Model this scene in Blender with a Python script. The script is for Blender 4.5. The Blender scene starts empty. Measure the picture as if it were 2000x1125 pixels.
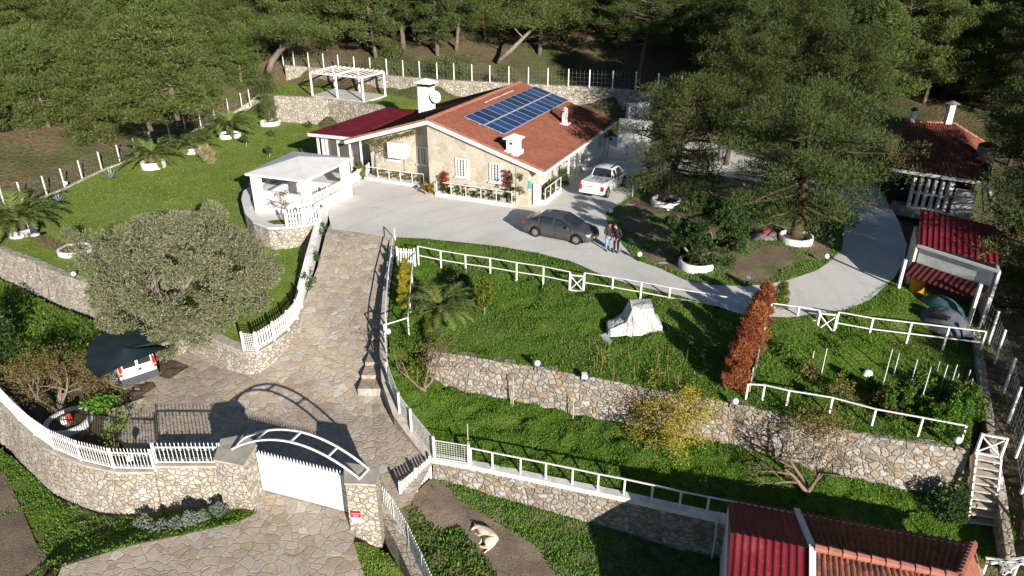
import bpy, bmesh, math, random
import numpy as np
from mathutils import Vector, Matrix
from mathutils.geometry import delaunay_2d_cdt

# ------------------------------------------------------------------ camera, sky, sun, exposure
SC = bpy.context.scene
COL = SC.collection
FPX, PITCH, CAMH = 1400.0, math.radians(25.7), 16.2      # focal length in px of a 2000 px wide frame
cam_d = bpy.data.cameras.new('camera'); cam = bpy.data.objects.new('camera', cam_d); COL.objects.link(cam)
cam_d.sensor_width = 36; cam_d.lens = 36 * FPX / 2000; cam_d.clip_end = 3000; cam_d.clip_start = .1
cam.location = (0, 0, CAMH); cam.rotation_euler = (math.radians(90) - PITCH, 0, 0)
SC.camera = cam
SUN_EL, SUN_AZ = math.radians(17.5), math.radians(-26)     # shadows run towards azimuth -26 deg (left of +Y)
sd = Vector((math.sin(SUN_AZ) * math.cos(SUN_EL), math.cos(SUN_AZ) * math.cos(SUN_EL), -math.sin(SUN_EL)))
W = bpy.data.worlds.new('World'); SC.world = W; W.use_nodes = True
wn = W.node_tree.nodes; bg = wn['Background']
sky = wn.new('ShaderNodeTexSky'); sky.sky_type = 'NISHITA'; sky.sun_disc = False
sky.sun_elevation = SUN_EL; sky.sun_rotation = math.radians(180 + 26 - 52)
sky.air_density = 1.0; sky.dust_density = .15; sky.ozone_density = 3.0
bg.inputs['Strength'].default_value = .05
W.node_tree.links.new(sky.outputs[0], bg.inputs['Color'])
sl = bpy.data.lights.new('sun', 'SUN'); sl.energy = 5.0; sl.angle = math.radians(.5); sl.color = (1, .94, .85)
so = bpy.data.objects.new('sun', sl); COL.objects.link(so); so.rotation_euler = sd.to_track_quat('-Z', 'Y').to_euler()
so.location = (20, -30, 40)
SC.view_settings.view_transform = 'Standard'; SC.view_settings.look = 'None'
SC.view_settings.exposure = .77; SC.view_settings.gamma = 1
SC.cycles.max_bounces = 5; SC.cycles.transparent_max_bounces = 6
SC.cycles.diffuse_bounces = 3; SC.cycles.use_denoising = True

rng = np.random.default_rng(7); rnd = random.Random(11)

# ------------------------------------------------------------------ helpers
def A(px, py, z=0.0):
    """point at height z seen at (px, py) of the photograph"""
    u, v = (px - 1000) / FPX, (562.5 - py) / FPX
    c, s = math.cos(PITCH), math.sin(PITCH)
    d = (u, c + v * s, -s + v * c); t = (z - CAMH) / d[2]
    return Vector((d[0] * t, d[1] * t, z))
def rz(y, x=0.0):
    """height of the stone paving: a ramp on the right, a nearly level court on the left"""
    r = float(np.interp(y, [5, 15, 22, 27.5, 41.5, 43], [-5.0, -4.35, -3.6, -3.25, -.03, 0]))
    if y > 27.5:
        k = min(1.0, max(0.0, (x + 15.0) / 3.0)); r = r * k - 3.22 * (1 - k)
    return r
def AR(px, py, dz=0.0):
    z = -2.
    for _ in range(25): q = A(px, py, z); z = .5 * z + .5 * (rz(q.y, q.x) + dz)
    return A(px, py, z)
BASE = {}
def reg(o, L): BASE[o.name] = Vector(L)
def thing(name, label, cat, loc=(0, 0, 0), rz_=0, group=None):
    o = bpy.data.objects.new(name, None); COL.objects.link(o); o.location = loc; o.rotation_euler = (0, 0, rz_)
    o.empty_display_size = .3
    o['label'] = label; o['category'] = cat; o['kind'] = 'thing'
    if group: o['group'] = group
    reg(o, loc if rz_ == 0 else (0, 0, 0)); return o
def tag(o, label=None, cat=None, group=None, kind=None):
    for k, v in (('label', label), ('category', cat), ('group', group), ('kind', kind)):
        if v: o[k] = v
    if cat and not kind: o['kind'] = 'thing'
    return o
def raw_mesh(name, v, f, mats, parent=None, smooth=False, mi=None, local=False):
    """v Nx3 array in world space (or local when local=True), f list/array of faces"""
    v = np.asarray(v, dtype=np.float64).reshape(-1, 3)
    if parent is not None and not local:
        b = BASE.get(parent.name, Vector((0, 0, 0))); v = v - np.array(b)
    me = bpy.data.meshes.new(name)
    if isinstance(f, np.ndarray):
        n, k = f.shape
        me.vertices.add(len(v)); me.vertices.foreach_set('co', v.ravel())
        me.loops.add(n * k); me.loops.foreach_set('vertex_index', f.ravel().astype(np.int32))
        me.polygons.add(n); me.polygons.foreach_set('loop_start', np.arange(0, n * k, k, dtype=np.int32))
        me.polygons.foreach_set('loop_total', np.full(n, k, dtype=np.int32))
        me.update(calc_edges=True)
    else:
        me.from_pydata([tuple(p) for p in v], [], f)
    for m in (mats if isinstance(mats, (list, tuple)) else [mats]): me.materials.append(m)
    if mi is not None: me.polygons.foreach_set('material_index', np.asarray(mi, dtype=np.int32))
    if smooth: me.polygons.foreach_set('use_smooth', np.ones(len(me.polygons), dtype=bool))
    me.validate(); me.update()
    o = bpy.data.objects.new(name, me); COL.objects.link(o)
    if parent is not None:
        o.parent = parent; reg(o, BASE.get(parent.name, Vector((0, 0, 0))))
    return o
class MB:
    def __init__(s): s.v = []; s.f = []
    def add(s, vs, fs):
        b = len(s.v); s.v += [tuple(p) for p in vs]; s.f += [[i + b for i in q] for q in fs]; return s
    def hexa(s, a):   # 8 corners: bottom 4 ccw, top 4 ccw
        return s.add(a, [(3, 2, 1, 0), (4, 5, 6, 7), (0, 1, 5, 4), (1, 2, 6, 5), (2, 3, 7, 6), (3, 0, 4, 7)])
    def box(s, c, d, ax=None, ay=None):
        """box centre c, full size d, optional horizontal axis ax (unit vector) """
        c = Vector(c); ax = Vector(ax).normalized() if ax is not None else Vector((1, 0, 0))
        az = Vector((0, 0, 1)) if abs(ax.z) < .9 else Vector((0, 1, 0))
        ay = Vector(ay).normalized() if ay is not None else az.cross(ax).normalized()
        az = ax.cross(ay)
        x, y, z = ax * d[0] / 2, ay * d[1] / 2, az * d[2] / 2
        return s.hexa([c - x - y - z, c + x - y - z, c + x + y - z, c - x + y - z, c - x - y + z, c + x - y + z, c + x + y + z, c - x + y + z])
    def bar(s, p, q, w, h=None):
        p, q = Vector(p), Vector(q); h = h or w; d = q - p
        if d.length < 1e-5: return s
        ax = d.normalized()
        ay = Vector((0, 0, 1)).cross(ax)
        ay = ay.normalized() if ay.length > 1e-3 else Vector((1, 0, 0))
        az = ax.cross(ay)
        y, z = ay * w / 2, az * h / 2
        return s.hexa([p - y - z, q - y - z, q + y - z, p + y - z, p - y + z, q - y + z, q + y + z, p + y + z])
    def tube(s, pts, r, n=6, cap=True):
        pts = [Vector(p) for p in pts]; m = len(pts)
        rs = r if isinstance(r, (list, tuple)) else [r] * m
        vs = []
        for i, p in enumerate(pts):
            d = (pts[min(i + 1, m - 1)] - pts[max(i - 1, 0)]).normalized()
            a = d.orthogonal().normalized() if abs(d.z) < .95 else Vector((1, 0, 0))
            if abs(d.z) < .95: a = Vector((0, 0, 1)).cross(d).normalized()
            b = d.cross(a).normalized(); a = b.cross(d)
            for k in range(n):
                t = 2 * math.pi * k / n; vs.append(p + (a * math.cos(t) + b * math.sin(t)) * rs[i])
        fs = [(i * n + k, i * n + (k + 1) % n, (i + 1) * n + (k + 1) % n, (i + 1) * n + k) for i in range(m - 1) for k in range(n)]
        if cap: fs += [tuple(range(n))[::-1], tuple(range((m - 1) * n, m * n))]
        return s.add(vs, fs)
    def lathe(s, c, prof, n=20, sx=1, sy=1):
        """prof: list of (r, z) from bottom to top"""
        c = Vector(c); vs = []
        for r, z in prof:
            for k in range(n):
                t = 2 * math.pi * k / n; vs.append(c + Vector((r * sx * math.cos(t), r * sy * math.sin(t), z)))
        m = len(prof)
        fs = [(i * n + k, i * n + (k + 1) % n, (i + 1) * n + (k + 1) % n, (i + 1) * n + k) for i in range(m - 1) for k in range(n)]
        fs += [tuple(range(n))[::-1], tuple(range((m - 1) * n, m * n))]
        return s.add(vs, fs)
    def ball(s, c, r, n=12, m=8, sc=(1, 1, 1)):
        prof = [(r * math.sin(math.pi * i / m) + 1e-4, -r * math.cos(math.pi * i / m) * sc[2]) for i in range(m + 1)]
        return s.lathe(c, prof, n, sc[0], sc[1])
    def prism(s, poly, h):
        """poly: list of 3D points ccw from above, extruded by vector h"""
        h = Vector(h); n = len(poly); poly = [Vector(p) for p in poly]
        return s.add(poly + [p + h for p in poly], [tuple(range(n))[::-1], tuple(range(n, 2 * n))] + [(i, (i + 1) % n, n + (i + 1) % n, n + i) for i in range(n)])
    def build(s, name, mat, parent=None, smooth=False, local=False):
        return raw_mesh(name, np.array(s.v), s.f, mat, parent, smooth, None, local)
def copy_tree(o, **kw):
    c = o.copy(); COL.objects.link(c)
    for k, v in kw.items():
        if k == 'loc': c.location = v
        elif k == 'rot': c.rotation_euler = (0, 0, v)
        elif k == 'scale': c.scale = (v, v, v) if not isinstance(v, tuple) else v
        elif v: c[k] = v
    def rec(a, b):
        for ch in list(KIDS.get(a.name, [])):
            d = ch.copy(); COL.objects.link(d); d.parent = b; rec(ch, d)
    rec(o, c); return c
KIDS = {}
def note_kids(o):
    for ch in bpy.data.objects:
        if ch.parent: KIDS.setdefault(ch.parent.name, [])
        if ch.parent and ch not in KIDS[ch.parent.name]: KIDS[ch.parent.name].append(ch)

# ------------------------------------------------------------------ materials
class NT:
    def __init__(s, name, rough=.8, spec=.3):
        s.m = bpy.data.materials.new(name); s.m.use_nodes = True; s.t = s.m.node_tree; s.n = s.t.nodes
        s.b = s.n['Principled BSDF']; s.b.inputs['Roughness'].default_value = rough
        s.b.inputs['Specular IOR Level'].default_value = spec
    def node(s, typ, **kw):
        n = s.n.new(typ)
        for k, v in kw.items():
            if hasattr(n, k) and k not in n.inputs: setattr(n, k, v)
            else: n.inputs[k].default_value = v
        return n
    def link(s, a, b): s.t.links.new(a, b)
    def pos(s): return s.n.new('ShaderNodeNewGeometry').outputs['Position']
    def obj(s): return s.n.new('ShaderNodeTexCoord').outputs['Object']
    def noise(s, vec, scale, detail=3, rough=.55):
        n = s.node('ShaderNodeTexNoise'); n.inputs['Scale'].default_value = scale
        n.inputs['Detail'].default_value = detail; n.inputs['Roughness'].default_value = rough
        s.link(vec, n.inputs['Vector']); return n.outputs['Fac']
    def ramp(s, fac, stops, interp='LINEAR'):
        r = s.node('ShaderNodeValToRGB'); cr = r.color_ramp; cr.interpolation = interp
        while len(cr.elements) < len(stops): cr.elements.new(.5)
        for e, (p, c) in zip(cr.elements, stops):
            e.position = p; e.color = (*c, 1) if not isinstance(c, float) else (c, c, c, 1)
        s.link(fac, r.inputs['Fac']); return r.outputs['Color']
    def mix(s, fac, a, b, mode='MIX'):
        m = s.node('ShaderNodeMix'); m.data_type = 'RGBA'; m.blend_type = mode
        for sock, val in ((m.inputs[0], fac), (m.inputs[6], a), (m.inputs[7], b)):
            if isinstance(val, (int, float)): sock.default_value = val
            elif isinstance(val, tuple): sock.default_value = (*val, 1)
            else: s.link(val, sock)
        return m.outputs[2]
    def math(s, op, a, b=None):
        m = s.node('ShaderNodeMath'); m.operation = op
        for sock, val in ((m.inputs[0], a), (m.inputs[1], b)):
            if val is None: continue
            if isinstance(val, (int, float)): sock.default_value = val
            else: s.link(val, sock)
        return m.outputs[0]
    def bump(s, h, strength=.5, dist=.05):
        b = s.node('ShaderNodeBump'); b.inputs['Strength'].default_value = strength; b.inputs['Distance'].default_value = dist
        s.link(h, b.inputs['Height']); s.link(b.outputs[0], s.b.inputs['Normal'])
    def color(s, c):
        if isinstance(c, tuple): s.b.inputs['Base Color'].default_value = (*c, 1)
        else: s.link(c, s.b.inputs['Base Color'])
        return s
def flat(name, c, rough=.6, spec=.4, metal=0, var=.12, scale=3.0, bump=0):
    m = NT(name, rough, spec); m.b.inputs['Metallic'].default_value = metal
    p = m.pos(); n = m.noise(p, scale, 4)
    lo = tuple(x * (1 - var) for x in c); hi = tuple(min(1, x * (1 + var)) for x in c)
    m.color(m.ramp(n, [(.3, lo), (.7, hi)]))
    if bump: m.bump(m.noise(p, scale * 6, 3), bump, .02)
    return m.m
def rubble(name, cols, scale=2.6, mortar=(.30, .26, .20), gap=.05, zs=1.25, bump=.9, dirt=.25):
    m = NT(name, .9, .15); p = m.pos()
    warp = m.node('ShaderNodeTexNoise'); warp.inputs['Scale'].default_value = 1.8; m.link(p, warp.inputs['Vector'])
    vm = m.node('ShaderNodeVectorMath'); vm.operation = 'MULTIPLY_ADD'
    m.link(warp.outputs['Color'], vm.inputs[0]); vm.inputs[1].default_value = (.28, .28, .28); m.link(p, vm.inputs[2])
    wp2 = m.node('ShaderNodeTexNoise'); wp2.inputs['Scale'].default_value = 6.5; wp2.inputs['Detail'].default_value = 4; m.link(p, wp2.inputs['Vector'])
    vm2 = m.node('ShaderNodeVectorMath'); vm2.operation = 'MULTIPLY_ADD'; m.link(wp2.outputs['Color'], vm2.inputs[0]); vm2.inputs[1].default_value = (.16, .16, .16); m.link(vm.outputs[0], vm2.inputs[2])
    mp = m.node('ShaderNodeMapping'); m.link(vm2.outputs[0], mp.inputs[0]); mp.inputs['Scale'].default_value = (1, 1, zs)
    v1 = m.node('ShaderNodeTexVoronoi'); v1.inputs['Scale'].default_value = scale; m.link(mp.outputs[0], v1.inputs['Vector'])
    v2 = m.node('ShaderNodeTexVoronoi'); v2.feature = 'DISTANCE_TO_EDGE'; v2.inputs['Scale'].default_value = scale; m.link(mp.outputs[0], v2.inputs['Vector'])
    sep = m.node('ShaderNodeSeparateColor'); m.link(v1.outputs['Color'], sep.inputs[0])
    k = len(cols)
    stone = m.ramp(sep.outputs[0], [((i + .5) / k, c) for i, c in enumerate(cols)], 'LINEAR')
    n = m.noise(p, 9, 4)
    stone = m.mix(.8, stone, m.ramp(n, [(.25, .62), (.75, 1.0)]), 'MULTIPLY')
    big = m.noise(p, .55, 3)
    stone = m.mix(m.ramp(big, [(.45, 0.0), (.75, dirt)]), stone, mortar)
    mask = m.ramp(v2.outputs['Distance'], [(gap * .1, .7), (gap * 1.3, 0.0)])
    mask = m.math('MULTIPLY', mask, m.ramp(m.noise(p, 2.3, 3), [(.35, .35), (.6, 1.0)]))
    m.color(m.mix(mask, stone, mortar))
    h = m.math('ADD', m.ramp(v2.outputs['Distance'], [(0, 0.0), (gap * 2.2, 1.0)]), m.math('MULTIPLY', n, .35))
    m.bump(h, bump, .06); return m.m
def ground(name, stops, s1=.6, s2=14, fine=.5, bump=.6, bd=.06, rough=.95, soil=None, s_soil=.35, lo=.5, hi=.62):
    """noise-coloured ground: stops for large scale, fine speckle; optional soil patches"""
    m = NT(name, rough, .1); p = m.pos()
    a = m.noise(p, s1, 5, .65); f = m.noise(p, s2, 3, .7)
    c = m.ramp(a, stops)
    c = m.mix(fine, c, m.ramp(f, [(.3, .35), (.7, 1.25)]), 'MULTIPLY')
    if soil:
        b = m.noise(p, s_soil, 6, .7)
        c = m.mix(m.ramp(b, [(lo, 0.0), (hi, 1.0)]), c, m.mix(.6, soil, m.ramp(f, [(.3, .55), (.7, 1.2)]), 'MULTIPLY'))
    m.color(c); m.bump(f, bump, bd); return m.m
def leaf(name, c1, c2, trans=.35, rough=.55, c3=None, big=.45):
    """leaves: colour per leaf, per tree and by soft clumps, part of the light passes through"""
    m = NT(name, rough, .25); t = m
    g = m.n.new('ShaderNodeNewGeometry'); oi = m.n.new('ShaderNodeObjectInfo')
    nz = m.noise(m.obj(), big, 4, .6)
    f = m.math('ADD', m.math('MULTIPLY', g.outputs['Random Per Island'], .5), m.math('MULTIPLY', nz, .5))
    st = [(.15, c1), (.75, c2)] + ([(.97, c3)] if c3 else [])
    c = m.ramp(f, st)
    hv = m.node('ShaderNodeHueSaturation'); m.link(c, hv.inputs['Color'])
    vv = m.math('ADD', m.math('MULTIPLY', oi.outputs['Random'], .4), .8); m.link(vv, hv.inputs['Value'])
    hh = m.math('ADD', m.math('MULTIPLY', oi.outputs['Random'], .03), .485); m.link(hh, hv.inputs['Hue'])
    m.color(hv.outputs[0])
    tr = m.node('ShaderNodeBsdfTranslucent'); m.link(hv.outputs[0], tr.inputs['Color'])
    mx = m.node('ShaderNodeMixShader'); mx.inputs[0].default_value = trans
    m.link(m.b.outputs[0], mx.inputs[1]); m.link(tr.outputs[0], mx.inputs[2])
    m.link(mx.outputs[0], m.n['Material Output'].inputs['Surface']); return m.m
def tiles_mat(name, c, dark, lichen=.25, period=0):
    m = NT(name, .85, .2); p = m.pos(); n = m.noise(p, .5, 5, .7); f = m.noise(p, 7, 3, .6)
    v = m.node('ShaderNodeTexVoronoi'); v.inputs['Scale'].default_value = 3.2; m.link(p, v.inputs['Vector'])
    sep = m.node('ShaderNodeSeparateColor'); m.link(v.outputs['Color'], sep.inputs[0])
    col = m.ramp(m.math('ADD', m.math('MULTIPLY', sep.outputs[0], .45), m.math('MULTIPLY', n, .6)), [(.25, dark), (.8, c)])
    col = m.mix(lichen, col, m.ramp(f, [(.35, .45), (.7, 1.15)]), 'MULTIPLY')
    m.color(col); m.bump(f, .3, .01); return m.m
def paint(name, c, rough=.3, metal=0, coat=.6, dust=.15):
    m = NT(name, rough, .5); m.b.inputs['Metallic'].default_value = metal
    m.b.inputs['Coat Weight'].default_value = coat; m.b.inputs['Coat Roughness'].default_value = .06
    n = m.noise(m.obj(), 2.2, 4)
    m.color(m.mix(m.ramp(n, [(.45, 0.0), (.8, dust)]), c, (.38, .34, .28))); return m.m
def glass(name, c=(.015, .02, .022), rough=.04):
    m = NT(name, rough, .8); m.color(c); m.b.inputs['Coat Weight'].default_value = .3; return m.m

STONE = [(.36, .31, .25), (.48, .42, .34), (.55, .50, .43), (.50, .47, .42), (.45, .36, .27), (.59, .56, .50), (.51, .45, .36)]
M = {}
M['rubble'] = rubble('rubble_stone', STONE, 4.1, gap=.045, mortar=(.36, .31, .25), dirt=.5)
M['rubble_big'] = rubble('rubble_stone_large', [(.26, .22, .18), (.42, .38, .32), (.46, .44, .41), (.35, .30, .24), (.38, .27, .18), (.50, .48, .44), (.40, .37, .33)], 3.3, gap=.075, mortar=(.22, .18, .135), dirt=.6)
M['rubble_fine'] = rubble('rubble_stone_terrace', STONE, 2.9, gap=.07, mortar=(.24, .20, .15))
M['house_stone'] = rubble('house_stone', [(.46, .40, .31), (.56, .49, .38), (.52, .47, .39), (.60, .54, .43), (.52, .45, .33), (.57, .53, .46)], 2.3, mortar=(.48, .44, .37), gap=.03, zs=1.0, bump=.3, dirt=.15)
def flag():
    m = NT('flagstone_paving', .85, .25); p = m.pos()
    warp = m.node('ShaderNodeTexNoise'); warp.inputs['Scale'].default_value = 1.3; m.link(p, warp.inputs['Vector'])
    vm = m.node('ShaderNodeVectorMath'); vm.operation = 'MULTIPLY_ADD'
    m.link(warp.outputs['Color'], vm.inputs[0]); vm.inputs[1].default_value = (.5, .5, 0); m.link(p, vm.inputs[2])
    wp2 = m.node('ShaderNodeTexNoise'); wp2.inputs['Scale'].default_value = 6.0; wp2.inputs['Detail'].default_value = 4; m.link(p, wp2.inputs['Vector'])
    vm2 = m.node('ShaderNodeVectorMath'); vm2.operation = 'MULTIPLY_ADD'; m.link(wp2.outputs['Color'], vm2.inputs[0]); vm2.inputs[1].default_value = (.14, .14, 0); m.link(vm.outputs[0], vm2.inputs[2])
    mp = m.node('ShaderNodeMapping'); m.link(vm2.outputs[0], mp.inputs[0]); mp.inputs['Scale'].default_value = (1, 1.15, .02)
    mp.inputs['Rotation'].default_value = (0, 0, .5)
    v1 = m.node('ShaderNodeTexVoronoi'); v1.inputs['Scale'].default_value = 2.3; m.link(mp.outputs[0], v1.inputs['Vector'])
    v2 = m.node('ShaderNodeTexVoronoi'); v2.feature = 'DISTANCE_TO_EDGE'; v2.inputs['Scale'].default_value = 2.3; m.link(mp.outputs[0], v2.inputs['Vector'])
    sep = m.node('ShaderNodeSeparateColor'); m.link(v1.outputs['Color'], sep.inputs[0])
    st = m.ramp(sep.outputs[1], [(.05, (.40, .31, .23)), (.3, (.50, .41, .31)), (.5, (.45, .38, .30)), (.7, (.53, .44, .34)), (.86, (.44, .40, .36)), (.97, (.56, .51, .44))])
    n = m.noise(p, 6, 5, .65); st = m.mix(.75, st, m.ramp(n, [(.25, .6), (.75, 1.1)]), 'MULTIPLY')
    big = m.noise(p, .35, 4, .6); st = m.mix(.7, st, m.ramp(big, [(.3, .72), (.7, 1.1)]), 'MULTIPLY')
    green = m.noise(p, .8, 3)
    joint = m.mix(m.ramp(green, [(.5, 0.0), (.65, 1.0)]), (.25, .20, .15), (.15, .16, .07))
    jm = m.math('MULTIPLY', m.ramp(v2.outputs['Distance'], [(.006, .62), (.055, 0.0)]), m.ramp(m.noise(p, 1.7, 3), [(.35, .3), (.6, 1.0)]))
    m.color(m.mix(jm, st, joint))
    h = m.math('ADD', m.ramp(v2.outputs['Distance'], [(0, 0.0), (.07, 1.0)]), m.math('MULTIPLY', n, .4)); m.bump(h, .5, .03); return m.m
M['flag'] = flag()
def conc():
    m = NT('white_concrete', .85, .25); p = m.pos()
    a = m.noise(p, .22, 5, .6); f = m.noise(p, 5, 4, .65)
    c = m.ramp(a, [(.3, (.60, .57, .52)), (.55, (.70, .68, .635)), (.75, (.73, .71, .68))])
    c = m.mix(.6, c, m.ramp(f, [(.3, .82), (.7, 1.05)]), 'MULTIPLY')
    w = m.node('ShaderNodeTexWave'); w.wave_type = 'RINGS'; w.rings_direction = 'Z'; w.inputs['Scale'].default_value = .16
    w.inputs['Distortion'].default_value = 3.0; w.inputs['Detail'].default_value = 2; w.inputs['Detail Scale'].default_value = .6
    mp = m.node('ShaderNodeMapping'); m.link(p, mp.inputs[0]); mp.inputs['Location'].default_value = (-4, -34, 0)
    m.link(mp.outputs[0], w.inputs['Vector'])
    c = m.mix(m.ramp(w.outputs['Fac'], [(.80, 0.0), (.97, .16)]), c, (.46, .42, .36))
    s = m.noise(p, .9, 5, .75)
    c = m.mix(m.ramp(s, [(.55, 0.0), (.75, .45)]), c, (.42, .36, .28))
    m.color(c); m.bump(f, .2, .01); return m.m
M['conc'] = conc()
M['white'] = flat('white_paint', (.68, .67, .645), .55, .35, var=.1, scale=2.2)
M['plaster'] = flat('white_plaster', (.68, .67, .65), .8, .2, var=.09, scale=1.1, bump=.15)
M['plaster_dirty'] = flat('weathered_white_plaster', (.66, .65, .61), .85, .2, var=.2, scale=2.5, bump=.2)
M['coping'] = flat('cement_coping', (.42, .38, .32), .9, .1, var=.25, scale=2.5, bump=.3)
M['grey_conc'] = flat('grey_concrete', (.55, .53, .49), .9, .15, var=.12, scale=1.5, bump=.15)
M['lawn'] = ground('lawn_grass', [(.3, (.13, .19, .030)), (.5, (.17, .225, .045)), (.7, (.235, .265, .075))], .35, 22, .45, .7, .05)
M['rough_grass'] = ground('rough_grass', [(.3, (.085, .15, .02)), (.55, (.12, .205, .03)), (.75, (.18, .22, .055))], .7, 9, .6, 1.0, .15, soil=(.19, .155, .095), s_soil=.3, lo=.58, hi=.72)
M['garden_soil'] = ground('garden_soil', [(.3, (.10, .075, .05)), (.6, (.16, .12, .08)), (.8, (.10, .11, .04))], .8, 10, .6, .9, .08)
M['island'] = ground('island_ground', [(.3, (.19, .145, .095)), (.6, (.25, .195, .13))], .8, 12, .6, .8, .05, soil=(.10, .14, .03), s_soil=.22, lo=.52, hi=.62)
M['yard'] = ground('yard_dirt', [(.3, (.155, .115, .085)), (.6, (.24, .185, .14))], .9, 14, .75, .7, .04)
M['hill'] = ground('forest_floor', [(.25, (.125, .08, .048)), (.45, (.175, .125, .075)), (.6, (.16, .135, .07)), (.75, (.28, .24, .18))], .12, 3.5, .65, 1.0, .2, soil=(.085, .10, .035), s_soil=.09, lo=.46, hi=.58)
M['tile'] = tiles_mat('clay_tiles', (.215, .078, .047), (.155, .055, .036))
M['tile_old'] = tiles_mat('old_clay_tiles', (.30, .095, .05), (.10, .045, .035), .7)
M['ridge'] = flat('ridge_tile', (.33, .14, .09), .85, .2, var=.25, scale=3)
def metal():
    m = NT('red_metal_sheet', .6, .12); p = m.pos(); a = m.noise(p, .7, 5, .7); f = m.noise(p, 6, 4, .7)
    c = m.ramp(a, [(.3, (.12, .012, .018)), (.55, (.17, .017, .025)), (.75, (.21, .045, .045))])
    m.color(m.mix(m.ramp(f, [(.58, 0.0), (.75, .45)]), c, (.24, .14, .11))); m.bump(a, .15, .02); return m.m
M['red_metal'] = metal()
M['bark'] = flat('pine_bark', (.15, .115, .088), .95, .1, var=.4, scale=5, bump=.8)
M['bark_grey'] = flat('grey_bark', (.24, .20, .165), .95, .1, var=.35, scale=5, bump=.6)
M['twig'] = flat('twigs', (.20, .15, .115), .95, .1, var=.3, scale=4)
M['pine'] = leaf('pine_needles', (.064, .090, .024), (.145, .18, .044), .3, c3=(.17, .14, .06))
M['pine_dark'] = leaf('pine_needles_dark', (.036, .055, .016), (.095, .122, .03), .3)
M['olive'] = leaf('olive_leaves', (.090, .095, .048), (.24, .235, .14), .2, .5, big=.7)
M['palm'] = leaf('palm_fronds', (.075, .11, .025), (.18, .22, .06), .25, .4)
M['carob'] = leaf('broad_dark_leaves', (.030, .055, .014), (.065, .11, .028), .25, .45)
M['citrus'] = leaf('citrus_leaves', (.08, .13, .012), (.22, .28, .03), .4, .4)
M['yellow'] = leaf('yellow_leaves', (.20, .165, .035), (.46, .34, .05), .4, big=.8)
M['golden'] = leaf('golden_conifer', (.20, .18, .015), (.42, .33, .03), .35)
M['rust'] = leaf('rusty_conifer', (.24, .085, .035), (.48, .18, .07), .35)
M['autumn'] = leaf('sparse_autumn_leaves', (.13, .12, .03), (.24, .18, .06), .35)
M['brownhedge'] = leaf('brown_hedge_twigs', (.10, .065, .04), (.20, .13, .08), .2)
M['drygrass'] = leaf('dry_grass', (.22, .19, .09), (.40, .33, .18), .3)
M['agave'] = leaf('agave_leaves', (.16, .22, .19), (.27, .34, .30), .1, .4)
M['grass_blade'] = leaf('grass_blades', (.065, .15, .018), (.19, .33, .04), .45, c3=(.30, .31, .09), big=.5)
M['lawn_blade'] = leaf('lawn_blades', (.14, .225, .032), (.25, .33, .065), .4, c3=(.32, .31, .11), big=.3)
M['herb'] = leaf('ground_herbs', (.06, .135, .018), (.165, .29, .042), .4, big=.6)
M['redflower'] = leaf('bougainvillea', (.35, .03, .05), (.5, .06, .09), .3)
M['lavender'] = leaf('grey_leaves', (.13, .15, .12), (.22, .25, .20), .2)
M['soil'] = flat('bed_soil', (.12, .085, .055), .95, .1, var=.4, scale=8, bump=.6)
M['glass'] = glass('window_glass', (.02, .025, .03))
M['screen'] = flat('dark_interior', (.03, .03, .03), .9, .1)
M['black'] = flat('black_plastic', (.012, .012, .013), .5, .4)
M['rubber'] = flat('tyre_rubber', (.018, .018, .018), .85, .2)
M['alloy'] = flat('alloy_wheel', (.42, .40, .37), .35, .6, metal=.7)
M['chrome'] = flat('chrome', (.7, .7, .7), .15, .6, metal=1)
M['tarp'] = flat('dark_shade_net', (.018, .030, .036), .8, .2, var=.25, scale=1.2)
M['terracotta'] = flat('terracotta', (.42, .13, .045), .8, .2)
M['wood'] = flat('pale_wood', (.50, .45, .38), .85, .2, var=.25, scale=5)
M['stalk'] = flat('dry_stalk', (.30, .19, .09), .9, .1)
M['stake'] = flat('wood_stake', (.45, .38, .28), .9, .1, var=.25, scale=5)
M['globe'] = flat('white_globe', (.86, .86, .84), .25, .5, var=.02)
M['teal'] = flat('teal_net', (.035, .10, .105), .8, .2, var=.2)
M['wire'] = flat('galvanised_wire', (.26, .27, .27), .5, .4, metal=.2)

# ------------------------------------------------------------------ setting: ground patches
def idw(q, pts, zs, p=2.5):
    d = np.maximum(np.linalg.norm(q[:, None, :] - pts[None, :, :], axis=2), .05)
    w = 1 / d ** p
    return (w * zs).sum(1) / w.sum(1)
def inside(q, poly):
    x, y = q[:, 0], q[:, 1]; r = np.zeros(len(q), bool); n = len(poly)
    for i in range(n):
        x0, y0 = poly[i]; x1, y1 = poly[(i + 1) % n]
        c = ((y0 > y) != (y1 > y)) & (x < (x1 - x0) * (y - y0) / ((y1 - y0) + 1e-12) + x0); r ^= c
    return r
def edge_dist(q, poly):
    d = np.full(len(q), 1e9); n = len(poly)
    for i in range(n):
        a = np.array(poly[i]); b = np.array(poly[(i + 1) % n]); ab = b - a
        t = np.clip(((q - a) @ ab) / (ab @ ab + 1e-12), 0, 1)
        d = np.minimum(d, np.linalg.norm(q - (a + t[:, None] * ab), axis=1))
    return d
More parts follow.
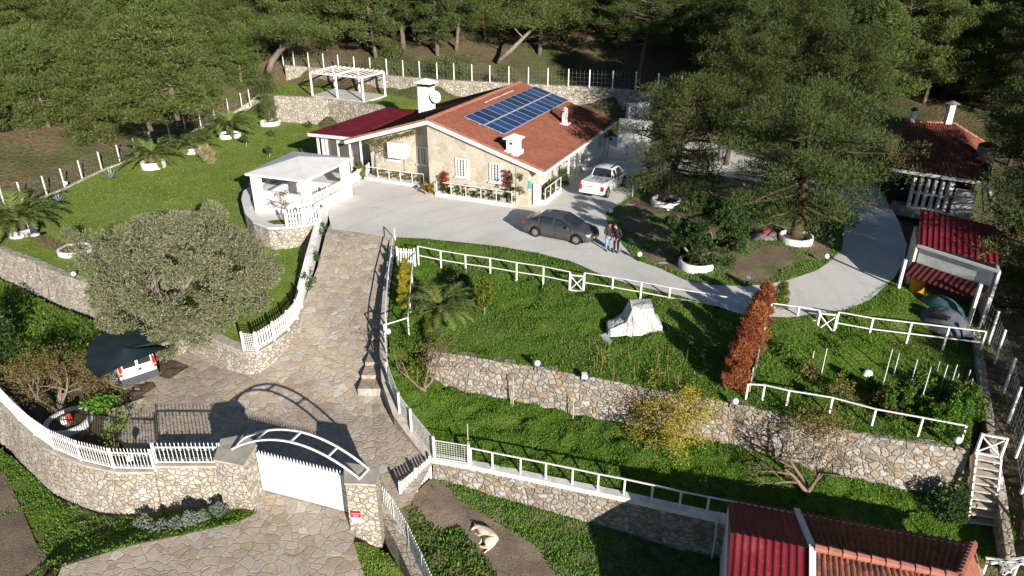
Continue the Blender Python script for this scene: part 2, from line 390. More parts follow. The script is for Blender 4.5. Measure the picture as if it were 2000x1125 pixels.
def patch(name, outline, mat, extra=(), res=.6, zf=None, bumps=.03, drop=.0, skirt=1.0, mound=0.0, kind='structure'):
    """one sheet of ground inside a 3D outline; height blended from the outline, or from zf(y)"""
    pts = np.array([tuple(p) for p in outline]); poly = pts[:, :2]
    # densify the outline
    dense = []
    for i in range(len(pts)):
        a, b = pts[i], pts[(i + 1) % len(pts)]; n = max(1, int(np.linalg.norm(b[:2] - a[:2]) / (res * 1.5)))
        dense += [a + (b - a) * k / n for k in range(n)]
    dense = np.array(dense)
    ctrl = np.vstack([dense] + ([np.array([tuple(p) for p in extra])] if len(extra) else []))
    lo, hi = poly.min(0), poly.max(0)
    gx, gy = np.meshgrid(np.arange(lo[0], hi[0], res), np.arange(lo[1], hi[1], res))
    q = np.stack([gx.ravel(), gy.ravel()], 1); q = q + rng.uniform(-.2, .2, q.shape) * res
    q = q[inside(q, poly)]; q = q[edge_dist(q, poly) > res * .35]
    allp = np.vstack([dense[:, :2], q])
    vs, es, fs, *_ = delaunay_2d_cdt([Vector(p) for p in allp], [], [list(range(len(dense)))], 1, 1e-4)
    v2 = np.array([tuple(v) for v in vs])
    if zf: z = np.array([zf(y, x) for x, y in v2]) + drop
    else: z = idw(v2, ctrl[:, :2], ctrl[:, 2])
    ed = edge_dist(v2, poly)
    z = z + np.where(ed > res * .3, rng.normal(0, bumps, len(z)), 0) + mound * np.clip(ed / 2, 0, 1)
    o = raw_mesh(name, np.column_stack([v2, z]), [tuple(f) for f in fs], mat, smooth=True)
    if kind: o['kind'] = kind
    return o
P = lambda L: [A(*t) for t in L]

# hills and terrain: one sheet to the horizon, below the compound and rising behind it
tc = P([(0, 300, .8), (150, 262, 1.2), (300, 225, 1.6), (420, 160, 3.0),
        (520, 120, 4.0), (600, 131, 3.8), (700, 143, 3.8), (850, 156, 3.8), (1060, 167, 3.8), (1200, 173, 3.8), (1310, 187, 3.4), (1500, 215, 1.6),
        (1300, 240, -.4), (530, 240, -1.1), (620, 192, 1.2), (740, 205, 1.2)])
for x, y, z in [(-30, 412, -1.05), (45, 394, -1.0), (127, 366, -.9), (199, 331, -.7), (266, 303, -.52), (333, 273, -.35), (393, 247, -.25), (447, 221, -.1), (478, 207, .3)]:
    q = A(x, y, z); tc += [q + Vector((-.5, .6, -.06)), q + Vector((.9, -1.1, -.9))]
tc += P([(600, 256, -1.1), (690, 256, -1.1), (480, 255, -1.1), (560, 300, -1.2), (450, 300, -1.4), (350, 320, -1.4), (0, 905, -5.7), (60, 950, -5.7), (-110, 860, -5.7), (120, 1000, -5.6), (1150, 228, -.9), (1230, 240, -.9), (1170, 224, -.9), (1215, 228, -.9), (1262, 236, -.9), (1120, 218, -.6), (640, 246, -1.1)])
BW = P([(556, 128, 3.9), (600, 131, 3.8), (700, 143, 3.8), (850, 156, 3.8), (960, 161, 3.8), (1060, 166, 3.8), (1200, 173, 3.7), (1315, 186, 3.5)])
tc += [Vector((p.x - .1, p.y - .9, z)) for p, z in zip(BW, [1.5, 1.5, 1.5, 1.4, 1.2, .9, .6, .2])]
tc += [Vector((p.x - 2, p.y - 5, z)) for p, z in zip(BW, [.9, 1.1, 1.1, .6, 0, -.2, -.4, -.6])]
tc += [Vector(t) for t in [(-40, 110, 11), (0, 110, 10), (40, 110, 8), (-80, 110, 13), (80, 110, 9), (-60, 70, 5), (-55, 52, 1.5), (-46, 40, -3.8), (-120, 60, 12), (-120, 0, -3),
      (-60, 150, 21), (0, 150, 20), (60, 150, 19), (0, 250, 40), (-150, 250, 44), (150, 250, 38), (36, 55, .3), (50, 60, 1.5), (40, 42, -.8), (60, 30, -2), (120, 60, 6), (120, 0, -5),
      (25, 30, -3.8), (23, 22, -6), (30, 18, -6), (20, 10, -8), (0, 8, -8), (-20, 8, -8), (-30, 16, -6.8), (-42, 28, -4.5), (0, -40, -12), (-80, -40, -10), (80, -40, -10),
      (0, 20, -6.8), (8, 17, -7.2), (-12, 24, -4.6), (-4, 26, -4.4), (-22, 24, -4.6), (-30, 30, -4.2), (-8, 32, -3.2), (4, 30, -4), (14, 26, -4.4), (20, 24, -5),
      (-20, 34, -4.2), (-32, 40, -4.3), (-26, 37, -4.3), (-10, 40, -1.8), (2, 36, -2.4), (12, 34, -2.4), (18, 34, -2), (-24, 45, -2.6), (-12, 48, -1), (0, 45, -.8), (10, 45, -.7), (20, 40, -.9), (-20, 56, -1.6), (-30, 50, -2),
      (0, 56, -.7), (10, 56, -.7), (20, 52, -.8), (4, 64, -.6), (14, 62, -.6), (24, 60, -.4), (0, 600, 70), (600, 300, 50), (-600, 300, 60), (-500, -200, -20), (500, -200, -20)]]
tp = np.array([tuple(p) for p in tc]); K = np.linalg.norm(tp[:, None, :2] - tp[None, :, :2], axis=2)
n_ = len(tp); Aug = np.zeros((n_ + 1, n_ + 1)); Aug[:n_, :n_] = K; Aug[:n_, n_] = Aug[n_, :n_] = 1
sol = np.linalg.solve(Aug + np.diag([1e-6] * n_ + [0]), np.append(tp[:, 2], 0))
def hill_z(q):
    q = np.atleast_2d(np.asarray(q, float)); r = np.empty(len(q))
    for s in range(0, len(q), 4000):
        d = np.linalg.norm(q[s:s + 4000, None, :] - tp[None, :, :2], axis=2); r[s:s + 4000] = d @ sol[:n_] + sol[n_]
    return r
gx = np.concatenate([[-900, -500, -300, -200, -150, -110], np.arange(-90, 90.1, 1.25), [110, 150, 200, 300, 500, 900]])
gy = np.concatenate([[-600, -300, -150, -80, -40], np.arange(-20, 150.1, 1.25), [170, 200, 260, 350, 600, 1200]])
GX, GY = np.meshgrid(gx, gy); qq = np.stack([GX.ravel(), GY.ravel()], 1); zz = hill_z(qq)
near = (np.abs(qq[:, 0]) < 92) & (qq[:, 1] > -20) & (qq[:, 1] < 150); zz = zz + np.where(near, rng.normal(0, .09, len(zz)), 0)
nx, ny = len(gx), len(gy); idx = np.arange(nx * ny).reshape(ny, nx)
quads = np.stack([idx[:-1, :-1].ravel(), idx[:-1, 1:].ravel(), idx[1:, 1:].ravel(), idx[1:, :-1].ravel()], 1)
raw_mesh('hillside', np.column_stack([qq, zz]), quads, M['hill'], smooth=True)['kind'] = 'structure'

# white concrete drive with its ring
drive = patch('driveway', P([(648, 447), (636, 398), (676, 368), (722, 336), (800, 300), (1000, 300), (1120, 245), (1200, 225), (1300, 225), (1420, 262), (1560, 300), (1700, 345), (1728, 385), (1755, 430), (1771, 478),
      (1766, 510), (1745, 545), (1700, 585), (1650, 605), (1600, 612), (1540, 620), (1460, 617), (1400, 598), (1330, 578), (1250, 560), (1190, 543), (1120, 512), (1050, 494), (980, 482), (900, 473), (830, 466), (762, 463)]),
      M['conc'], res=1.0, bumps=.006)
island_px = [(1184, 416), (1215, 397), (1236, 379), (1252, 363), (1300, 342), (1393, 341), (1463, 353), (1560, 368), (1625, 400), (1649, 445), (1644, 488), (1622, 510), (1596, 528), (1540, 547), (1500, 555), (1447, 559), (1390, 556), (1340, 547), (1292, 525), (1241, 507), (1209, 467), (1187, 438)]
island = patch('island_ground', [A(x, y, .02) for x, y in island_px], M['island'], res=.5, bumps=.03, mound=.12)
# lawn left of the house
lawn = patch('lawn', P([(-60, 470, -1.3), (-60, 440, -1.1), (45, 394, -1.0), (92, 380, -.95), (127, 366, -.9), (161, 349, -.8), (199, 331, -.7), (235, 317, -.6), (297, 288, -.5), (333, 273, -.4), (393, 247, -.35), (447, 222, -.3), (488, 206, -.3), (545, 238, -.35), (640, 244, -.3), (705, 247, -.3),
      (760, 270, -.3), (740, 340, -.3), (690, 420, -.5), (625, 445, -.6), (600, 560, -1.3), (583, 604, -1.55), (540, 630, -1.6), (490, 668, -1.62), (473, 670, -1.62), (409, 645, -1.6), (358, 616, -1.55), (317, 636, -1.6), (220, 584, -1.5), (170, 548, -1.45), (123, 533, -1.4), (0, 484, -1.32)]),
      M['lawn'], extra=P([(500, 480, -1.05), (560, 500, -1.15), (470, 400, -.75), (480, 440, -.95), (300, 400, -.85), (150, 450, -1.1), (400, 300, -.5)]), res=.6, bumps=.03)
# terrace of the pergola, cut into the slope
terr = patch('upper_terrace', P([(500, 190, 1.6), (535, 186, 2.15), (640, 191, 2.15), (745, 207, 2.15), (800, 222, 1.6), (1000, 222, 1.2), (1130, 228, .6), (1215, 232, .2), (1310, 222, .6)]) + [Vector((p.x, p.y, z)) for p, z in zip(BW[::-1], [1.4, 1.6, 1.8, 2.0, 2.1, 2.15, 2.15, 2.15])] + P([(505, 183, 1.9)]), M['lawn'], res=.8, bumps=.03)
# paved ramp, court and entrance
ramp = patch('stone_paving', [AR(*t) for t in [(648, 447), (700, 455), (775, 463), (770, 500), (762, 563), (757, 640), (756, 700), (758, 760), (790, 845), (815, 880), (845, 905), (800, 985), (760, 1003), (700, 1010), (684, 1003), (515, 960), (470, 930), (400, 925), (310, 925), (262, 900), (240, 870), (200, 830), (215, 800), (285, 775), (215, 752), (195, 735), (215, 715),
      (318, 690), (321, 668), (374, 692), (450, 720), (492, 720), (545, 696), (570, 648), (596, 583), (620, 522), (646, 434)]], M['flag'], zf=rz, res=.7, bumps=.012)
entr = patch('entrance_paving', [AR(*t) for t in [(500, 955), (684, 1002), (705, 1010), (690, 1058), (712, 1125), (760, 1300), (40, 1300), (121, 1105), (241, 1067), (345, 1045), (460, 1019), (497, 1000)]], M['flag'], zf=rz, drop=-.004, res=.7, bumps=.012)
# beds and grass of the lower left
bed = patch('planting_bed', [AR(x, y, -.05) for x, y in [(-80, 730), (0, 720), (150, 700), (220, 690), (321, 690), (335, 735), (300, 790), (225, 850), (262, 900), (300, 916), (228, 921), (168, 906), (84, 868), (34, 824), (-80, 745)]], M['garden_soil'], zf=rz, drop=-.05, res=.5, bumps=.04)
llg = patch('lower_left_grass', P([(-80, 530, -3.2), (0, 546, -3.25), (93, 593, -3.25), (187, 630, -3.25), (230, 648, -3.25), (200, 692, -3.3), (150, 705, -3.3), (0, 725, -3.3), (-80, 735, -3.3)]), M['rough_grass'], res=.45, bumps=.06)
out = patch('outer_verge', [A(-120, 790, -4.9), A(32, 899, -4.9), A(108, 972, -4.8), A(207, 1011, -4.6), A(302, 1006, -4.3), A(388, 991, -4.05), A(460, 985, -3.9), A(515, 960, -3.65)] + [AR(x, y, .02) for x, y in [(499, 1003), (460, 1021), (345, 1047), (241, 1069), (121, 1107), (95, 1140)]] + [A(40, 1200, -5.2), A(-120, 1200, -5.3)],
      ground('verge_grass', [(.3, (.09, .14, .026)), (.55, (.125, .18, .035)), (.75, (.16, .18, .06))], .9, 10, .7, .9, .1, soil=(.13, .095, .07), s_soil=.5, lo=.52, hi=.62), res=.45, bumps=.05)
dirt = patch('dirt_track', P([(-120, 900, -4.85), (10, 925, -4.82), (45, 1000, -4.8), (70, 1060, -4.72), (100, 1100, -4.66), (118, 1130, -4.7), (90, 1250, -5.0), (-120, 1250, -5.2)]), M['yard'], res=.6, bumps=.03)
# gardens of the right-hand side
upg = patch('upper_garden', P([(772, 465, -.03), (830, 467, -.02), (900, 474, -.02), (980, 483, -.02), (1050, 495, -.02), (1120, 513, -.02), (1190, 544, -.02), (1250, 561, -.02), (1330, 579, -.02), (1400, 599, -.02), (1460, 618, -.02), (1540, 621, -.02), (1650, 606, -.02), (1745, 546, -.02), (1790, 560, -.3), (1900, 600, -.5), (1935, 640, -.9), (1925, 720, -1.1), (1905, 800, -1.3), (1893, 876, -1.5),
      (1707, 850, -1.4), (1600, 828, -1.35), (1440, 790, -1.3), (1236, 752, -1.25), (1139, 734, -1.25), (1050, 716, -1.25), (964, 704, -1.25), (885, 692, -1.25), (840, 685, -1.3), (800, 690, -1.6), (762, 690, -1.7), (758, 640, -1.3), (765, 563, -.8), (772, 500, -.35)]),
      M['rough_grass'], extra=P([(815, 497, -.4), (910, 515, -.55), (1009, 548, -.6), (1061, 556, -.6), (1125, 570, -.6), (1250, 588, -.6), (1400, 620, -.65), (1500, 640, -.7), (1612, 650, -.7), (1769, 670, -.8), (1000, 620, -.85), (1200, 660, -1.0), (1400, 700, -1.1), (1700, 750, -1.0), (810, 600, -.95)]), res=.5, bumps=.05)
log_ = patch('lower_garden', P([(758, 690, -1.75), (762, 740, -2.2), (781, 806, -2.7), (804, 838, -3.0), (848, 893, -3.45), (916, 906, -3.5), (1066, 936, -3.55), (1219, 968, -3.6), (1338, 996, -3.65), (1430, 1012, -3.7), (1500, 1010, -3.9), (1600, 1030, -4.1), (1750, 1062, -4.2), (1850, 1085, -4.3), (1950, 1110, -4.4), (1990, 1060, -4.3), (1960, 1000, -4.1), (1950, 940, -3.8), (1890, 946, -3.6),
      (1805, 936, -3.4), (1675, 913, -3.3), (1440, 862, -3.2), (1236, 819, -3.2), (1169, 804, -3.2), (1076, 782, -3.2), (964, 755, -3.15), (874, 735, -3.0), (835, 715, -2.4), (800, 690, -1.8)]),
      M['rough_grass'], res=.45, bumps=.06)
yard = patch('dog_yard', P([(842, 934, -4.35), (964, 967, -4.75), (1117, 1004, -5.1), (1287, 1047, -5.4), (1420, 1080, -5.5), (1425, 1300, -5.6), (850, 1300, -5.6), (830, 1128, -5.0), (800, 1040, -4.7), (766, 990, -4.2), (784, 986, -4.2)]), M['yard'], res=.5, bumps=.04)
tri = patch('grass_verge', [AR(690, 1058, .01), AR(712, 1125, .01), AR(760, 1300, .01), A(860, 1300, -5.2), A(790, 1125, -4.9), A(761, 1085, -4.75), A(720, 1062, -4.5)], M['lawn'], res=.4, bumps=.03)
rside = patch('boundary_strip', P([(1935, 640, -.95), (1925, 720, -1.15), (1905, 800, -1.35), (1893, 876, -1.55), (1890, 946, -3.62), (1950, 940, -3.82), (1960, 1000, -4.12), (1990, 1060, -4.32), (1950, 1110, -4.42), (1960, 1250, -5.0), (2200, 1200, -4), (2100, 900, -2.5), (2060, 700, -1), (1990, 610, -.5)]), M['garden_soil'], res=.7, bumps=.05)

# ------------------------------------------------------------------ stone walls
def side(d): return Vector((d.y, -d.x, 0))          # right-hand side of a path
def wall(name, label, tops, zbot, mat, thick=.45, batter=.12, coping=None, cop_h=.07, cop_over=.03, group=None, rows=5, rough=.03, cat='wall', closed=False):
    """tops: points on the top front edge (front = right-hand side of the path); zbot: list or number"""
    tops = [Vector(t) for t in tops]; n = len(tops)
    zb = zbot if isinstance(zbot, (list, tuple)) else [zbot] * n
    P3, Z, Nn = [], [], []
    for i in range(n):
        a = tops[max(i - 1, 0)]; b = tops[min(i + 1, n - 1)]
        d = Vector((b.x - a.x, b.y - a.y, 0)).normalized(); P3.append(tops[i]); Z.append(zb[i]); Nn.append(side(d))
    # densify
    Q = []
    for i in range(n - 1):
        k = max(1, int((P3[i + 1] - P3[i]).length / .4))
        for j in range(k):
            t = j / k; Q.append((P3[i].lerp(P3[i + 1], t), Z[i] * (1 - t) + Z[i + 1] * t, Nn[i].lerp(Nn[i + 1], t).normalized()))
    Q.append((P3[-1], Z[-1], Nn[-1]))
    vs, fs = [], []; w = rows + 4
    ch = cop_h if coping else 0
    for i, (p, z, nn) in enumerate(Q):
        top = p.z - ch
        for r in range(rows + 1):
            t = r / rows; jit = rnd.uniform(-rough, rough) if 0 < r else 0
            vs.append((p.x + nn.x * (batter * t + jit), p.y + nn.y * (batter * t + jit), top + (z - .25 - top) * t + (rnd.uniform(-.05, .05) if r == 0 and not coping else 0)))
        b = p - nn * thick
        vs.append((b.x, b.y, z - .25)); vs.append((b.x, b.y, top)); vs.append((p.x - nn.x * thick / 2, p.y - nn.y * thick / 2, top + .004))
    w = rows + 4
    for i in range(len(Q) - 1):
        for r in range(w): fs.append((i * w + r, i * w + (r + 1) % w, (i + 1) * w + (r + 1) % w, (i + 1) * w + r))
    fs.append(tuple(range(w))[::-1]); fs.append(tuple(range((len(Q) - 1) * w, len(Q) * w)))
    fs = [f[::-1] for f in fs]
    root = raw_mesh(name, np.array(vs), fs, mat); tag(root, label, cat, group); reg(root, (0, 0, 0))
    if coping:
        vs, fs = [], []
        for i, (p, z, nn) in enumerate(Q):
            a = p + nn * cop_over; b = p - nn * (thick + cop_over)
            vs += [(a.x, a.y, p.z - ch), (a.x, a.y, p.z), (b.x, b.y, p.z), (b.x, b.y, p.z - ch)]
        for i in range(len(Q) - 1):
            for r in range(4): fs.append((i * 4 + r, i * 4 + (r + 1) % 4, (i + 1) * 4 + (r + 1) % 4, (i + 1) * 4 + r))
        fs += [(3, 2, 1, 0), tuple(range((len(Q) - 1) * 4, len(Q) * 4))]; fs = [f[::-1] for f in fs]
        raw_mesh('coping', np.array(vs), fs, coping, root)
    return root

wall('stone_wall', 'long rubble retaining wall holding up the lawn behind the olive tree', P([(-80, 458, -1.3), (0, 488, -1.3), (60, 511, -1.35), (123, 538, -1.4), (170, 553, -1.45), (220, 589, -1.5), (317, 645, -1.6)]), -3.35, M['rubble'], batter=.25, rough=.05)
W2 = P([(314, 640, -1.58), (340, 636, -1.58), (358, 628, -1.56), (409, 656, -1.6), (440, 672, -1.6), (478, 686, -1.62), (500, 688, -1.62), (530, 672, -1.6), (560, 650, -1.6), (580, 625, -1.58), (590, 600, -1.5)])
wall('stone_wall', 'curved rubble wall bending from the shaded van round to the paved ramp', W2, [-3.35, -3.35, -3.35, -3.35, -3.35, -3.3, -3.25, -3.1, -2.7, -2.3, -2.0], M['rubble'], coping=M['coping'], batter=.2)
# perimeter wall of the court with a step up next to the gate
PW = P([(-140, 690, -2.5), (0, 787, -2.55), (34, 825, -2.55), (84, 871, -2.55), (125, 892, -2.55), (168, 908, -2.55), (228, 921, -2.55), (300, 921, -2.55)])
wall('stone_wall', 'tall curved rubble boundary wall under white railings at the lower left', PW, [-4.95, -4.95, -4.9, -4.85, -4.75, -4.7, -4.6, -4.35], M['rubble'], coping=M['coping'], cop_h=.1, batter=.28)
PW2 = P([(302, 909, -2.36), (433, 909, -2.36)])
wall('stone_wall', 'short raised rubble wall section joining the left gate pillar', PW2, [-4.3, -4.0], M['rubble'], coping=M['coping'], cop_h=.1, batter=.25)
# garden walls on the right
GW = P([(835, 688, -1.3), (885, 692, -1.25), (964, 705, -1.25), (1050, 718, -1.25), (1139, 735, -1.25), (1236, 753, -1.25), (1340, 772, -1.28), (1440, 790, -1.3), (1600, 829, -1.35), (1707, 853, -1.4), (1800, 868, -1.45), (1893, 880, -1.5)])
wall('stone_wall', 'long pale rubble wall between the two green garden terraces', GW, [-2.8, -3.0, -3.15, -3.2, -3.2, -3.2, -3.2, -3.2, -3.3, -3.35, -3.45, -3.6], M['rubble_big'], batter=.28, rough=.07, thick=.4)
YW = P([(845, 896, -3.42), (916, 908, -3.42), (1066, 939, -3.46), (1219, 971, -3.5), (1338, 998, -3.52), (1432, 1018, -3.55)])
wall('stone_wall', 'rubble wall with a white painted coping above the dog yard', YW, [-4.4, -4.6, -5.0, -5.25, -5.45, -5.55], M['rubble_big'], coping=M['plaster_dirty'], cop_h=.22, cop_over=.02, thick=.32, batter=.1)
SW = [A(772, 468, -.1), A(766, 520, -.5), A(760, 563, -.85), A(755, 640, -1.35), A(755, 690, -1.75), A(759, 742, -2.2), A(781, 806, -2.7), A(804, 838, -3.0), A(848, 894, -3.4)]
wall('stone_wall', 'dark rubble wall along the steps under the white mesh fence', SW[::-1], [rz(p.y) for p in SW[::-1]], M['rubble'], thick=.3, batter=.18, coping=M['coping'], cop_h=.05)
wall('stone_wall', 'low rubble wall running down from the right gate pillar', P([(855, 1190, -4.15), (827, 1125, -4.05), (797, 1060, -3.95), (761, 999, -3.85), (738, 980, -3.8)]), [-5.3, -5.1, -4.9, -4.75, -4.5], M['rubble'], thick=.4, batter=.15)
# terrace walls around the pergola and behind the house
wall('stone_wall', 'rubble retaining wall below the white pergola terrace', P([(497, 182, 1.5), (535, 187, 2.15), (640, 192, 2.15), (745, 208, 2.15), (800, 224, 1.9)]), -.4, M['rubble_fine'], thick=.5, batter=.15)
wall('stone_wall', 'long rubble back wall under the wire fence at the forest edge', BW, [2.0, 2.0, 2.0, 2.0, 1.9, 1.7, 1.5, 1.2], M['rubble_fine'], thick=.5, batter=.15)
wall('stone_wall', 'low pale rubble wall covered with ivy behind the house', P([(1115, 200, 1.9), (1180, 206, 1.8), (1245, 211, 1.7)]), .2, M['rubble_fine'], thick=.4, batter=.1)
wall('stone_wall', 'crumbling rubble end wall climbing beside the lawn bush', P([(447, 222, -.25), (468, 212, .1), (490, 196, .9), (503, 186, 1.5)]), -.5, M['rubble_fine'], thick=.5, batter=.1)
KERB = P([(30, 402, -.98), (92, 382, -.9), (127, 368, -.85), (161, 351, -.75), (199, 333, -.65), (235, 319, -.55), (297, 290, -.42), (333, 275, -.32), (393, 249, -.27), (447, 224, -.2)])
wall('stone_kerb', 'low stone kerb between the lawn and the wire fence', KERB, [p.z - .25 for p in KERB], M['coping'], thick=.25, batter=.02, rows=2, cat='kerb')
BD = P([(1913, 640, -.55), (1925, 720, -.8), (1940, 800, -1.0), (1948, 870, -1.3), (1962, 940, -2.4), (1972, 1010, -3.2), (1985, 1090, -3.6)])
wall('boundary_wall', 'low dark rubble wall along the shaded right boundary', BD[::-1], [p.z - .75 for p in BD[::-1]], M['rubble_big'], thick=.3, batter=.08)
wall('low_wall', 'white painted low wall with creepers beside the top of the ramp', [A(583, 606, -1.35), A(593, 560, -.9), A(608, 500, -.2), A(627, 430, .42), A(638, 399, .72)], [-2.1, -1.5, -.9, -.5, -.3], M['plaster'], thick=.35, batter=.03, rough=.004)

# ------------------------------------------------------------------ the stone house
HO = Vector((-5.5, 49.9, 0)); HU = Vector((.912, -.41, 0)); HV = Vector((.41, .912, 0))
def H(u, v, z=0.0): return HO + HU * u + HV * v + Vector((0, 0, z))
ZR, SL = 5.25, .30
def rz_house(u): return ZR - SL * abs(u)
house = thing('stone_house', 'stone bungalow with a terracotta tiled gable roof in the middle of the plot', 'house', H(0, 0))
def tile_sheet(o, across, down, wid, length, pitch=.24, row=.36, amp=.035, step=.02, res=6):
    """clay tiles as real relief: barrel columns across the slope, overlapping rows down it"""
    o = Vector(o); ac = Vector(across).normalized(); dn = Vector(down).normalized(); nr = ac.cross(dn); nr = nr if nr.z > 0 else -nr
    nc = max(2, int(wid / pitch) * res); xs = np.linspace(0, wid, nc + 1)
    nrow = max(1, int(length / row)); ys, hs = [], []
    for i in range(nrow):
        ys += [i * length / nrow + 1e-3, (i + 1) * length / nrow - 1e-3]; hs += [0, step]
    ys, hs = np.array(ys), np.array(hs)
    X, Y = np.meshgrid(xs, ys); Hh = np.meshgrid(xs, hs)[1]
    ph = (X / pitch) % 1.0
    Z = np.where(ph < .6, np.sin(ph / .6 * np.pi) * amp, -np.sin((ph - .6) / .4 * np.pi) * amp * .4) + Hh
    col = np.floor(X / pitch) * 7.31 + np.floor(Y / (length / nrow)) * 3.77
    Z = Z + (np.sin(col * 12.9898) * 43758.5453 % 1.0 - .5) * .012
    pts = np.array(o) + X[..., None] * np.array(ac) + Y[..., None] * np.array(dn) + Z[..., None] * np.array(nr)
    n0, n1 = Z.shape; ix = np.arange(n0 * n1).reshape(n0, n1)
    q = np.stack([ix[:-1, :-1].ravel(), ix[:-1, 1:].ravel(), ix[1:, 1:].ravel(), ix[1:, :-1].ravel()], 1)
    if Vector(ac.cross(dn)).z > 0: q = q
    else: q = q[:, ::-1].copy()
    return pts.reshape(-1, 3), q
def merge_np(lst):
    vs, fs, b = [], [], 0
    for v, f in lst: vs.append(v); fs.append(f + b); b += len(v)
    return np.vstack(vs), np.vstack(fs)
# roof slabs + tiles
V0, V1 = -.75, 15.4; UR, UL = 8.65, -7.1
rt = []
for sgn, ue in ((1, UR), (-1, UL)):
    ln = math.hypot(abs(ue), SL * abs(ue)); dn = (HU * sgn + Vector((0, 0, -SL))).normalized()
    rt.append(tile_sheet(H(0, V0, ZR + .02), HV, dn, V1 - V0, ln))
# the left slope runs a little further behind the chimney
dn = (-HU + Vector((0, 0, -SL))).normalized()
rt.append(tile_sheet(H(UL, 5.5, rz_house(UL) + .02), HV, dn, V1 - 5.5, 2.3))
v_, f_ = merge_np(rt)
roof = raw_mesh('roof', v_, f_, M['tile'], house)
sb = MB()
for sgn, ue in ((1, UR), (-1, UL)):
    a = [H(0, V0 + .04, ZR - .05), H(ue, V0 + .04, rz_house(ue) - .05), H(ue, V1 - .04, rz_house(ue) - .05), H(0, V1 - .04, ZR - .05)]
    if sgn < 0: a = a[::-1]
    sb.prism([p - Vector((0, 0, .16)) for p in a], (0, 0, .16))
sb.build('roof_slab', M['plaster'], roof)
# white fascia boards along verges and eaves
fb = MB()
for v in (V0 - .03, V1 + .03):
    for sgn, ue in ((1, UR), (-1, UL)):
        fb.bar(H(0, v, ZR - .13), H(ue, v, rz_house(ue) - .13), .07, .26)
fb.bar(H(UR + .04, V0, rz_house(UR) - .11), H(UR + .04, V1, rz_house(UR) - .11), .10, .2)
fb.build('fascia', M['white'], roof)
rb = MB()
k = int((V1 - V0) / .42)
for i in range(k):
    v = V0 + i * .42
    rb.tube([H(0, v, ZR + .07), H(0, v + .45, ZR + .05)], [.15, .12], 8)
for sgn, ue in ((1, UR), (-1, UL)):
    m_ = int(abs(ue) / .42)
    for i in range(m_):
        u = sgn * (i * .42 + .2); rb.tube([H(u, V0 + .08, rz_house(u) + .06), H(u + sgn * .44, V0 + .08, rz_house(u + sgn * .44) + .04)], [.085, .11], 6)
        if i % 2 == 0: rb.box(H(u, V0 + .3, rz_house(u) + .09), (.10, .42, .06), HU)
rb.build('ridge_tiles', M['ridge'], roof)
mo = MB()
for v, l in ((9.2, 1.6), (11.0, 2.6), (7.2, .6), (8.0, .5)): mo.box(H(.55 + rnd.uniform(-.1, .15), v, rz_house(.6) + .07), (.08, l, .03), HU)
mo.build('mortar_patches', M['plaster_dirty'], roof)
def hwall(name, pts, mat, par=house):
    """vertical wall panel with thickness: pts are (u, v, z) corners counter-clockwise seen from outside"""
    mb = MB(); q = [H(*p) for p in pts]; n = (q[1] - q[0]).cross(q[2] - q[0]).normalized()
    mb.prism(q, n * -.3); return mb.build(name, mat, par)
top = lambda u: rz_house(u) - .2
# right gable (projecting), left wall (set back 1.2 m), sides and rear
hwall('gable_wall', [(-.2, -.5, -.2), (6.55, -.5, -.2), (6.55, -.5, top(6.55)), (0, -.5, top(0)), (-.2, -.5, top(.2))], M['house_stone'])
hwall('return_wall', [(-.2, 1.5, -.2), (-.2, -.497, -.2), (-.2, -.497, top(.2)), (-.2, 1.5, top(.2))], M['house_stone'])
hwall('side_room_wall', [(-6.3, 1.2, -.4), (-.2, 1.2, -.4), (-.2, 1.2, top(.2)), (-6.3, 1.2, top(6.3))], M['house_stone'])
hwall('veranda_side_wall', [(-6.3, 14.9, -.4), (-6.3, 1.203, -.4), (-6.3, 1.203, top(6.3)), (-6.3, 14.9, top(6.3))], M['plaster'])
hwall('rear_wall', [(8.2, 14.9, -.2), (-6.0, 14.9, -.2), (-6.0, 14.9, top(6)), (0, 14.9, top(0)), (8.2, 14.9, top(8.2))], M['plaster'])
# right front corner pier (rough boards look) and right-hand side
cp = MB(); cp.prism([H(6.55, -.55, -.1), H(7.45, -.55, -.1), H(7.45, .35, -.1), H(6.55, .35, -.1)], (0, 0, top(7.45) + .08)); cp.build('corner_pier', M['house_stone'], house)
hwall('side_wall', [(7.40, .3, -.2), (7.40, 4.2, -.2), (7.40, 4.2, top(7.4)), (7.40, .3, top(7.4))], M['house_stone'])
hwall('porch_back_wall', [(6.3, 4.2, -.2), (6.3, 8.6, -.2), (6.3, 8.6, top(6.3)), (6.3, 4.2, top(6.3))], M['house_stone'])
hwall('white_side_wall', [(8.0, 8.6, -.2), (8.0, 14.9, -.2), (8.0, 14.9, top(8)), (8.0, 8.6, top(8))], M['plaster'])
hwall('porch_end_wall', [(6.3, 8.603, -.2), (8.0, 8.603, -.2), (8.0, 8.603, top(8)), (6.3, 8.603, top(6.3))], M['plaster'])
hwall('pier_return_wall', [(7.4, 4.2, -.2), (6.3, 4.2, -.2), (6.3, 4.2, top(6.3)), (7.4, 4.2, top(7.4))], M['house_stone'])
pp = MB()
for v in (5.6, 7.0, 8.2): pp.box(H(8.1, v, 1.25), (.12, .12, 2.5), HU)
pp.build('porch_posts', M['white'], house)
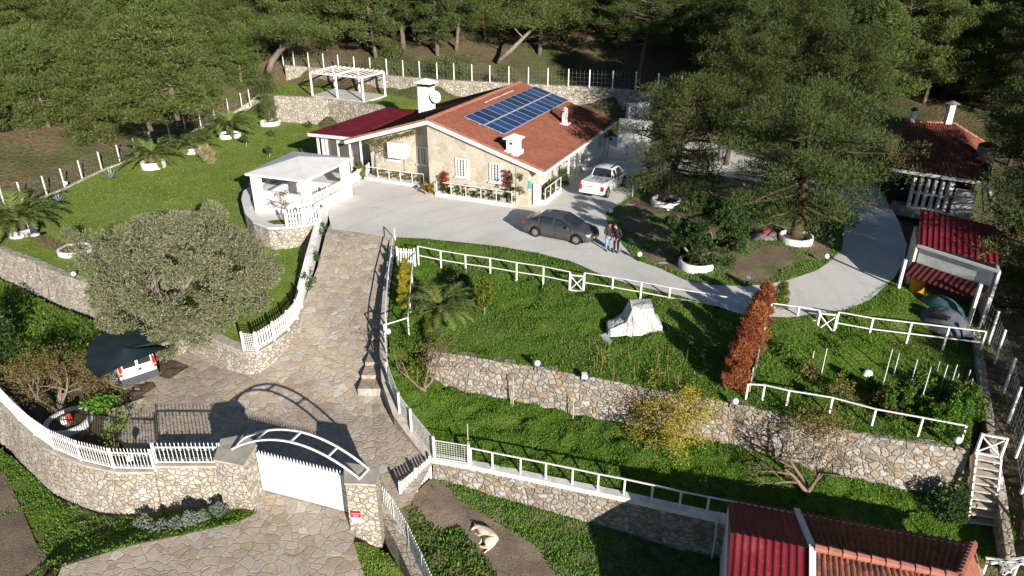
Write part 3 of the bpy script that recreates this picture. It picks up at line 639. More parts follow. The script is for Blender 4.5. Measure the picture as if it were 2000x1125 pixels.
def window(c, ax, out, w, h, par=house, grille=True, nx=3, ny=5):
    """frame, pane and grille of a window; c = centre on the wall face"""
    ax, out = Vector(ax), Vector(out); up = Vector((0, 0, 1)); c = Vector(c)
    f = MB(); t = .09
    for s in (-1, 1):
        f.box(c + ax * s * (w / 2 + t / 2) + out * .02, (t, .14, h + 2 * t), ax, out)
        f.box(c + up * s * (h / 2 + t / 2) + out * .02, (w, .14, t), ax, out)
    f.box(c - up * (h / 2 + t + .03) + out * .07, (w + .3, .24, .06), ax, out)
    f.box(c + out * .03, (.05, .06, h), ax, out)
    fr = f.build('window', M['white'], par)
    g = MB(); g.box(c + out * .008, (w, .012, h), ax, out); g.build('pane', M['glass'], fr)
    cu = MB()
    for s in (-1, 1): cu.box(c + ax * s * w * .33 + out * .0165, (w * .22, .004, h * .98), ax, out)
    cu.build('curtain', M['plaster_dirty'], fr)
    if grille:
        b = MB()
        for i in range(1, nx + 1): b.box(c + ax * (w * (i / (nx + 1) - .5)) + out * .12, (.022, .022, h + .1), ax, out)
        for j in range(1, ny + 1): b.box(c + up * (h * (j / (ny + 1) - .5)) + out * .135, (w + .1, .022, .022), ax, out)
        b.build('grille', M['white'], fr)
    return fr
for u, z in ((2.48, 2.15), (5.1, 2.12)): window(H(u, -.5, z), HU, -HV, .82, 1.15)
for u in (-1.62, -4.3): window(H(u, 1.2, 2.12), HU, -HV, .85, 1.15)
window(H(7.40, 2.2, 1.6), HV, HU, .8, 1.0)
d = MB(); d.box(H(6.32, 5.6, 1.05), (.06, .95, 2.1), HU); dd = d.build('door', M['plaster_dirty'], house)
MB().ball(H(6.39, 5.25, 1.0), .05, 8, 6).build('handle', M['chrome'], dd)
d = MB(); d.box(H(8.02, 11.4, 1.05), (.05, 1.5, 2.1), HU); d.build('side_door', M['white'], house)
window(H(8.0, 13.4, 1.6), HV, HU, .9, 1.0)
pl = MB(); pl.box(H(-3.3, .72, .07), (6.2, .95, .24), HU); pl.build('plinth', M['plaster'], house)   # planter kerb on the left
pl2 = MB(); pl2.box(H(3.5, -.95, .08), (6.0, .12, .34), HU); pl2.box(H(.56, -.72, .08), (.12, .34, .34), HU); pl2.box(H(6.44, -.72, .08), (.12, .34, .34), HU); pl2.build('planter_kerb', M['plaster'], house)
pl3 = MB(); pl3.box(H(8.3, 2.0, .1), (.12, 3.2, .4), HU); pl3.box(H(7.9, .45, .1), (.8, .12, .4), HU); pl3.box(H(7.9, 3.55, .1), (.8, .12, .4), HU); pl3.build('planter_kerb', M['plaster'], house)
MB().box(H(7.86, .12, .75), (.5, .22, 1.5), HU).build('meter_cabinet', M['white'], house)
MB().box(H(7.6, -.56, 1.6), (.22, .06, .5), HU).build('wall_plaque', flat('turquoise_plaque', (.08, .42, .40), .5), house)
# chimneys of the house
def chimney(name, u, v, w, d_, h, capw, par):
    z0 = rz_house(u) - .5
    b = MB(); b.box(H(u, v, z0 + (h + .5) / 2), (w, d_, h + .5), HU)
    ch = b.build(name, M['plaster'], par)
    return ch, rz_house(u) + h
ch, zt = chimney('chimney', -5.75, 8.9, 1.15, .85, 2.05, 0, roof)
ho = MB(); 
for s in (-1, 1): ho.box(H(-5.75 + s * .48, 8.9, zt + .13), (.18, .85, .26), HU)
ho.box(H(-5.75, 8.9, zt + .13), (.12, .85, .26), HU); ho.build('flue_openings', M['screen'], roof)
cb = MB(); z = zt + .26; e = [H(-5.75 + a * .78, 8.9 + b * .62, z) for a, b in ((-1, -1), (1, -1), (1, 1), (-1, 1))]
cb.add(e + [p + Vector((0, 0, .10)) for p in e] + [H(-5.75, 8.9, z + .42)], [(3, 2, 1, 0)] + [(i, (i + 1) % 4, 4 + (i + 1) % 4, 4 + i) for i in range(4)] + [(4 + i, 4 + (i + 1) % 4, 8) for i in range(4)])
cb.build('chimney_cap', M['plaster'], roof)
ch2, zt = chimney('front_chimney', 6.1, .15, .78, .74, 1.0, 0, roof)
cb = MB(); cb.box(H(6.1, .15, rz_house(6.1) + .10), (1.02, .98, .3), HU)
z = zt; e = [H(6.1 + a * .58, .15 + b * .56, z) for a, b in ((-1, -1), (1, -1), (1, 1), (-1, 1))]
cb.add(e + [p + Vector((0, 0, .07)) for p in e] + [H(6.1, .15, z + .36)], [(3, 2, 1, 0)] + [(i, (i + 1) % 4, 4 + (i + 1) % 4, 4 + i) for i in range(4)] + [(4 + i, 4 + (i + 1) % 4, 8) for i in range(4)])
cb.build('chimney_cap', M['plaster'], ch2)
MB().box(H(6.05, -.23, zt - .26), (.18, .02, .14), HU).build('flue_opening', M['screen'], ch2)
b = MB(); b.box(H(6.2, 9.7, rz_house(6.2) + .06), (.75, .75, .12), HU); b.box(H(6.2, 9.7, rz_house(6.2) + .62), (.34, .34, 1.1), HU); b.lathe(H(6.2, 9.7, rz_house(6.2) + 1.16), [(.2, 0), (.16, .12), (.02, .2)], 10)
v3 = b.build('vent_pipe', M['plaster'], roof)
MB().ball(H(6.12, 9.52, rz_house(6.2) + 1.02), .07, 8, 6).build('flue_opening', M['screen'], v3)
# veranda with the flat red metal roof
VZ = 3.12
ver = thing('veranda', 'glazed veranda under a flat dark red metal roof beside the house', 'veranda', H(-9, 3))
def metal_sheet(o, across, down, wid, length, pitch=.3, amp=.03):
    o = Vector(o); ac = Vector(across).normalized(); dn = Vector(down).normalized(); nr = ac.cross(dn); nr = nr if nr.z > 0 else -nr
    prof = [(0, 0), (.55, 0), (.65, 1), (.9, 1)]
    xs, hs = [], []
    for i in range(int(wid / pitch)):
        for t, h in prof: xs.append((i + t) * pitch); hs.append(h * amp)
    xs.append(wid); hs.append(0)
    X, Y = np.meshgrid(xs, [0, length]); Z = np.meshgrid(hs, [0, 1])[0]
    pts = np.array(o) + X[..., None] * np.array(ac) + Y[..., None] * np.array(dn) + Z[..., None] * np.array(nr)
    n1 = len(xs); q = np.stack([np.arange(n1 - 1), np.arange(1, n1), n1 + np.arange(1, n1), n1 + np.arange(n1 - 1)], 1)
    if ac.cross(dn).z < 0: q = q[:, ::-1].copy()
    return pts.reshape(-1, 3), q
u0, u1 = -11.2, -7.0
def vq(u, v): return VZ - .02 * (-7 - u) + .028 * v
vr = [H(u1, .25, vq(u1, .25)), H(u1, 9.5, vq(u1, 9.5)), H(u0 + 1.0, 9.5, vq(u0, 9.5)), H(u0, .25, vq(u0, .25))]
MB().prism(vr, (0, 0, .05)).build('metal_roof', M['red_metal'], ver)
seam = MB()
for i in range(1, 16):
    t = i / 16; a = vr[0].lerp(vr[1], t); b = vr[3].lerp(vr[2], t); seam.bar(a + Vector((0, 0, .055)), b + Vector((0, 0, .055)), .03, .02)
seam.build('roof_seams', M['red_metal'], ver)
ft = MB(); ft.bar(vr[3] + Vector((0, 0, -.09)) - HV * .06, vr[0] + Vector((0, 0, -.09)) - HV * .06, .14, .22); ft.bar(vr[3] + Vector((0, 0, -.09)) - HU * .06, vr[2] + Vector((0, 0, -.09)) - HU * .06, .12, .2)
ft.build('fascia', M['white'], ver)
fl = MB(); fl.prism([H(u0 + .3, .6, -.6), H(-6.3, .6, -.6), H(-6.3, 9.2, -.6), H(u0 + .3, 9.2, -.6)], (0, 0, .55)); fl.build('floor', M['grey_conc'], ver)
for u in (-10.7, -9.9, -6.75): MB().box(H(u, .62, 1.5), (.14 if u < -7 else .1, .14, 3.1), HU).build('post', M['white'], ver)
MB().box(H(-10.2, .85, 1.5), (.5, .3, 3.1), HU).build('pier', M['plaster'], ver)
df = MB(); uc = -8.35
for s in (-1, 1): df.box(H(uc + s * .55, .7, 1.4), (.14, .1, 2.8), HU)
df.box(H(uc, .7, 2.55), (.98, .1, .24), HU); df.box(H(uc, .7, .1), (.98, .1, .2), HU)
dfo = df.build('glass_door', M['white'], ver)
GL2 = glass('veranda_glass', (.09, .085, .08), .12)
MB().box(H(uc, .72, 1.3), (.96, .03, 2.2), HU).build('pane', GL2, dfo)
MB().box(H(-9.45, .74, 1.45), (1.0, .03, 2.9), HU).box(H(-7.2, .74, 1.45), (.75, .03, 2.9), HU).build('side_glazing', GL2, ver)
MB().box(H(-8.6, 4.5, 1.35), (3.8, .1, 2.6), HU).build('inner_wall', M['plaster_dirty'], ver)
rl = MB()
a, b = H(-11.9, -.3, 0), H(-10.6, .5, 0)
nseg = 3
for i in range(nseg):
    p, q = H(-13.4 + i * .95, .55 - 0 * i, 0), H(-13.4 + (i + 1) * .95, .55, 0)
    up = Vector((0, 0, 1))
    rl.bar(p + up * .1, q + up * 1.0, .05); rl.bar(p + up * 1.0, q + up * .1, .05); rl.bar(p + up * 1.02, q + up * 1.02, .07); rl.bar(p + up * .08, q + up * .08, .05); rl.bar(p - up * .5, p + up * 1.05, .07)
rl.bar(H(-10.55, .55, -.4), H(-10.55, .55, 1.05), .07)
rl.build('cross_railing', M['white'], ver)
MB().prism([H(-13.5, .35, -.5), H(-10.95, .35, -.5), H(-10.95, 1.2, -.5), H(-13.5, 1.2, -.5)], (0, 0, .45)).build('landing', M['grey_conc'], ver)
# solar array, dish, white cabinet on the wall
sol_ = thing('solar_array', 'dark blue solar panel array in two rows on the right roof slope', 'solar array', H(2.8, 8.9, rz_house(2.8)))
dnr = (HU + Vector((0, 0, -SL))).normalized(); nr = HV.cross(dnr); nr = nr if nr.z > 0 else -nr
def sol_mat():
    m = NT('solar_cells', .12, .6); g = m.n.new('ShaderNodeNewGeometry'); oi = m.n.new('ShaderNodeObjectInfo')
    m.color(m.ramp(oi.outputs['Random'], [(.2, (.010, .020, .060)), (.8, (.022, .050, .17))])); m.b.inputs['Coat Weight'].default_value = .25; return m.m
SM = sol_mat(); SF = flat('aluminium_frame', (.52, .54, .56), .4, .5, metal=.3); CELL = flat('cell_lines', (.05, .08, .16), .3, .5)
base = H(0, 0, ZR + .14)
for r_ in range(2):
    for c_ in range(12):
        o_ = base + dnr * (1.32 + r_ * 1.68 + .79) + HV * (2.28 + c_ * 1.1 + .55)
        fr = MB()
        for s in (-1, 1):
            fr.box(o_ + HV * s * .532, (1.60, .03, .045), dnr, HV); fr.box(o_ + dnr * s * .785, (.03, 1.035, .045), dnr, HV)
        pn = MB(); pn.box(o_ + nr * .004, (1.54, 1.035, .03), dnr, HV)
        po = pn.build('solar_panel', SM, sol_)
        fr.build('panel_frame', SF, po)
ra = MB(); ra.box(base + dnr * (1.32 + 1.63) + HV * 8.88 - nr * .01, (.12, 13.2, .05), dnr, HV)
for du in (.3, 1.3, 2.0, 3.0): ra.box(base + dnr * (1.32 + du) + HV * 8.88 - nr * .06, (.05, 13.3, .05), dnr, HV)
ra.build('mounting_rails', SF, sol_)
ds = thing('satellite_dish', 'white satellite dish on the tall chimney', 'satellite dish', H(-4.9, 8.9, rz_house(5) + .3))
p0 = H(-4.85, 8.75, rz_house(5) + 1.05); aim = Vector((.55, -.75, .38)).normalized()
def disc(c, n, r, depth, mb, seg=20):
    a = n.orthogonal().normalized(); b = n.cross(a); vs = []
    for k in range(4):
        rr = r * k / 3
        for j in range(seg): t = 2 * math.pi * j / seg; vs.append(c + (a * math.cos(t) + b * math.sin(t)) * max(rr, .005) + n * depth * (k / 3) ** 2)
    mb.add(vs, [(k * seg + j, k * seg + (j + 1) % seg, (k + 1) * seg + (j + 1) % seg, (k + 1) * seg + j) for k in range(3) for j in range(seg)])
dm = MB(); disc(p0, aim, .5, .1, dm); disc(p0 - aim * .02, aim, .5, .1, dm); dm.build('dish', M['white'], ds, True)
MB().tube([H(-5.15, 8.7, rz_house(5) + .7), p0 - aim * .03], .035).tube([p0 - aim * .02 - Vector((0, 0, .4)), p0 + aim * .5 - Vector((0, 0, .15))], .015).build('arm', M['wire'], ds)
MB().box(p0 + aim * .52 - Vector((0, 0, .14)), (.1, .1, .1)).build('receiver', M['plaster_dirty'], ds)
bx = thing('wall_cabinet', 'white box cabinet mounted high on the stone wall above a window', 'cabinet', H(-3.6, .9, 2.4))
MB().box(H(-3.62, .83, 2.45), (1.3, .7, 1.15), HU).build('box', M['white'], bx)
MB().box(H(-3.62, .47, 2.45), (1.2, .02, 1.05), HU).build('front_panel', M['white'], bx)
MB().tube([H(-3.3, 1.12, 1.9), H(-3.3, 1.12, .2)], .02).build('pipe', M['wire'], bx)
# low metal railings of the planters
def planter_rail(label, pts, h=.85):
    t = thing('planter_railing', label, 'railing', pts[0])
    for p in pts: MB().bar(p, p + Vector((0, 0, h)), .045).build('post', M['white'], t)
    r = MB()
    for a, b in zip(pts[:-1], pts[1:]): r.bar(a + Vector((0, 0, h)), b + Vector((0, 0, h)), .05)
    r.build('rail', M['white'], t); return t
planter_rail('low white railing of the planter along the recessed stone wall', [H(-6.2 + i * 1.0, .35, .15) for i in range(6)])
planter_rail('low white railing of the flower bed under the gable windows', [H(.6 + i * 1.17, -.95, .2) for i in range(6)])
planter_rail('low white railing of the planter on the right side of the house', [H(8.3, .5 + i * 1.0, .25) for i in range(4)])

# ------------------------------------------------------------------ white pergolas, back yard walls
def pergola(label, c, name='pergola', h=2.3, slats=13):
    """c: four corners near-left, near-right, far-right, far-left at floor level"""
    c = [Vector(p) for p in c]; up = Vector((0, 0, h)); t = thing(name, label, 'pergola', (c[0] + c[2]) / 2)
    for p in c + [(c[0] + c[1]) / 2, (c[2] + c[3]) / 2]: MB().bar(p, p + up, .17).build('post', M['white'], t)
    b = MB()
    for i in range(4): b.bar(c[i] + up, c[(i + 1) % 4] + up, .12, .2)
    b.bar((c[0] + c[1]) / 2 + up, (c[2] + c[3]) / 2 + up, .12, .2); b.build('beam', M['white'], t)
    for i in range(slats):
        s = (i + .5) / slats; a = c[0].lerp(c[1], s) + up + Vector((0, 0, .12)); q = c[3].lerp(c[2], s) + up + Vector((0, 0, .12))
        MB().bar(a - (q - a).normalized() * .25, q + (q - a).normalized() * .25, .055, .05).build('slat', M['white'], t)
    return t
pc = [A(611, 187, 2.2), A(711, 199, 2.2), A(753, 186, 2.2), A(655, 174, 2.2)]
pergola('white timber pergola standing on the grass terrace above the lawn', pc, slats=11)
ps = MB(); cen = sum(pc, Vector()) / 4; ps.prism([cen + (p - cen) * 1.04 - Vector((0, 0, .25)) for p in pc], (0, 0, .28)); tag(ps.build('concrete_slab', M['grey_conc']), kind='structure')
pergola('low white slatted pergola partly hidden behind the tall chimney', [A(846, 201, 1.3) , A(893, 194, 1.3), A(905, 189, 1.3), A(862, 193, 1.3)], h=2.0, slats=7)
yw = MB(); a, b, c_ = A(1207, 287, -.05), A(1272, 293, -.05), A(1300, 270, -.05)
def wall_block(name, label, p, q, h, t=.25, mat=None, cat='wall'):
    mb = MB(); mid = (p + q) / 2; d = q - p; mb.box(mid + Vector((0, 0, h / 2)), (d.length, t, h), d); return tag(mb.build(name, mat or M['plaster']), label, cat)
wall_block('garden_wall', 'tall white wall behind the right corner of the house', A(1206, 288, -.05), A(1271, 294, -.05), 2.55)
wall_block('garden_wall', 'higher white wall step behind the white yard wall', A(1222, 266, -.05), A(1262, 262, -.05), 3.0, .5)
wall_block('garden_wall', 'dark stone yard wall in the shade between white wall and pine', A(1274, 292, -.05), A(1330, 300, -.05), 1.7, .3, M['rubble_fine'])
wall_block('garden_wall', 'low white garden wall along the back of the drive under the pines', A(1385, 331, 0), A(1480, 352, 0), .55, .25)
wall_block('garden_wall', 'cream wall fragment seen through the pine branches left of the tiled cottage', A(1664, 304, 0), A(1722, 312, 0), 1.5, .3, M['rubble_fine'])

# ------------------------------------------------------------------ patio hut, patio wall, ramp walls
pz = .0
pat = [A(499, 368, pz), A(478, 384, pz), A(474, 400, pz), A(481, 428, pz), A(497, 445, pz), A(526, 456, pz), A(562, 456, pz), A(600, 451, pz), A(628, 444, pz)]
patio = patch('patio_floor', pat + [A(640, 405, pz), A(676, 368, pz), A(722, 338, pz), A(690, 320, pz), A(600, 320, pz), A(520, 345, pz)], M['conc'], res=.8, bumps=.004)
wall('patio_wall', 'curved stone patio wall with a broad white coping above the lawn', [p + Vector((0, 0, .42)) for p in [A(545, 345, pz)] + pat], [-.8, -.9, -.95, -1.0, -1.1, -1.2, -1.2, -1.2, -1.2, -1.1], M['rubble'], coping=M['plaster'], cop_h=.12, thick=.5, batter=.06, rough=.03)
MB().lathe(A(545, 437, .03), [(.02, .0), (.9, .0), (.9, .05), (.02, .12)], 20, 1, .7).build('flower_bed', M['rough_grass'])
tag(bpy.data.objects['flower_bed'], 'small oval grass bed in the paved patio', 'flower bed')
hut = thing('garden_kiosk', 'white plastered patio kiosk with a broad flat hipped roof', 'kiosk', A(590, 360, 0))
hc = [A(478, 343, 2.55), A(597, 357, 2.55), A(690, 312, 2.55), A(573, 299, 2.55)]
cen = sum(hc, Vector()) / 4; apex = cen + Vector((0, 0, .75))
MB().add(hc + [p + Vector((0, 0, .14)) for p in hc] + [apex], [(3, 2, 1, 0)] + [(i, (i + 1) % 4, 4 + (i + 1) % 4, 4 + i) for i in range(4)] + [(4 + i, 4 + (i + 1) % 4, 8) for i in range(4)]).build('roof', M['plaster'], hut)
for k_, i in enumerate((0, 1, 2, 3)):
    p = cen + (hc[i] - cen) * .82; p.z = 0
    MB().box(p + Vector((0, 0, 1.27)), (.5, .5, 2.56), hc[1] - hc[0]).build('pillar', M['plaster'], hut)
cn = [cen + (p - cen) * .82 for p in hc]
for p in cn: p.z = 0
def lowwall(p, q, h, t, mb): mb.box((p + q) / 2 + Vector((0, 0, h / 2)), ((q - p).length - .5, t, h), q - p)
lw = MB(); lowwall(cn[0], cn[1], 1.5, .22, lw); lowwall(cn[3], cn[0], 1.0, .22, lw); lw.build('counter_wall', M['plaster'], hut)
lw = MB(); lowwall(cn[1], cn[2], .75, .25, lw); lw.build('parapet', M['plaster'], hut)
MB().box((cn[2] + cn[3]) / 2 + Vector((0, 0, .45)), (2.6, .7, .9), cn[2] - cn[3]).build('worktop', M['plaster_dirty'], hut)
def fence(name, label, pts, h=1.0, kind='picket', group=None, post_w=.09, pitch=.16, pw=.08, mat=None, tops=None, cat='fence', post_every=None, rails=None, post_ext=.08, base_gap=.06, pt=.025):
    """pts: base points; posts at every point; infill of pickets, wire mesh, spikes or plain rails"""
    mat = mat or M['white']; pts = [Vector(p) for p in pts]; t = thing(name, label, cat, pts[0], group=group); up = Vector((0, 0, 1))
    for p in pts: MB().bar(p - up * .1, p + up * (h + post_ext), post_w).build('post', mat, t)
    r, f = MB(), MB()
    rl_ = rails if rails is not None else {'picket': (.2, .78), 'spike': (.08, .86), 'mesh': (.03, 1.0), 'wire': (), 'rail': (1.0,)}[kind]
    for a, b in zip(pts[:-1], pts[1:]):
        d = (b - a); L = d.length; n = max(1, int(L / pitch))
        for k in rl_: r.bar(a + up * h * k, b + up * h * k, .05 if kind != 'mesh' else .02, .05 if kind != 'mesh' else .02)
        if kind in ('picket', 'spike'):
            for i in range(n):
                p = a.lerp(b, (i + .5) / n)
                if kind == 'picket': f.box(p + up * (base_gap + h) / 2, (pw, pt, h - base_gap), d)
                else:
                    f.bar(p + up * .04, p + up * h, .022); f.ball(p + up * (h * .48), .028, 6, 4); f.lathe(p + up * h, [(.022, 0), (.024, .03), (.003, .11)], 6)
                    if i % 2 == 0:
                        for zz_ in (h * .77, h * .16):
                            f.bar(p + up * (zz_ - .06) - d / L * .07, p + up * (zz_ + .06) + d / L * .07, .018); f.bar(p + up * (zz_ + .06) - d / L * .07, p + up * (zz_ - .06) + d / L * .07, .018)
        elif kind in ('mesh', 'wire'):
            s = pitch; wr = pw
            for i in range(1, int(L / s)): p = a.lerp(b, i * s / L); f.bar(p + up * .04, p + up * h, wr)
            for j in range(int(h / s) + 1): f.bar(a + up * min(h, .04 + j * s), b + up * min(h, .04 + j * s), wr)
    if r.v: r.build('rail', mat, t)
    if f.v: f.build({'picket': 'pickets', 'spike': 'spindles', 'mesh': 'wire_panel', 'wire': 'wire_mesh'}[kind], mat if kind != 'wire' else M['wire'], t)
    return t
def along(pts, step):
    """points every step metres along a polyline"""
    pts = [Vector(p) for p in pts]; L = [0]
    for a, b in zip(pts[:-1], pts[1:]): L.append(L[-1] + (b - a).length)
    n = max(1, round(L[-1] / step)); outp = []
    for i in range(n + 1):
        s = L[-1] * i / n; j = max(k for k in range(len(L)) if L[k] <= s + 1e-6); j = min(j, len(pts) - 2)
        outp.append(pts[j].lerp(pts[j + 1], (s - L[j]) / (L[j + 1] - L[j])))
    return outp
fence('picket_fence', 'white picket fence from the kiosk to the house corner', along([A(677, 368, 0), A(722, 340, 0)], 1.8), .85, pitch=.17, pw=.10)
fence('picket_fence', 'white picket fence on the curved front of the patio wall', along([p + Vector((0, 0, .42)) for p in [A(562, 456, 0), A(600, 451, 0), A(628, 444, 0)]], 1.0), 1.05, pitch=.17, pw=.09)
kr = P([(600, 384, .0), (640, 372, 0), (668, 362, 0)])
fence('picket_fence', 'short white picket railing on the kiosk parapet', along([cn[1] + Vector((0, 0, .75)), cn[2] + Vector((0, 0, .75))], 2.2), .6, pitch=.15, pw=.06)
wall_block('parapet_wall', 'low white parapet between the kiosk and the drive', A(641, 402, 0), A(676, 372, 0), .75, .3)
fence('picket_fence', 'white picket fence on the curved rubble wall beside the ramp', along([A(503, 686, -1.6), A(530, 670, -1.58), A(560, 648, -1.55), A(582, 620, -1.5), A(590, 598, -1.4)], 1.3), 1.0, pitch=.16, pw=.09)
fence('mesh_fence', 'short white wire mesh panel at the end of the curved picket fence', [A(477, 684, -1.6), A(503, 687, -1.6)], .95, 'mesh', pitch=.1, pw=.018)
SP = along([p - Vector((0, -.12, 0)) for p in PW], 1.7)
fence('railing', 'white spiked iron railing along the tall curved boundary wall', SP, .92, 'spike', pitch=.135, post_w=.05, cat='railing')
fence('railing', 'white spiked iron railing on the short raised wall beside the gate', along([p - Vector((0, -.12, 0)) for p in PW2], 2.0), .92, 'spike', pitch=.16, post_w=.05, cat='railing')
# gate
gz = -3.6
def pillar(label, basepx, zb, zt):
    t = thing('gate_pillar', label, 'gate pillar', A(*basepx[0], zb)); q = [A(x, y, zb) for x, y in basepx]; c = sum(q, Vector()) / len(q)
    mb = MB(); rows = 6
    vs = []; n = len(q)
    for r in range(rows + 1):
        for p in q: vs.append(p + (c - p) * .05 * r / rows + Vector((0, 0, (zt - zb + .5) * r / rows - .5)))
    fs = [(r * n + k, r * n + (k + 1) % n, (r + 1) * n + (k + 1) % n, (r + 1) * n + k) for r in range(rows) for k in range(n)] + [tuple(range(rows * n, rows * n + n))]
    mb.add(vs, fs).build('pillar', M['rubble'], t)
    MB().prism([c + (p - c) * 1.0 + Vector((0, 0, zt - zb)) for p in q], (0, 0, .08)).build('capstone', M['coping'], t); return t, c
pl_, cl = pillar('left rubble gate pillar with a flat cement cap', [(437, 988), (494, 1000), (519, 957), (500, 935), (450, 945)], -3.75, -1.55)
pr_, cr = pillar('right rubble gate pillar carrying a small red sign', [(686, 1048), (745, 1050), (752, 1015), (684, 1004)], -4.1, -1.6)
sg = thing('wall_sign', 'small red sign on the right gate pillar', 'sign', A(697, 993, -2.9))
sp = A(697, 1043, -4.1); sp.z = -2.95; sp = Vector((A(690, 1049, -4.1) .lerp(A(738, 1051, -4.1), .22))); sp.z = -2.95; sp.y += .02
fdir = (A(738, 1051, -4.1) - A(690, 1049, -4.1)).normalized(); fn = Vector((fdir.y, -fdir.x, 0))
MB().box(sp + fn * .03, (.36, .05, .24), fdir).build('plate', flat('red_sign', (.42, .01, .03), .4, .5), sg)

# ------------------------------------------------------------------ gate, arch, steps
UP = Vector((0, 0, 1))
ga, gb = AR(517, 957), AR(684, 1001); gd = (gb - ga).normalized(); gn = Vector((gd.y, -gd.x, 0)).normalized(); gl = (gb - ga).length
sl_ = lambda t: ga.lerp(gb, t) + UP * .06
gate = thing('sliding_gate', 'wide white sliding gate with spikes along its top between the two stone pillars', 'gate', ga)
v, f = [], []; n = int(gl / .05)
for i in range(n + 1):
    p = sl_(i / n) + gn * (.02 if (i // 2) % 2 else 0)
    v += [p, p + UP * 1.78]
    if i: f.append((2 * i - 2, 2 * i, 2 * i + 1, 2 * i - 1))
b = len(v); v2 = [p - gn * .05 for p in v]; f += [tuple(j + b for j in q[::-1]) for q in f]
MB().add(v + v2, f).build('panel', M['white'], gate)
fm = MB()
for z in (.03, .9, 1.76): fm.bar(sl_(0) + UP * z + gn * .03, sl_(1) + UP * z + gn * .03, .04, .07)
for t in (0, 1): fm.bar(sl_(t), sl_(t) + UP * 1.82, .08)
fm.build('frame', M['white'], gate)
sk = MB()
for i in range(27): p = sl_((i + .5) / 27) + UP * 1.76; sk.lathe(p, [(.022, 0), (.03, .09), (.004, .2)], 6)
sk.build('spikes', M['white'], gate)
tr_ = MB(); tr_.bar(ga - gd * 3.0 + UP * .01 + gn * .0, gb + UP * .01, .06, .03); tag(tr_.build('gate_rail', M['wire']), 'steel ground rail of the sliding gate', 'rail')
arch = thing('gate_arch', 'white arched metal frame spanning the two gate pillars', 'arch', (cl + cr) / 2 + UP * 2)
A1, B1 = A(453, 877, -1.46), A(702, 935, -1.5); A2, B2 = A(476, 856, -1.46), A(720, 916, -1.5)
def arc(p, q, h, n=18): return [p.lerp(q, i / n) + UP * h * (1 - (2 * i / n - 1) ** 2) for i in range(n + 1)]
for p, q in ((A1, B1), (A2, B2)): MB().tube(arc(p, q, 1.0), .045, 6).build('arc', M['white'], arch)
a1, a2 = arc(A1, B1, 1.0), arc(A2, B2, 1.0)
for i in (0, 4, 9, 14, 18): MB().bar(a1[i], a2[i], .06).build('cross_bar', M['white'], arch)
ink = flat('sign_lettering', (.75, .45, .45), .5, .3)
lt = MB()
for r_, (n_c, zz_) in enumerate(((9, .05), (6, -.05))):
    for k in range(n_c): lt.box(sp + fn * .057 + fdir * ((k - (n_c - 1) / 2) * .033) + UP * zz_, (.019, .003, .05), fdir)
lt.build('lettering', ink, sg)
MB().box(sp + fn * .028 - UP * .28, (.34, .04, .26), fdir).build('intercom', M['plaster_dirty'], sg)
# steps beside the ramp
st = thing('stone_steps', 'broad stone steps climbing along the right edge of the paved ramp', 'steps', AR(730, 640))
NS = 14
Lp = [(768, 470), (757, 530), (745, 590), (733, 640), (720, 700), (700, 773)]
def path_px(P_, t):
    s = t * (len(P_) - 1); i = min(int(s), len(P_) - 2); return (P_[i][0] + (P_[i + 1][0] - P_[i][0]) * (s - i), P_[i][1] + (P_[i + 1][1] - P_[i][1]) * (s - i))
y0, y1 = A(768, 470, -.1).y, AR(700, 773).y
lw_ = [AR(*q) for q in Lp]
def left_at(y): return float(np.interp(-y, [-p.y for p in lw_], [p.x for p in lw_]))
swy = sorted([(p.y, p.x) for p in SW]); right_at = lambda y: float(np.interp(y, [a for a, _ in swy], [b for _, b in swy]))
for i in range(NS):
    ya, yb = y0 + (y1 - y0) * i / NS, y0 + (y1 - y0) * (i + 1) / NS
    zt = rz(ya) + .10 + .10 * i / NS; zb_ = rz(yb) - .3
    a, b, c, d_ = (left_at(yb), yb), (right_at(yb) + .05, yb), (right_at(ya) + .05, ya), (left_at(ya), ya)
    MB().prism([Vector((q[0], q[1], zb_)) for q in (a, b, c, d_)], UP * (zt - zb_)).build('step', M['flag'], st)

# ------------------------------------------------------------------ fences of the gardens
fence('mesh_fence', 'white welded mesh fence on the dark wall dropping towards the gate', [A(759, 746, -2.2), A(781, 806, -2.68), A(804, 838, -2.95), A(848, 893, -3.38)], 1.0, 'mesh', pitch=.11, pw=.009, post_w=.1)
fence('mesh_fence', 'short white welded mesh panel at the corner of the lower garden', [A(849, 895, -3.4), A(916, 906, -3.42)], .95, 'mesh', pitch=.11, pw=.009, post_w=.1)
YR = [A(920, 908, -3.42)] + [A(x, y, z) for x, y, z in [(962, 917, -3.43), (1017, 928, -3.44), (1066, 938, -3.46), (1118, 949, -3.47), (1168, 960, -3.48), (1219, 970, -3.5), (1273, 982, -3.51), (1328, 995, -3.52), (1382, 1006, -3.53), (1428, 1015, -3.55)]]
fence('railing', 'white post and rail fence on the coping above the dog yard', [p + Vector((0, .12, 0)) for p in YR], .78, 'rail', post_w=.075, post_ext=0, cat='railing')
fence('railing', 'white rail along the outer side of the narrow bed beside the steps', [A(772, 470, -.1), A(766, 520, -.5), A(760, 563, -.85), A(755, 640, -1.35), A(755, 690, -1.75), A(759, 740, -2.18)], .85, 'rail', post_w=.06, post_ext=0, cat='railing')
fence('railing', 'white rail along the garden side of the golden conifer bed', [A(812, 518, -.45), A(806, 560, -.7), A(802, 610, -.95), A(799, 652, -1.1)], .85, 'rail', post_w=.06, post_ext=0, cat='railing')
fence('railing', 'short cross rail between the steps and the upper garden', [A(753, 666, -1.4), A(799, 652, -1.12)], .9, 'rail', post_w=.06, post_ext=0, cat='railing')
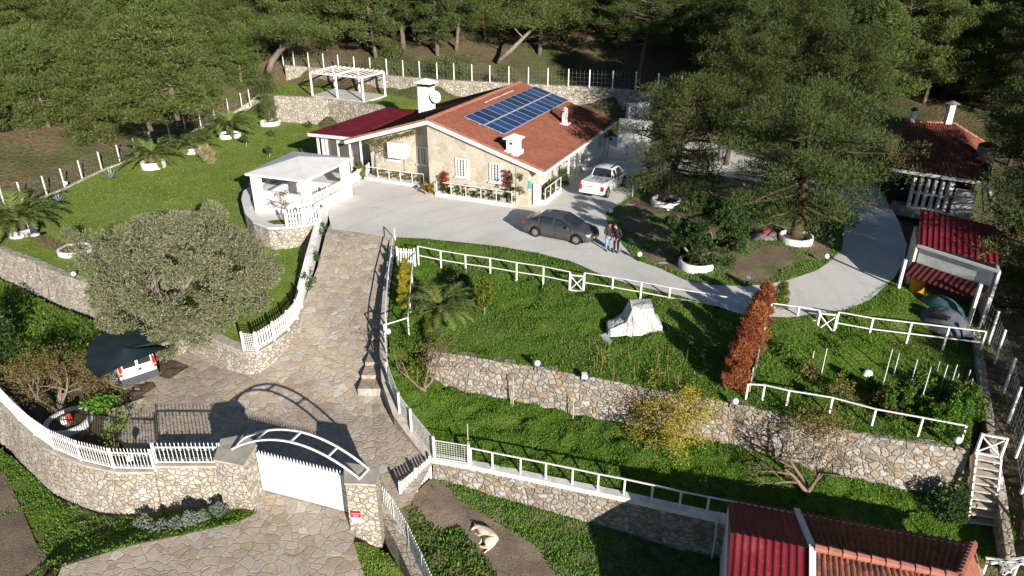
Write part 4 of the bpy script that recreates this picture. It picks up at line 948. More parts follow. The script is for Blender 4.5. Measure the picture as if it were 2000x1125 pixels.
fence('picket_gate', 'small white picket gate at the head of the steps', [A(777, 514, -.3), A(811, 517, -.4)], .95, pitch=.14, pw=.075, cat='gate')
R2 = (.5, 1.0)
fence('rail_fence', 'white two rail fence along the drive left of the crossed garden gate', [A(818, 516, -.42), A(862, 525, -.5), A(910, 533, -.55), A(958, 540, -.58), A(1009, 549, -.6), A(1061, 557, -.6), A(1112, 568, -.6)], 1.12, 'rail', rails=R2, post_w=.085, post_ext=0)
fence('rail_fence', 'white two rail fence following the curve of the drive to the rusty tree', [A(1140, 570, -.6), A(1195, 579, -.6), A(1250, 589, -.6), A(1305, 600, -.6), A(1380, 613, -.6), A(1452, 627, -.62)], 1.12, 'rail', rails=R2, post_w=.085, post_ext=0)
fence('rail_fence', 'white two rail fence behind the golden conifer', [A(1500, 633, -.65), A(1553, 640, -.68), A(1592, 647, -.7)], 1.15, 'rail', rails=R2, post_w=.085, post_ext=0)
fence('rail_fence', 'white two rail fence in front of the shaded shed', [A(1629, 651, -.7), A(1695, 663, -.75), A(1769, 672, -.8), A(1841, 681, -.85), A(1912, 690, -.9)], 1.15, 'rail', rails=R2, post_w=.085, post_ext=0)
fence('rail_fence', 'white single rail fence along the lower edge of the vegetable garden', [A(1456, 781, -1.3), A(1488, 783, -1.3), A(1535, 794, -1.3), A(1619, 808, -1.32), A(1702, 831, -1.35), A(1793, 848, -1.4), A(1876, 864, -1.45)], .8, 'rail', post_w=.08, post_ext=0)
def xgate(label, a, b, h):
    t = thing('garden_gate', label, 'gate', a); m = MB()
    for p in (a, b): m.bar(p, p + UP * h, .09)
    for z in (.05, h - .04): m.bar(a + UP * z, b + UP * z, .07)
    m.build('frame', M['white'], t)
    MB().bar(a + UP * .08, b + UP * (h - .08), .05).bar(b + UP * .08, a + UP * (h - .08), .05).build('cross_brace', M['white'], t)
xgate('white garden gate with crossed braces opening from the drive', A(1113, 568, -.6), A(1139, 571, -.6), .98)
xgate('white garden gate with crossed braces near the golden conifer', A(1594, 648, -.7), A(1627, 652, -.7), 1.05)
xgate('white crossed barrier at the head of the wooden stairs', A(1905, 886, -1.45), A(1953, 895, -1.45), .95)
fence('spiked_railing', 'white spiked railing running down from the right gate pillar', along([A(735, 968, -3.75), A(761, 997, -3.85), A(797, 1058, -3.95), A(827, 1123, -4.05), A(855, 1185, -4.12)], 1.3), .9, 'spike', pitch=.14, post_w=.05, cat='railing')
fence('picket_fence', 'white picket fence between the gate railing and the yard wall', along([A(784, 984, -4.15), A(842, 932, -4.3)], 1.2), 1.08, pitch=.17, pw=.10)
LF = [A(x, y, z) for x, y, z in [(-30, 412, -1.05), (10, 402, -1.0), (45, 394, -1.0), (92, 381, -.95), (127, 366, -.9), (161, 349, -.8), (199, 331, -.7), (235, 317, -.6), (266, 303, -.52), (297, 289, -.45), (333, 273, -.35), (363, 257, -.3), (393, 247, -.25), (420, 233, -.2), (447, 221, -.1), (473, 209, .2), (489, 203, .7)]]
fence('wire_fence', 'wire fence with white posts between the lawn and the pine slope', LF, 1.45, 'wire', pitch=.36, pw=.005, post_w=.085, post_ext=.05)
BF = [A(x, y - 2, 3.85) for x, y in [(554, 128), (575, 130), (604, 133), (633, 135), (662, 138), (693, 142), (724, 144), (756, 147), (788, 150), (820, 152), (854, 155), (887, 157), (922, 159), (957, 161), (994, 163), (1032, 165), (1070, 167), (1110, 169), (1151, 171), (1196, 173), (1241, 175), (1284, 179), (1329, 184)]]
fence('wire_fence', 'wire fence with white posts on top of the long back wall', BF, 1.5, 'wire', pitch=.38, pw=.006, post_w=.10, post_ext=.05)
RF = [A(1913, 640, -.9), A(1931, 668, -.95), A(1943, 706, -1.05), A(1961, 764, -1.2), A(1970, 822, -1.4), A(1985, 890, -1.8), A(1996, 960, -2.6), A(2004, 1040, -3.4)]
fence('wire_fence', 'wire fence with tall leaning white posts along the right boundary', RF, 1.55, 'wire', pitch=.3, pw=.007, post_w=.085, post_ext=.1)
# wooden stairs
ws = thing('garden_stairs', 'open white wooden stairs going down to the lower garden', 'stairs', A(1900, 960, -3))
ta, tb, ba, bb = A(1905, 888, -1.52), A(1952, 897, -1.52), A(1888, 1026, -4.15), A(1938, 1032, -4.15)
for a, b in ((ta, ba), (tb, bb)): MB().bar(a + UP * .05, b + UP * .05, .07, .22).build('stringer', M['white'], ws)
sdir = ((ta + tb) / 2 - (ba + bb) / 2); sdir.z = 0; sdir = sdir.normalized()
for i in range(9):
    t = (i + .5) / 9; p, q = ta.lerp(ba, t), tb.lerp(bb, t)
    MB().box((p + q) / 2 + UP * .1, ((q - p).length + .04, .34, .06), q - p).build('tread', M['wood'], ws)
# globe lamps
def lamp(label, p, h=.45, r=.145, square=False):
    t = thing('globe_lamp', label, 'lamp', p, group='round white garden lamps'); p = Vector(p)
    MB().tube([p - UP * .1, p + UP * h], .03, 8).lathe(p + UP * (h - .03), [(.07, 0), (.07, .05)], 10).build('post', M['black'] if h < .6 else M['white'], t)
    (MB().box(p + UP * (h + .12), (.24, .24, .2)) if square else MB().ball(p + UP * (h + r), r, 16, 10)).build('globe', M['globe'], t, not square)
lamp('globe lamp on the edge of the wall above the bare stakes', A(1049, 722, -1.2), .2)
lamp('square white lamp on the middle of the garden wall', A(1141, 741, -1.25), .08, square=True)
lamp('globe lamp at the foot of the rusty tree', A(1434, 795, -1.3), .15)
lamp('globe lamp on the wall end beside the wooden stairs', A(1865, 876, -1.45), .25)
lamp('globe lamp at the edge of the island nearest to the two people', A(1248, 508, .08), .22)
lamp('globe lamp at the near edge of the round island', A(1459, 556, .1), .22)
lamp('globe lamp on the right side of the island beside the shaded ring road', A(1612, 512, .1), .22)
lamp('globe lamp at the corner of the island behind the people', A(1193, 420, .05), .15)
lamp('low globe lamp in front of the white planter of the tall pine', A(1304, 412, .08), .0, .1)
lamp('slim white post lamp beside the pickup at the island corner', A(1235, 384, .05), .75, .1)
lamp('globe lamp behind the cross rail by the steps', A(759, 661, -1.3), .25)
lamp('globe lamp behind the spiked railing at the lower left', A(257, 905, -2.5), .12)
lamp('globe lamp on the lawn edge by the brown hedge', A(146, 543, -1.38), .12)
lamp('globe lamp behind the mesh panel of the curved fence', A(500, 680, -1.58), .05)
lamp('globe lamp beside the wire fence near the agave', A(130, 364, -.85), .12)
# white planter rings
def ring(name, label, c, r, h, t=.14, sy=1, mat=None, cat='planter', soil=True):
    o = thing(name, label, cat, c); c = Vector(c)
    m = MB(); n = 26
    prof = [(r, -.25), (r + .02, h * .9), (r - .03, h), (r - t + .03, h), (r - t, h * .9), (r - t, -.25)]
    vs = [c + Vector((p * math.cos(2 * math.pi * k / n), p * sy * math.sin(2 * math.pi * k / n), z + rnd.uniform(-.012, .012))) for p, z in prof for k in range(n)]
    m.add(vs, [(i * n + k, i * n + (k + 1) % n, (i + 1) * n + (k + 1) % n, (i + 1) * n + k) for i in range(5) for k in range(n)]).build('ring_wall', mat or M['plaster'], o, True)
    if soil: MB().lathe(c, [(r - t + .01, -.2), (r - t + .01, h * .45), (.01, h * .6)], 20, 1, sy).build('soil', M['soil'], o)
    return o
ring('planter_ring', 'round white planter of the pine nearest to the pickup', A(1300, 399, .1), .98, .42)
ring('planter_ring', 'round white planter of the leaning pine on the right of the island', A(1553, 471, .1), .98, .4)
ring('planter_ring', 'round white planter of the dark bushy tree on the island', A(1359, 520, .1), .95, .4)
ring('planter_ring', 'curved white planter of the palm closest to the agaves', A(300, 323, -.5), .95, .4)
ring('planter_ring', 'curved white planter of the middle palm', A(377, 295, -.42), .82, .38)
ring('planter_ring', 'curved white planter of the palm nearest to the house', A(450, 267, -.4), .98, .36)
ring('planter_ring', 'round white planter of the big bush by the terrace wall', A(528, 243, -.32), .98, .4)
ring('planter_ring', 'thin white ring around the small olive on the lawn', A(146, 489, -1.2), .95, .2, .16)
ring('planter_ring', 'white planter of the large palm at the left edge', A(42, 455, -1.15), .75, .35)
ring('planter_ring', 'pale stone ring around the stump in the shaded bed', A(135, 826, -3.35), .95, .22, .18, 1.1, M['plaster_dirty'])

# ------------------------------------------------------------------ cottage, shed and the house at the lower right
def tile_quad(c00, c10, c11, c01, pitch=.24, row=.38, amp=.035, step=.02, res=6):
    """clay tile relief over a quad: c00-c10 along the ridge, c01-c11 along the eave"""
    c = [np.array(Vector(p)) for p in (c00, c10, c11, c01)]
    w = max(np.linalg.norm(c[1] - c[0]), np.linalg.norm(c[2] - c[3])); l = max(np.linalg.norm(c[3] - c[0]), np.linalg.norm(c[2] - c[1]))
    n = np.cross(c[2] - c[3], c[0] - c[3]); n = n / np.linalg.norm(n); n = n if n[2] > 0 else -n
    nc = max(1, int(w / pitch)); xs = np.linspace(0, 1, nc * res + 1); nr_ = max(1, int(l / row)); ys, hs = [], []
    for i in range(nr_): ys += [i / nr_ + 1e-4, (i + 1) / nr_ - 1e-4]; hs += [0, step]
    X, Y = np.meshgrid(xs, ys); Hh = np.meshgrid(xs, hs)[1]; ph = (X * nc) % 1.0
    Z = np.where(ph < .6, np.sin(ph / .6 * np.pi) * amp, -np.sin((ph - .6) / .4 * np.pi) * amp * .4) + Hh
    col = np.floor(X * nc) * 7.31 + np.floor(Y * nr_) * 3.77; Z = Z + (np.sin(col * 12.9898) * 43758.5453 % 1.0 - .5) * .014
    X, Y = X[..., None], Y[..., None]
    pts = (c[0] * (1 - X) + c[1] * X) * (1 - Y) + (c[3] * (1 - X) + c[2] * X) * Y + Z[..., None] * n
    n0, n1 = Z.shape; ix = np.arange(n0 * n1).reshape(n0, n1)
    return pts.reshape(-1, 3), np.stack([ix[:-1, :-1].ravel(), ix[1:, :-1].ravel(), ix[1:, 1:].ravel(), ix[:-1, 1:].ravel()], 1)
cot = thing('tiled_cottage', 'old cottage with a weathered barrel tile roof in the pines at the right', 'cottage', A(1850, 380, 0))
r0, r1 = A(1768, 238, 4.3), A(1862, 242, 4.3); e0, e1 = A(1742, 328, 2.65), A(1931, 356, 2.65); hb = A(1942, 292, 2.65)
bk = r1 + (r1 - (e0 + e1) / 2); bk.z = 2.65
v_, f_ = merge_np([tile_quad(r0, r1, e1, e0, .27, .4, .06, .03), tile_quad(r1, r1 + Vector((.05, 0, 0)), hb, e1, .27, .4, .06, .03)])
cr_ = raw_mesh('roof', v_, f_, M['tile_old'], cot)
b0 = r0 + (r0 - e0); b0.z = 2.65
MB().add([r0 - UP * .03, r1 - UP * .03, hb - UP * .03, b0], [(0, 1, 2, 3)]).add([p - UP * .12 for p in (e0, e1, hb, b0)], [(3, 2, 1, 0)]).build('rear_slope', M['tile_old'], cr_)
rm = MB()
for a, b in ((r0, r1), (r1, hb)):
    k = int((b - a).length / .42)
    for i in range(k): rm.tube([a.lerp(b, i / k) + UP * .05, a.lerp(b, (i + 1.1) / k) + UP * .03], [.13, .1], 8)
rm.build('ridge_tiles', M['ridge'], cr_)
fa = MB(); fa.bar(e0 - UP * .12, e1 - UP * .12, .08, .2).bar(e1 - UP * .12, hb - UP * .12, .08, .2); fa.build('fascia', M['plaster'], cot)
cen = (e0 + e1 + hb + b0) / 4
fw = (e1 - e0).normalized(); bwd = Vector((-fw.y, fw.x, 0))
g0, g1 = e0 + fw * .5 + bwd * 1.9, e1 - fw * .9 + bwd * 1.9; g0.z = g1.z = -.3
MB().bar(g0 + UP * 1.45, g1 + UP * 1.45, .25, 3.2).build('front_wall_shade', M['screen'], cot)  # wall coloured near-black: porch shade behind the lattice is painted in
q0, q1 = e0 + fw * .4 + bwd * .5, e1 - fw * .4 + bwd * .5; q0.z = q1.z = -.1
lt_ = MB(); Lq = (q1 - q0).length
for i in range(6): p = q0.lerp(q1, .22 + i * .088); lt_.bar(p, p + UP * 2.75, .18)
for z in (.25, 1.25, 2.5): lt_.bar(q0.lerp(q1, .2) + UP * z, q0.lerp(q1, .66) + UP * z, .14)
lt_.build('porch_lattice', M['plaster'], cot)
MB().bar(q0.lerp(q1, .74) + UP * .9, q0.lerp(q1, .99) + UP * .9, .3, 2.0).build('porch_wall', M['plaster_dirty'], cot)
MB().bar(q0.lerp(q1, .67) + UP * 1.3, q0.lerp(q1, .67) + UP * 2.7, .3, .3).build('porch_post', M['plaster_dirty'], cot)
MB().bar(q0 - UP * .05, q1 - UP * .05, 1.6, .5).build('porch_floor', M['rubble_fine'], cot)
MB().bar(hb - fw * .8 - UP * 1.5, e1 - fw * .8 + bwd * 1.8 - UP * 1.5, .25, 2.8).build('end_wall', M['plaster_dirty'], cot)
def chim(par, p, w, h, mat, cap=False):
    m = MB(); m.box(p + UP * h / 2, (w, w, h)); c = m.build('chimney', mat, par)
    MB().lathe(p + UP * h, [(w * .4, 0), (w * (1.3 if cap else .75), .1), (w * .3, .28)], 10).build('chimney_cap', M['wire'] if cap else M['screen'], c)
chim(cr_, r0 + (r1 - r0) * .13 - UP * .2, .34, 1.0, M['plaster_dirty'])
chim(cr_, r0 + (r1 - r0) * .87 - UP * .2, .42, 1.55, M['plaster_dirty'], True)
chim(cr_, A(1921, 312, 3.0) - UP * .4, .8, 1.3, M['rubble_fine'])
aw = thing('fallen_awning', 'crumpled white awning sheet leaning at the right corner of the tiled cottage', 'awning', A(1932, 395, .2))
MB().add([A(1926, 360, 2.3), A(1940, 362, 2.2), A(1946, 388, 1.0), A(1930, 392, .9), A(1922, 372, 1.8)], [(0, 1, 2, 3, 4)]).build('sheet', M['plaster_dirty'], aw)
MB().bar(A(1921, 410, .0), A(1919, 368, 1.9), .1).bar(A(1936, 412, .0), A(1930, 370, 1.9), .08).build('support', M['wood'], aw)
shed = thing('open_shed', 'open shed with a dark red metal roof in tree shade at the right', 'shed', A(1870, 600, -.6))
s0, s1, s2, s3 = A(1793, 477, 2.2), A(1954, 528, 2.2), A(1945, 442, 3.1), A(1797, 408, 3.1)
v_, f_ = metal_sheet(s3, s2 - s3, (s0 - s3), (s2 - s3).length, (s0 - s3).length, .28, .03); raw_mesh('roof', v_, f_, M['red_metal'], shed)
MB().bar(s0 - UP * .08, s1 - UP * .08, .08, .14).build('fascia', M['white'], shed)
sd_ = (s1 - s0).normalized(); sn = Vector((sd_.y, -sd_.x, 0))
MB().bar(s0 + sd_ * .1 - sn * .15 - UP * .7, s1 - sd_ * .25 - sn * .15 - UP * .7, .08, 1.15).build('front_panel', M['plaster_dirty'], shed)
k0, k1 = s0 - UP * .95 + sn * .05, s1 - UP * .95 + sn * .05 - sd_ * .2
v_, f_ = metal_sheet(k0, sd_, sn * .9 - UP * .5, (k1 - k0).length, 1.0, .28, .03); raw_mesh('awning', v_, f_, flat('brown_metal_sheet', (.085, .022, .022), .6, .12, var=.25), shed)
for p, nm in ((s0 + sd_ * .05 + sn * 1.0, 'post'), (s1 - sd_ * .3 + sn * .9, 'post')):
    p = Vector((p.x, p.y, -.7)); MB().bar(p, p + UP * 2.3, .14).build(nm, M['plaster_dirty'], shed)
bw = MB(); z0 = -.7
for a, b in ((s3, s2), (s2, s1), (s3, s0)):
    a = Vector((a.x, a.y, z0)); b = Vector((b.x, b.y, z0)); bw.bar(a + UP * 1.4, b + UP * 1.4, .12, 2.8)
bw.build('walls', M['plaster_dirty'], shed)
fs_ = patch('shed_floor', [Vector((p.x, p.y, -.62)) for p in (s0 + sn * 3.0, s1 + sn * 3.0, s2, s3)], M['garden_soil'], res=.8, bumps=.02)
c0 = (s0 + s1) / 2; G = lambda a, b, z: c0 + sd_ * a + sn * b + Vector((0, 0, z - c0.z))
og = thing('orange_barrel', 'orange barrel standing inside the shed next to the white post', 'barrel', G(-1.45, .1, -.6)); MB().lathe(G(-1.45, .1, -.6), [(.36, 0), (.38, .3), (.36, .6), (.38, .9), (.34, 1.15), (.05, 1.17)], 16).build('barrel', flat('orange_plastic', (.62, .22, .02), .5, .4), og, True); MB().lathe(G(-1.45, .1, .57), [(.1, 0), (.1, .05)], 10).build('lid', M['black'], og)
tq = thing('tarpaulin_heap', 'folded teal tarpaulin over a heap inside the shed', 'tarpaulin', G(.2, .6, -.6))
def heap(name, c, rx, ry, h, mat, par, rot=0, seed=0, n=18, m=7, pw_=.7):
    rr = np.random.default_rng(seed); mb = MB(); vs = []
    for j in range(m):
        t = j / (m - 1); r_ = (1 - t) ** pw_
        for k in range(n):
            a = 2 * math.pi * k / n + rot; jj = 1 + rr.uniform(-.12, .12)
            x, y = rx * r_ * math.cos(a - rot) * jj, ry * r_ * math.sin(a - rot) * jj
            vs.append(Vector(c) + Vector((x * math.cos(rot) - y * math.sin(rot), x * math.sin(rot) + y * math.cos(rot), h * math.sin(t * math.pi / 2) + rr.uniform(-.03, .03))))
    mb.add(vs, [(j * n + k, j * n + (k + 1) % n, (j + 1) * n + (k + 1) % n, (j + 1) * n + k) for j in range(m - 1) for k in range(n)])
    return mb.build(name, mat, par, True)
heap('tarpaulin', G(.2, .6, -.62), 1.3, .5, .85, flat('teal_tarpaulin', (.06, .14, .15), .6, .3, var=.25), tq, math.atan2(sd_.y, sd_.x), 3)
cvv = thing('covered_machine', 'grey covered machine with a dark panel in front of the shed', 'machine', G(1.0, 1.9, -.6))
heap('cover', G(1.0, 1.9, -.64), 1.35, .8, .9, flat('grey_cover', (.09, .10, .12), .7, .3, var=.3), cvv, math.atan2(sd_.y, sd_.x), 5)
MB().box(G(1.0, 2.35, .05), (.75, .5, .12), sd_).build('panel', M['screen'], cvv)
low = thing('roadside_house', 'low house with half metal and half clay tile roof at the lower right corner', 'house', A(1600, 1100, -5.5))
m0, m1, me0, me1 = A(1428, 1040, -1.4), A(1582, 1071, -1.4), A(1432, 975, -3.05), A(1577, 998, -3.05)
rdir = (m1 - m0).normalized(); bdir = Vector((-rdir.y, rdir.x, 0))
wid = (m1 - m0).length; RB = (me0 - m0).dot(bdir)
dnb = bdir * RB + UP * -1.65; dnf = -bdir * RB + UP * -1.65
v_, f_ = merge_np([metal_sheet(m0, rdir, dnb, wid, dnb.length, .24, .035), metal_sheet(m0, rdir, dnf, wid, dnf.length * 1.15, .24, .035)])
lroof = raw_mesh('metal_roof', v_, f_, M['red_metal'], low)
t0, t1 = m1 + rdir * .12, A(1938, 1142, -1.4)
t1 = t0 + rdir * (t1 - t0).dot(rdir)
te0, te1 = t0 + dnb, A(1902, 1067, -3.05); te1 = te0 + rdir * ((te1 - te0).dot(rdir))
tf0, tf1 = t0 + dnf * 1.15, te1 + dnf * 1.15 - dnb
tt0 = t1 - rdir * .9
v_, f_ = merge_np([tile_quad(t0, tt0, te1, te0, .23, .38, .06, .03), tile_quad(tt0, t0, tf0, tf1, .23, .38, .06, .03)])
troof = raw_mesh('tile_roof', v_, f_, M['tile_old'], low)
MB().add([tt0, te1, tf1], [(0, 2, 1)]).build('hip_end', M['ridge'], troof)
rm = MB()
for a, b in ((t0, tt0), (tt0, te1), (tt0, tf1)):
    k = max(1, int((b - a).length / .4))
    for i in range(k): rm.tube([a.lerp(b, i / k) + UP * .07, a.lerp(b, (i + 1.1) / k) + UP * .05], [.15, .12], 8)
rm.build('ridge_tiles', flat('pink_ridge_tile', (.36, .14, .10), .85, .2, var=.2), troof)
pw_ = MB()
for dd_ in (dnb, dnf * 1.15):
    a, b = m1 + rdir * .06 + UP * .05, m1 + rdir * .06 + dd_ + UP * .05; pw_.bar(a, b, .2, .16)
pw_.build('parapet', M['plaster'], low)
lw = MB(); z0 = -5.7
c_ = [m0 + dnb * .9 + rdir * .15, te1 - dnb * .1 - rdir * .25, tf1 - dnf * .1 - rdir * .25, m0 + dnf * 1.02 + rdir * .15]
for a, b in zip(c_, c_[1:] + c_[:1]):
    a = Vector((a.x, a.y, z0)); b = Vector((b.x, b.y, z0)); lw.bar(a + UP * 1.35, b + UP * 1.35, .2, 2.9)
lw.build('walls', M['plaster_dirty'], low)
tk = thing('trellis', 'white slanted trellis frame behind the tiled roof at the right edge', 'trellis', A(1960, 1090, -4.3))
tm = MB(); tz = -2.6
for a, b in (((1925, 1090), (2005, 1102)), ((1935, 1100), (2010, 1088)), ((1960, 1122), (2000, 1094)), ((1945, 1094), (1975, 1118)), ((1965, 1097), (1960, 1122))): tm.bar(A(*a, tz), A(*b, tz), .07)
for q in ((1930, 1092), (1990, 1098)): p = A(*q, tz); tm.bar(p, Vector((p.x, p.y, -4.5)), .07)
tm.build('bars', M['white'], tk)
dp = thing('drain_pipe', 'thin pale pipe hanging down the shaded wall beside the red roof', 'pipe', A(1396, 1020, -3.5))
MB().tube([A(1400, 1015, -3.5), A(1398, 1045, -4.2), A(1390, 1090, -5.4)], .035).build('pipe', M['plaster_dirty'], dp)

# ------------------------------------------------------------------ vehicles
def car(name, label, cat, loc, head, sp, body_m):
    """x forward, y left, z up; sp holds stations of the body and of the cabin"""
    t = thing(name, label, cat, loc, head); BASE[t.name] = Vector((0, 0, 0))
    R_, ax = sp['wheel'], sp['axles']; xs = sorted(set([round(v, 3) for v in np.arange(sp['body'][0][0], sp['body'][-1][0] + .001, .07)] + [b[0] for b in sp['body']]))
    bx_ = np.array(sp['body'])
    rings = []
    for x in xs:
        w, zl, zb, cr = [float(np.interp(x, bx_[:, 0], bx_[:, k])) for k in (1, 2, 3, 4)]
        za = zl
        for a in ax:
            d = (R_ + .07) ** 2 - (x - a) ** 2
            if d > 0: za = max(za, R_ + math.sqrt(d))
        half = [(0, zl), (w * .72, zl), (w * .73, za), (w * .97, za), (w, max(za + .03, zl + .5 * (zb - zl))), (w * .985, max(za + .04, zb - .12)), (w * .95, max(za + .05, zb - .03)), (w * .86, zb + .01), (w * .45, zb + cr * .8), (0, zb + cr)]
        rings.append([(x, y, z) for y, z in half] + [(x, -y, z) for y, z in half[-2:0:-1]])
    m = len(rings[0]); mb = MB()
    mb.add([p for r in rings for p in r], [(i * m + k, i * m + (k + 1) % m, (i + 1) * m + (k + 1) % m, (i + 1) * m + k) for i in range(len(rings) - 1) for k in range(m)] + [tuple(range(m))[::-1], tuple(range((len(rings) - 1) * m, len(rings) * m))])
    body = mb.build('body', body_m, t, True, True)
    # cabin: (x, belt half width, roof half width, belt z, roof z)
    cs = sp['cabin']; rg = []
    for x, wb, wr, zb, zr in cs:
        half = [(wb, zb), (wb * .62 + wr * .38 + .015, zb * .5 + zr * .5), (wr + .01, zr - .07), (wr - .08, zr - .01), (wr * .5, zr + .02), (0, zr + .028)]
        if zr - zb < .05: half = [(wb, zb), (wb - .02, zb + .003), (wb - .05, zb + .006), (wb - .09, zb + .01), (wb * .5, zb + .02), (0, zb + .025)]
        rg.append([(x, y, z) for y, z in half] + [(x, -y, z) for y, z in half[-2::-1]])
    n = len(rg[0]); roof_f, front_f, rear_f, side_f, side_g = MB(), MB(), MB(), MB(), MB()
    for i in range(len(rg) - 1):
        up0, up1 = cs[i][4] - cs[i][3] > .3, cs[i + 1][4] - cs[i + 1][3] > .3
        for k in range(n - 1):
            q = [rg[i][k], rg[i + 1][k], rg[i + 1][k + 1], rg[i][k + 1]]
            sd = k < 2 or k >= n - 3
            dst = ((side_f if k < 2 else side_g) if sd and not (i in sp.get('solid', ())) else (roof_f if (up0 and up1) or sd else (rear_f if up1 else front_f)))
            dst.add(q, [(0, 1, 2, 3)])
    roof_f.build('roof', body_m, t, True, True)
    for mb_, nm in ((front_f, 'windscreen'), (rear_f, 'rear_window'), (side_f, 'side_windows'), (side_g, 'side_windows')):
        if mb_.v: mb_.build(nm, M['glass'], t, True, True)
    pbs = {-1: MB(), 1: MB(), 0: MB()}
    for i in sp['pillars']:
        for s in (-1, 1):
            pb = pbs[s]
            r = [Vector((p[0], p[1] * (1 if s > 0 else 1), p[2])) for p in (rg[i][:3] if s > 0 else rg[i][-3:][::-1])]
            for a, b in zip(r[:-1], r[1:]): pb.bar(a + Vector((0, .006 * s, 0)), b + Vector((0, .006 * s, 0)), .075, .03)
    for i, j in sp.get('a_pillars', ()):
        for s in (0, 1):
            pb = pbs[1 if s else -1]
            a = Vector(rg[i][2] if s else rg[i][-3]); b = Vector(rg[j][2] if s else rg[j][-3]); pb.bar(a, b, .07, .05)
    for s in (0, 1):
        pb = pbs[1 if s else -1]
        L_ = [Vector(r[0] if s else r[-1]) for r in rg]
        for a, b in zip(L_[:-1], L_[1:]): pb.bar(a, b, .03, .03)
        L_ = [Vector(r[2] if s else r[-3]) for r in rg[1:-1]]
        for a, b in zip(L_[:-1], L_[1:]): pb.bar(a, b, .05, .05)
    pbs[-1].build('window_pillars', body_m, t, False, True); pbs[1].build('window_pillars', body_m, t, False, True)
    # wheels
    for a in ax:
        for s in (-1, 1):
            yw = s * (sp['track'] / 2)
            def yl(prof, mb2, c):
                vs, nn = [], 24
                for r, y in prof:
                    for k in range(nn): th = 2 * math.pi * k / nn; vs.append((c[0] + r * math.cos(th), c[1] + s * y, c[2] + r * math.sin(th)))
                mb2.add(vs, [(i * nn + k, i * nn + (k + 1) % nn, (i + 1) * nn + (k + 1) % nn, (i + 1) * nn + k) for i in range(len(prof) - 1) for k in range(nn)] + [tuple(range(nn))[::-1], tuple(range((len(prof) - 1) * nn, len(prof) * nn))])
            c = (a, yw, R_)
            ty = MB(); yl([(R_ * .6, -.10), (R_ * .95, -.10), (R_, -.07), (R_, .07), (R_ * .95, .10), (R_ * .68, .10), (R_ * .62, .06)], ty, c); wo = ty.build('wheel', M['rubber'], t, True, True)
            rm_ = MB(); yl([(R_ * .66, .05), (R_ * .64, .095), (R_ * .58, .085), (R_ * .56, .05), (R_ * .2, .045)], rm_, c)
            for k in range(sp.get('spokes', 7)):
                th = 2 * math.pi * k / sp.get('spokes', 7)
                p = Vector((a + R_ * .12 * math.cos(th), yw + s * .085, R_ + R_ * .12 * math.sin(th))); q = Vector((a + R_ * .6 * math.cos(th), yw + s * .075, R_ + R_ * .6 * math.sin(th))); rm_.bar(p, q, .05, .05)
            yl([(.06, .06), (.06, .1), (.02, .105)], rm_, c); rm_.build('rim', M['alloy'], wo, False, True)
    # details
    for s, nm in ((1, 'headlight'), (-1, 'taillight')):
        for sy in (-1, 1):
            for (x, y, z, dx, dy, dz) in sp[nm]: MB().box((x, sy * y, z), (dx, dy, dz), (1, 0, 0)).build(nm, sp.get(nm + '_m'), t, False, True)
    sm_ = MB(); wmax = bx_[:, 1].max()
    for x, z0, z1 in sp['seams']:
        w = float(np.interp(x, bx_[:, 0], bx_[:, 1]))
        for s in (-1, 1): sm_.box((x, s * (w * .99), (z0 + z1) / 2), (.014, .03, z1 - z0))
    sm_.build('door_seams', M['black'], t, False, True)
    for x, z in sp['handles']:
        for s in (-1, 1): MB().box((x, s * (float(np.interp(x, bx_[:, 0], bx_[:, 1])) * .985 + .012), z), (.2, .035, .035)).build('door_handle', sp.get('handle_m', body_m), t, False, True)
    for s in (-1, 1):
        x, z = sp['mirror']; w = float(np.interp(x, bx_[:, 0], bx_[:, 1])); MB().ball((x, s * (w + .09), z), .11, 10, 8, (.7, 1.0, .7)).build('mirror', sp.get('mirror_m', body_m), t, True, True)
    for x, z, sgn in sp['plates']:
        po = MB().box((x, 0, z), (.02, .5, .11)).build('number_plate', M['globe'], t, False, True)
        ch = MB()
        for k in range(8):
            if k not in (2, 5): ch.box((x + sgn * .012, (k - 3.5) * .055, z), (.004, .034, .06))
        ch.build('plate_characters', M['black'], po, False, True)
    for mat_, nm, c, d in sp['boxes']: MB().box(c, d).build(nm, mat_, t, False, True)
    return t
RED = flat('red_lamp_glass', (.40, .012, .02), .2, .6); LAMP = flat('headlamp_glass', (.62, .66, .70), .1, .7); ORG = flat('orange_lamp_glass', (.7, .22, .02), .2, .6)
GREY = paint('grey_car_paint', (.085, .086, .092), .35, .4, .6, .06); WHITE = paint('white_car_paint', (.74, .74, .73), .35, 0, .6, .08)
GP = flat('dark_grey_plastic', (.06, .065, .075), .65, .3)
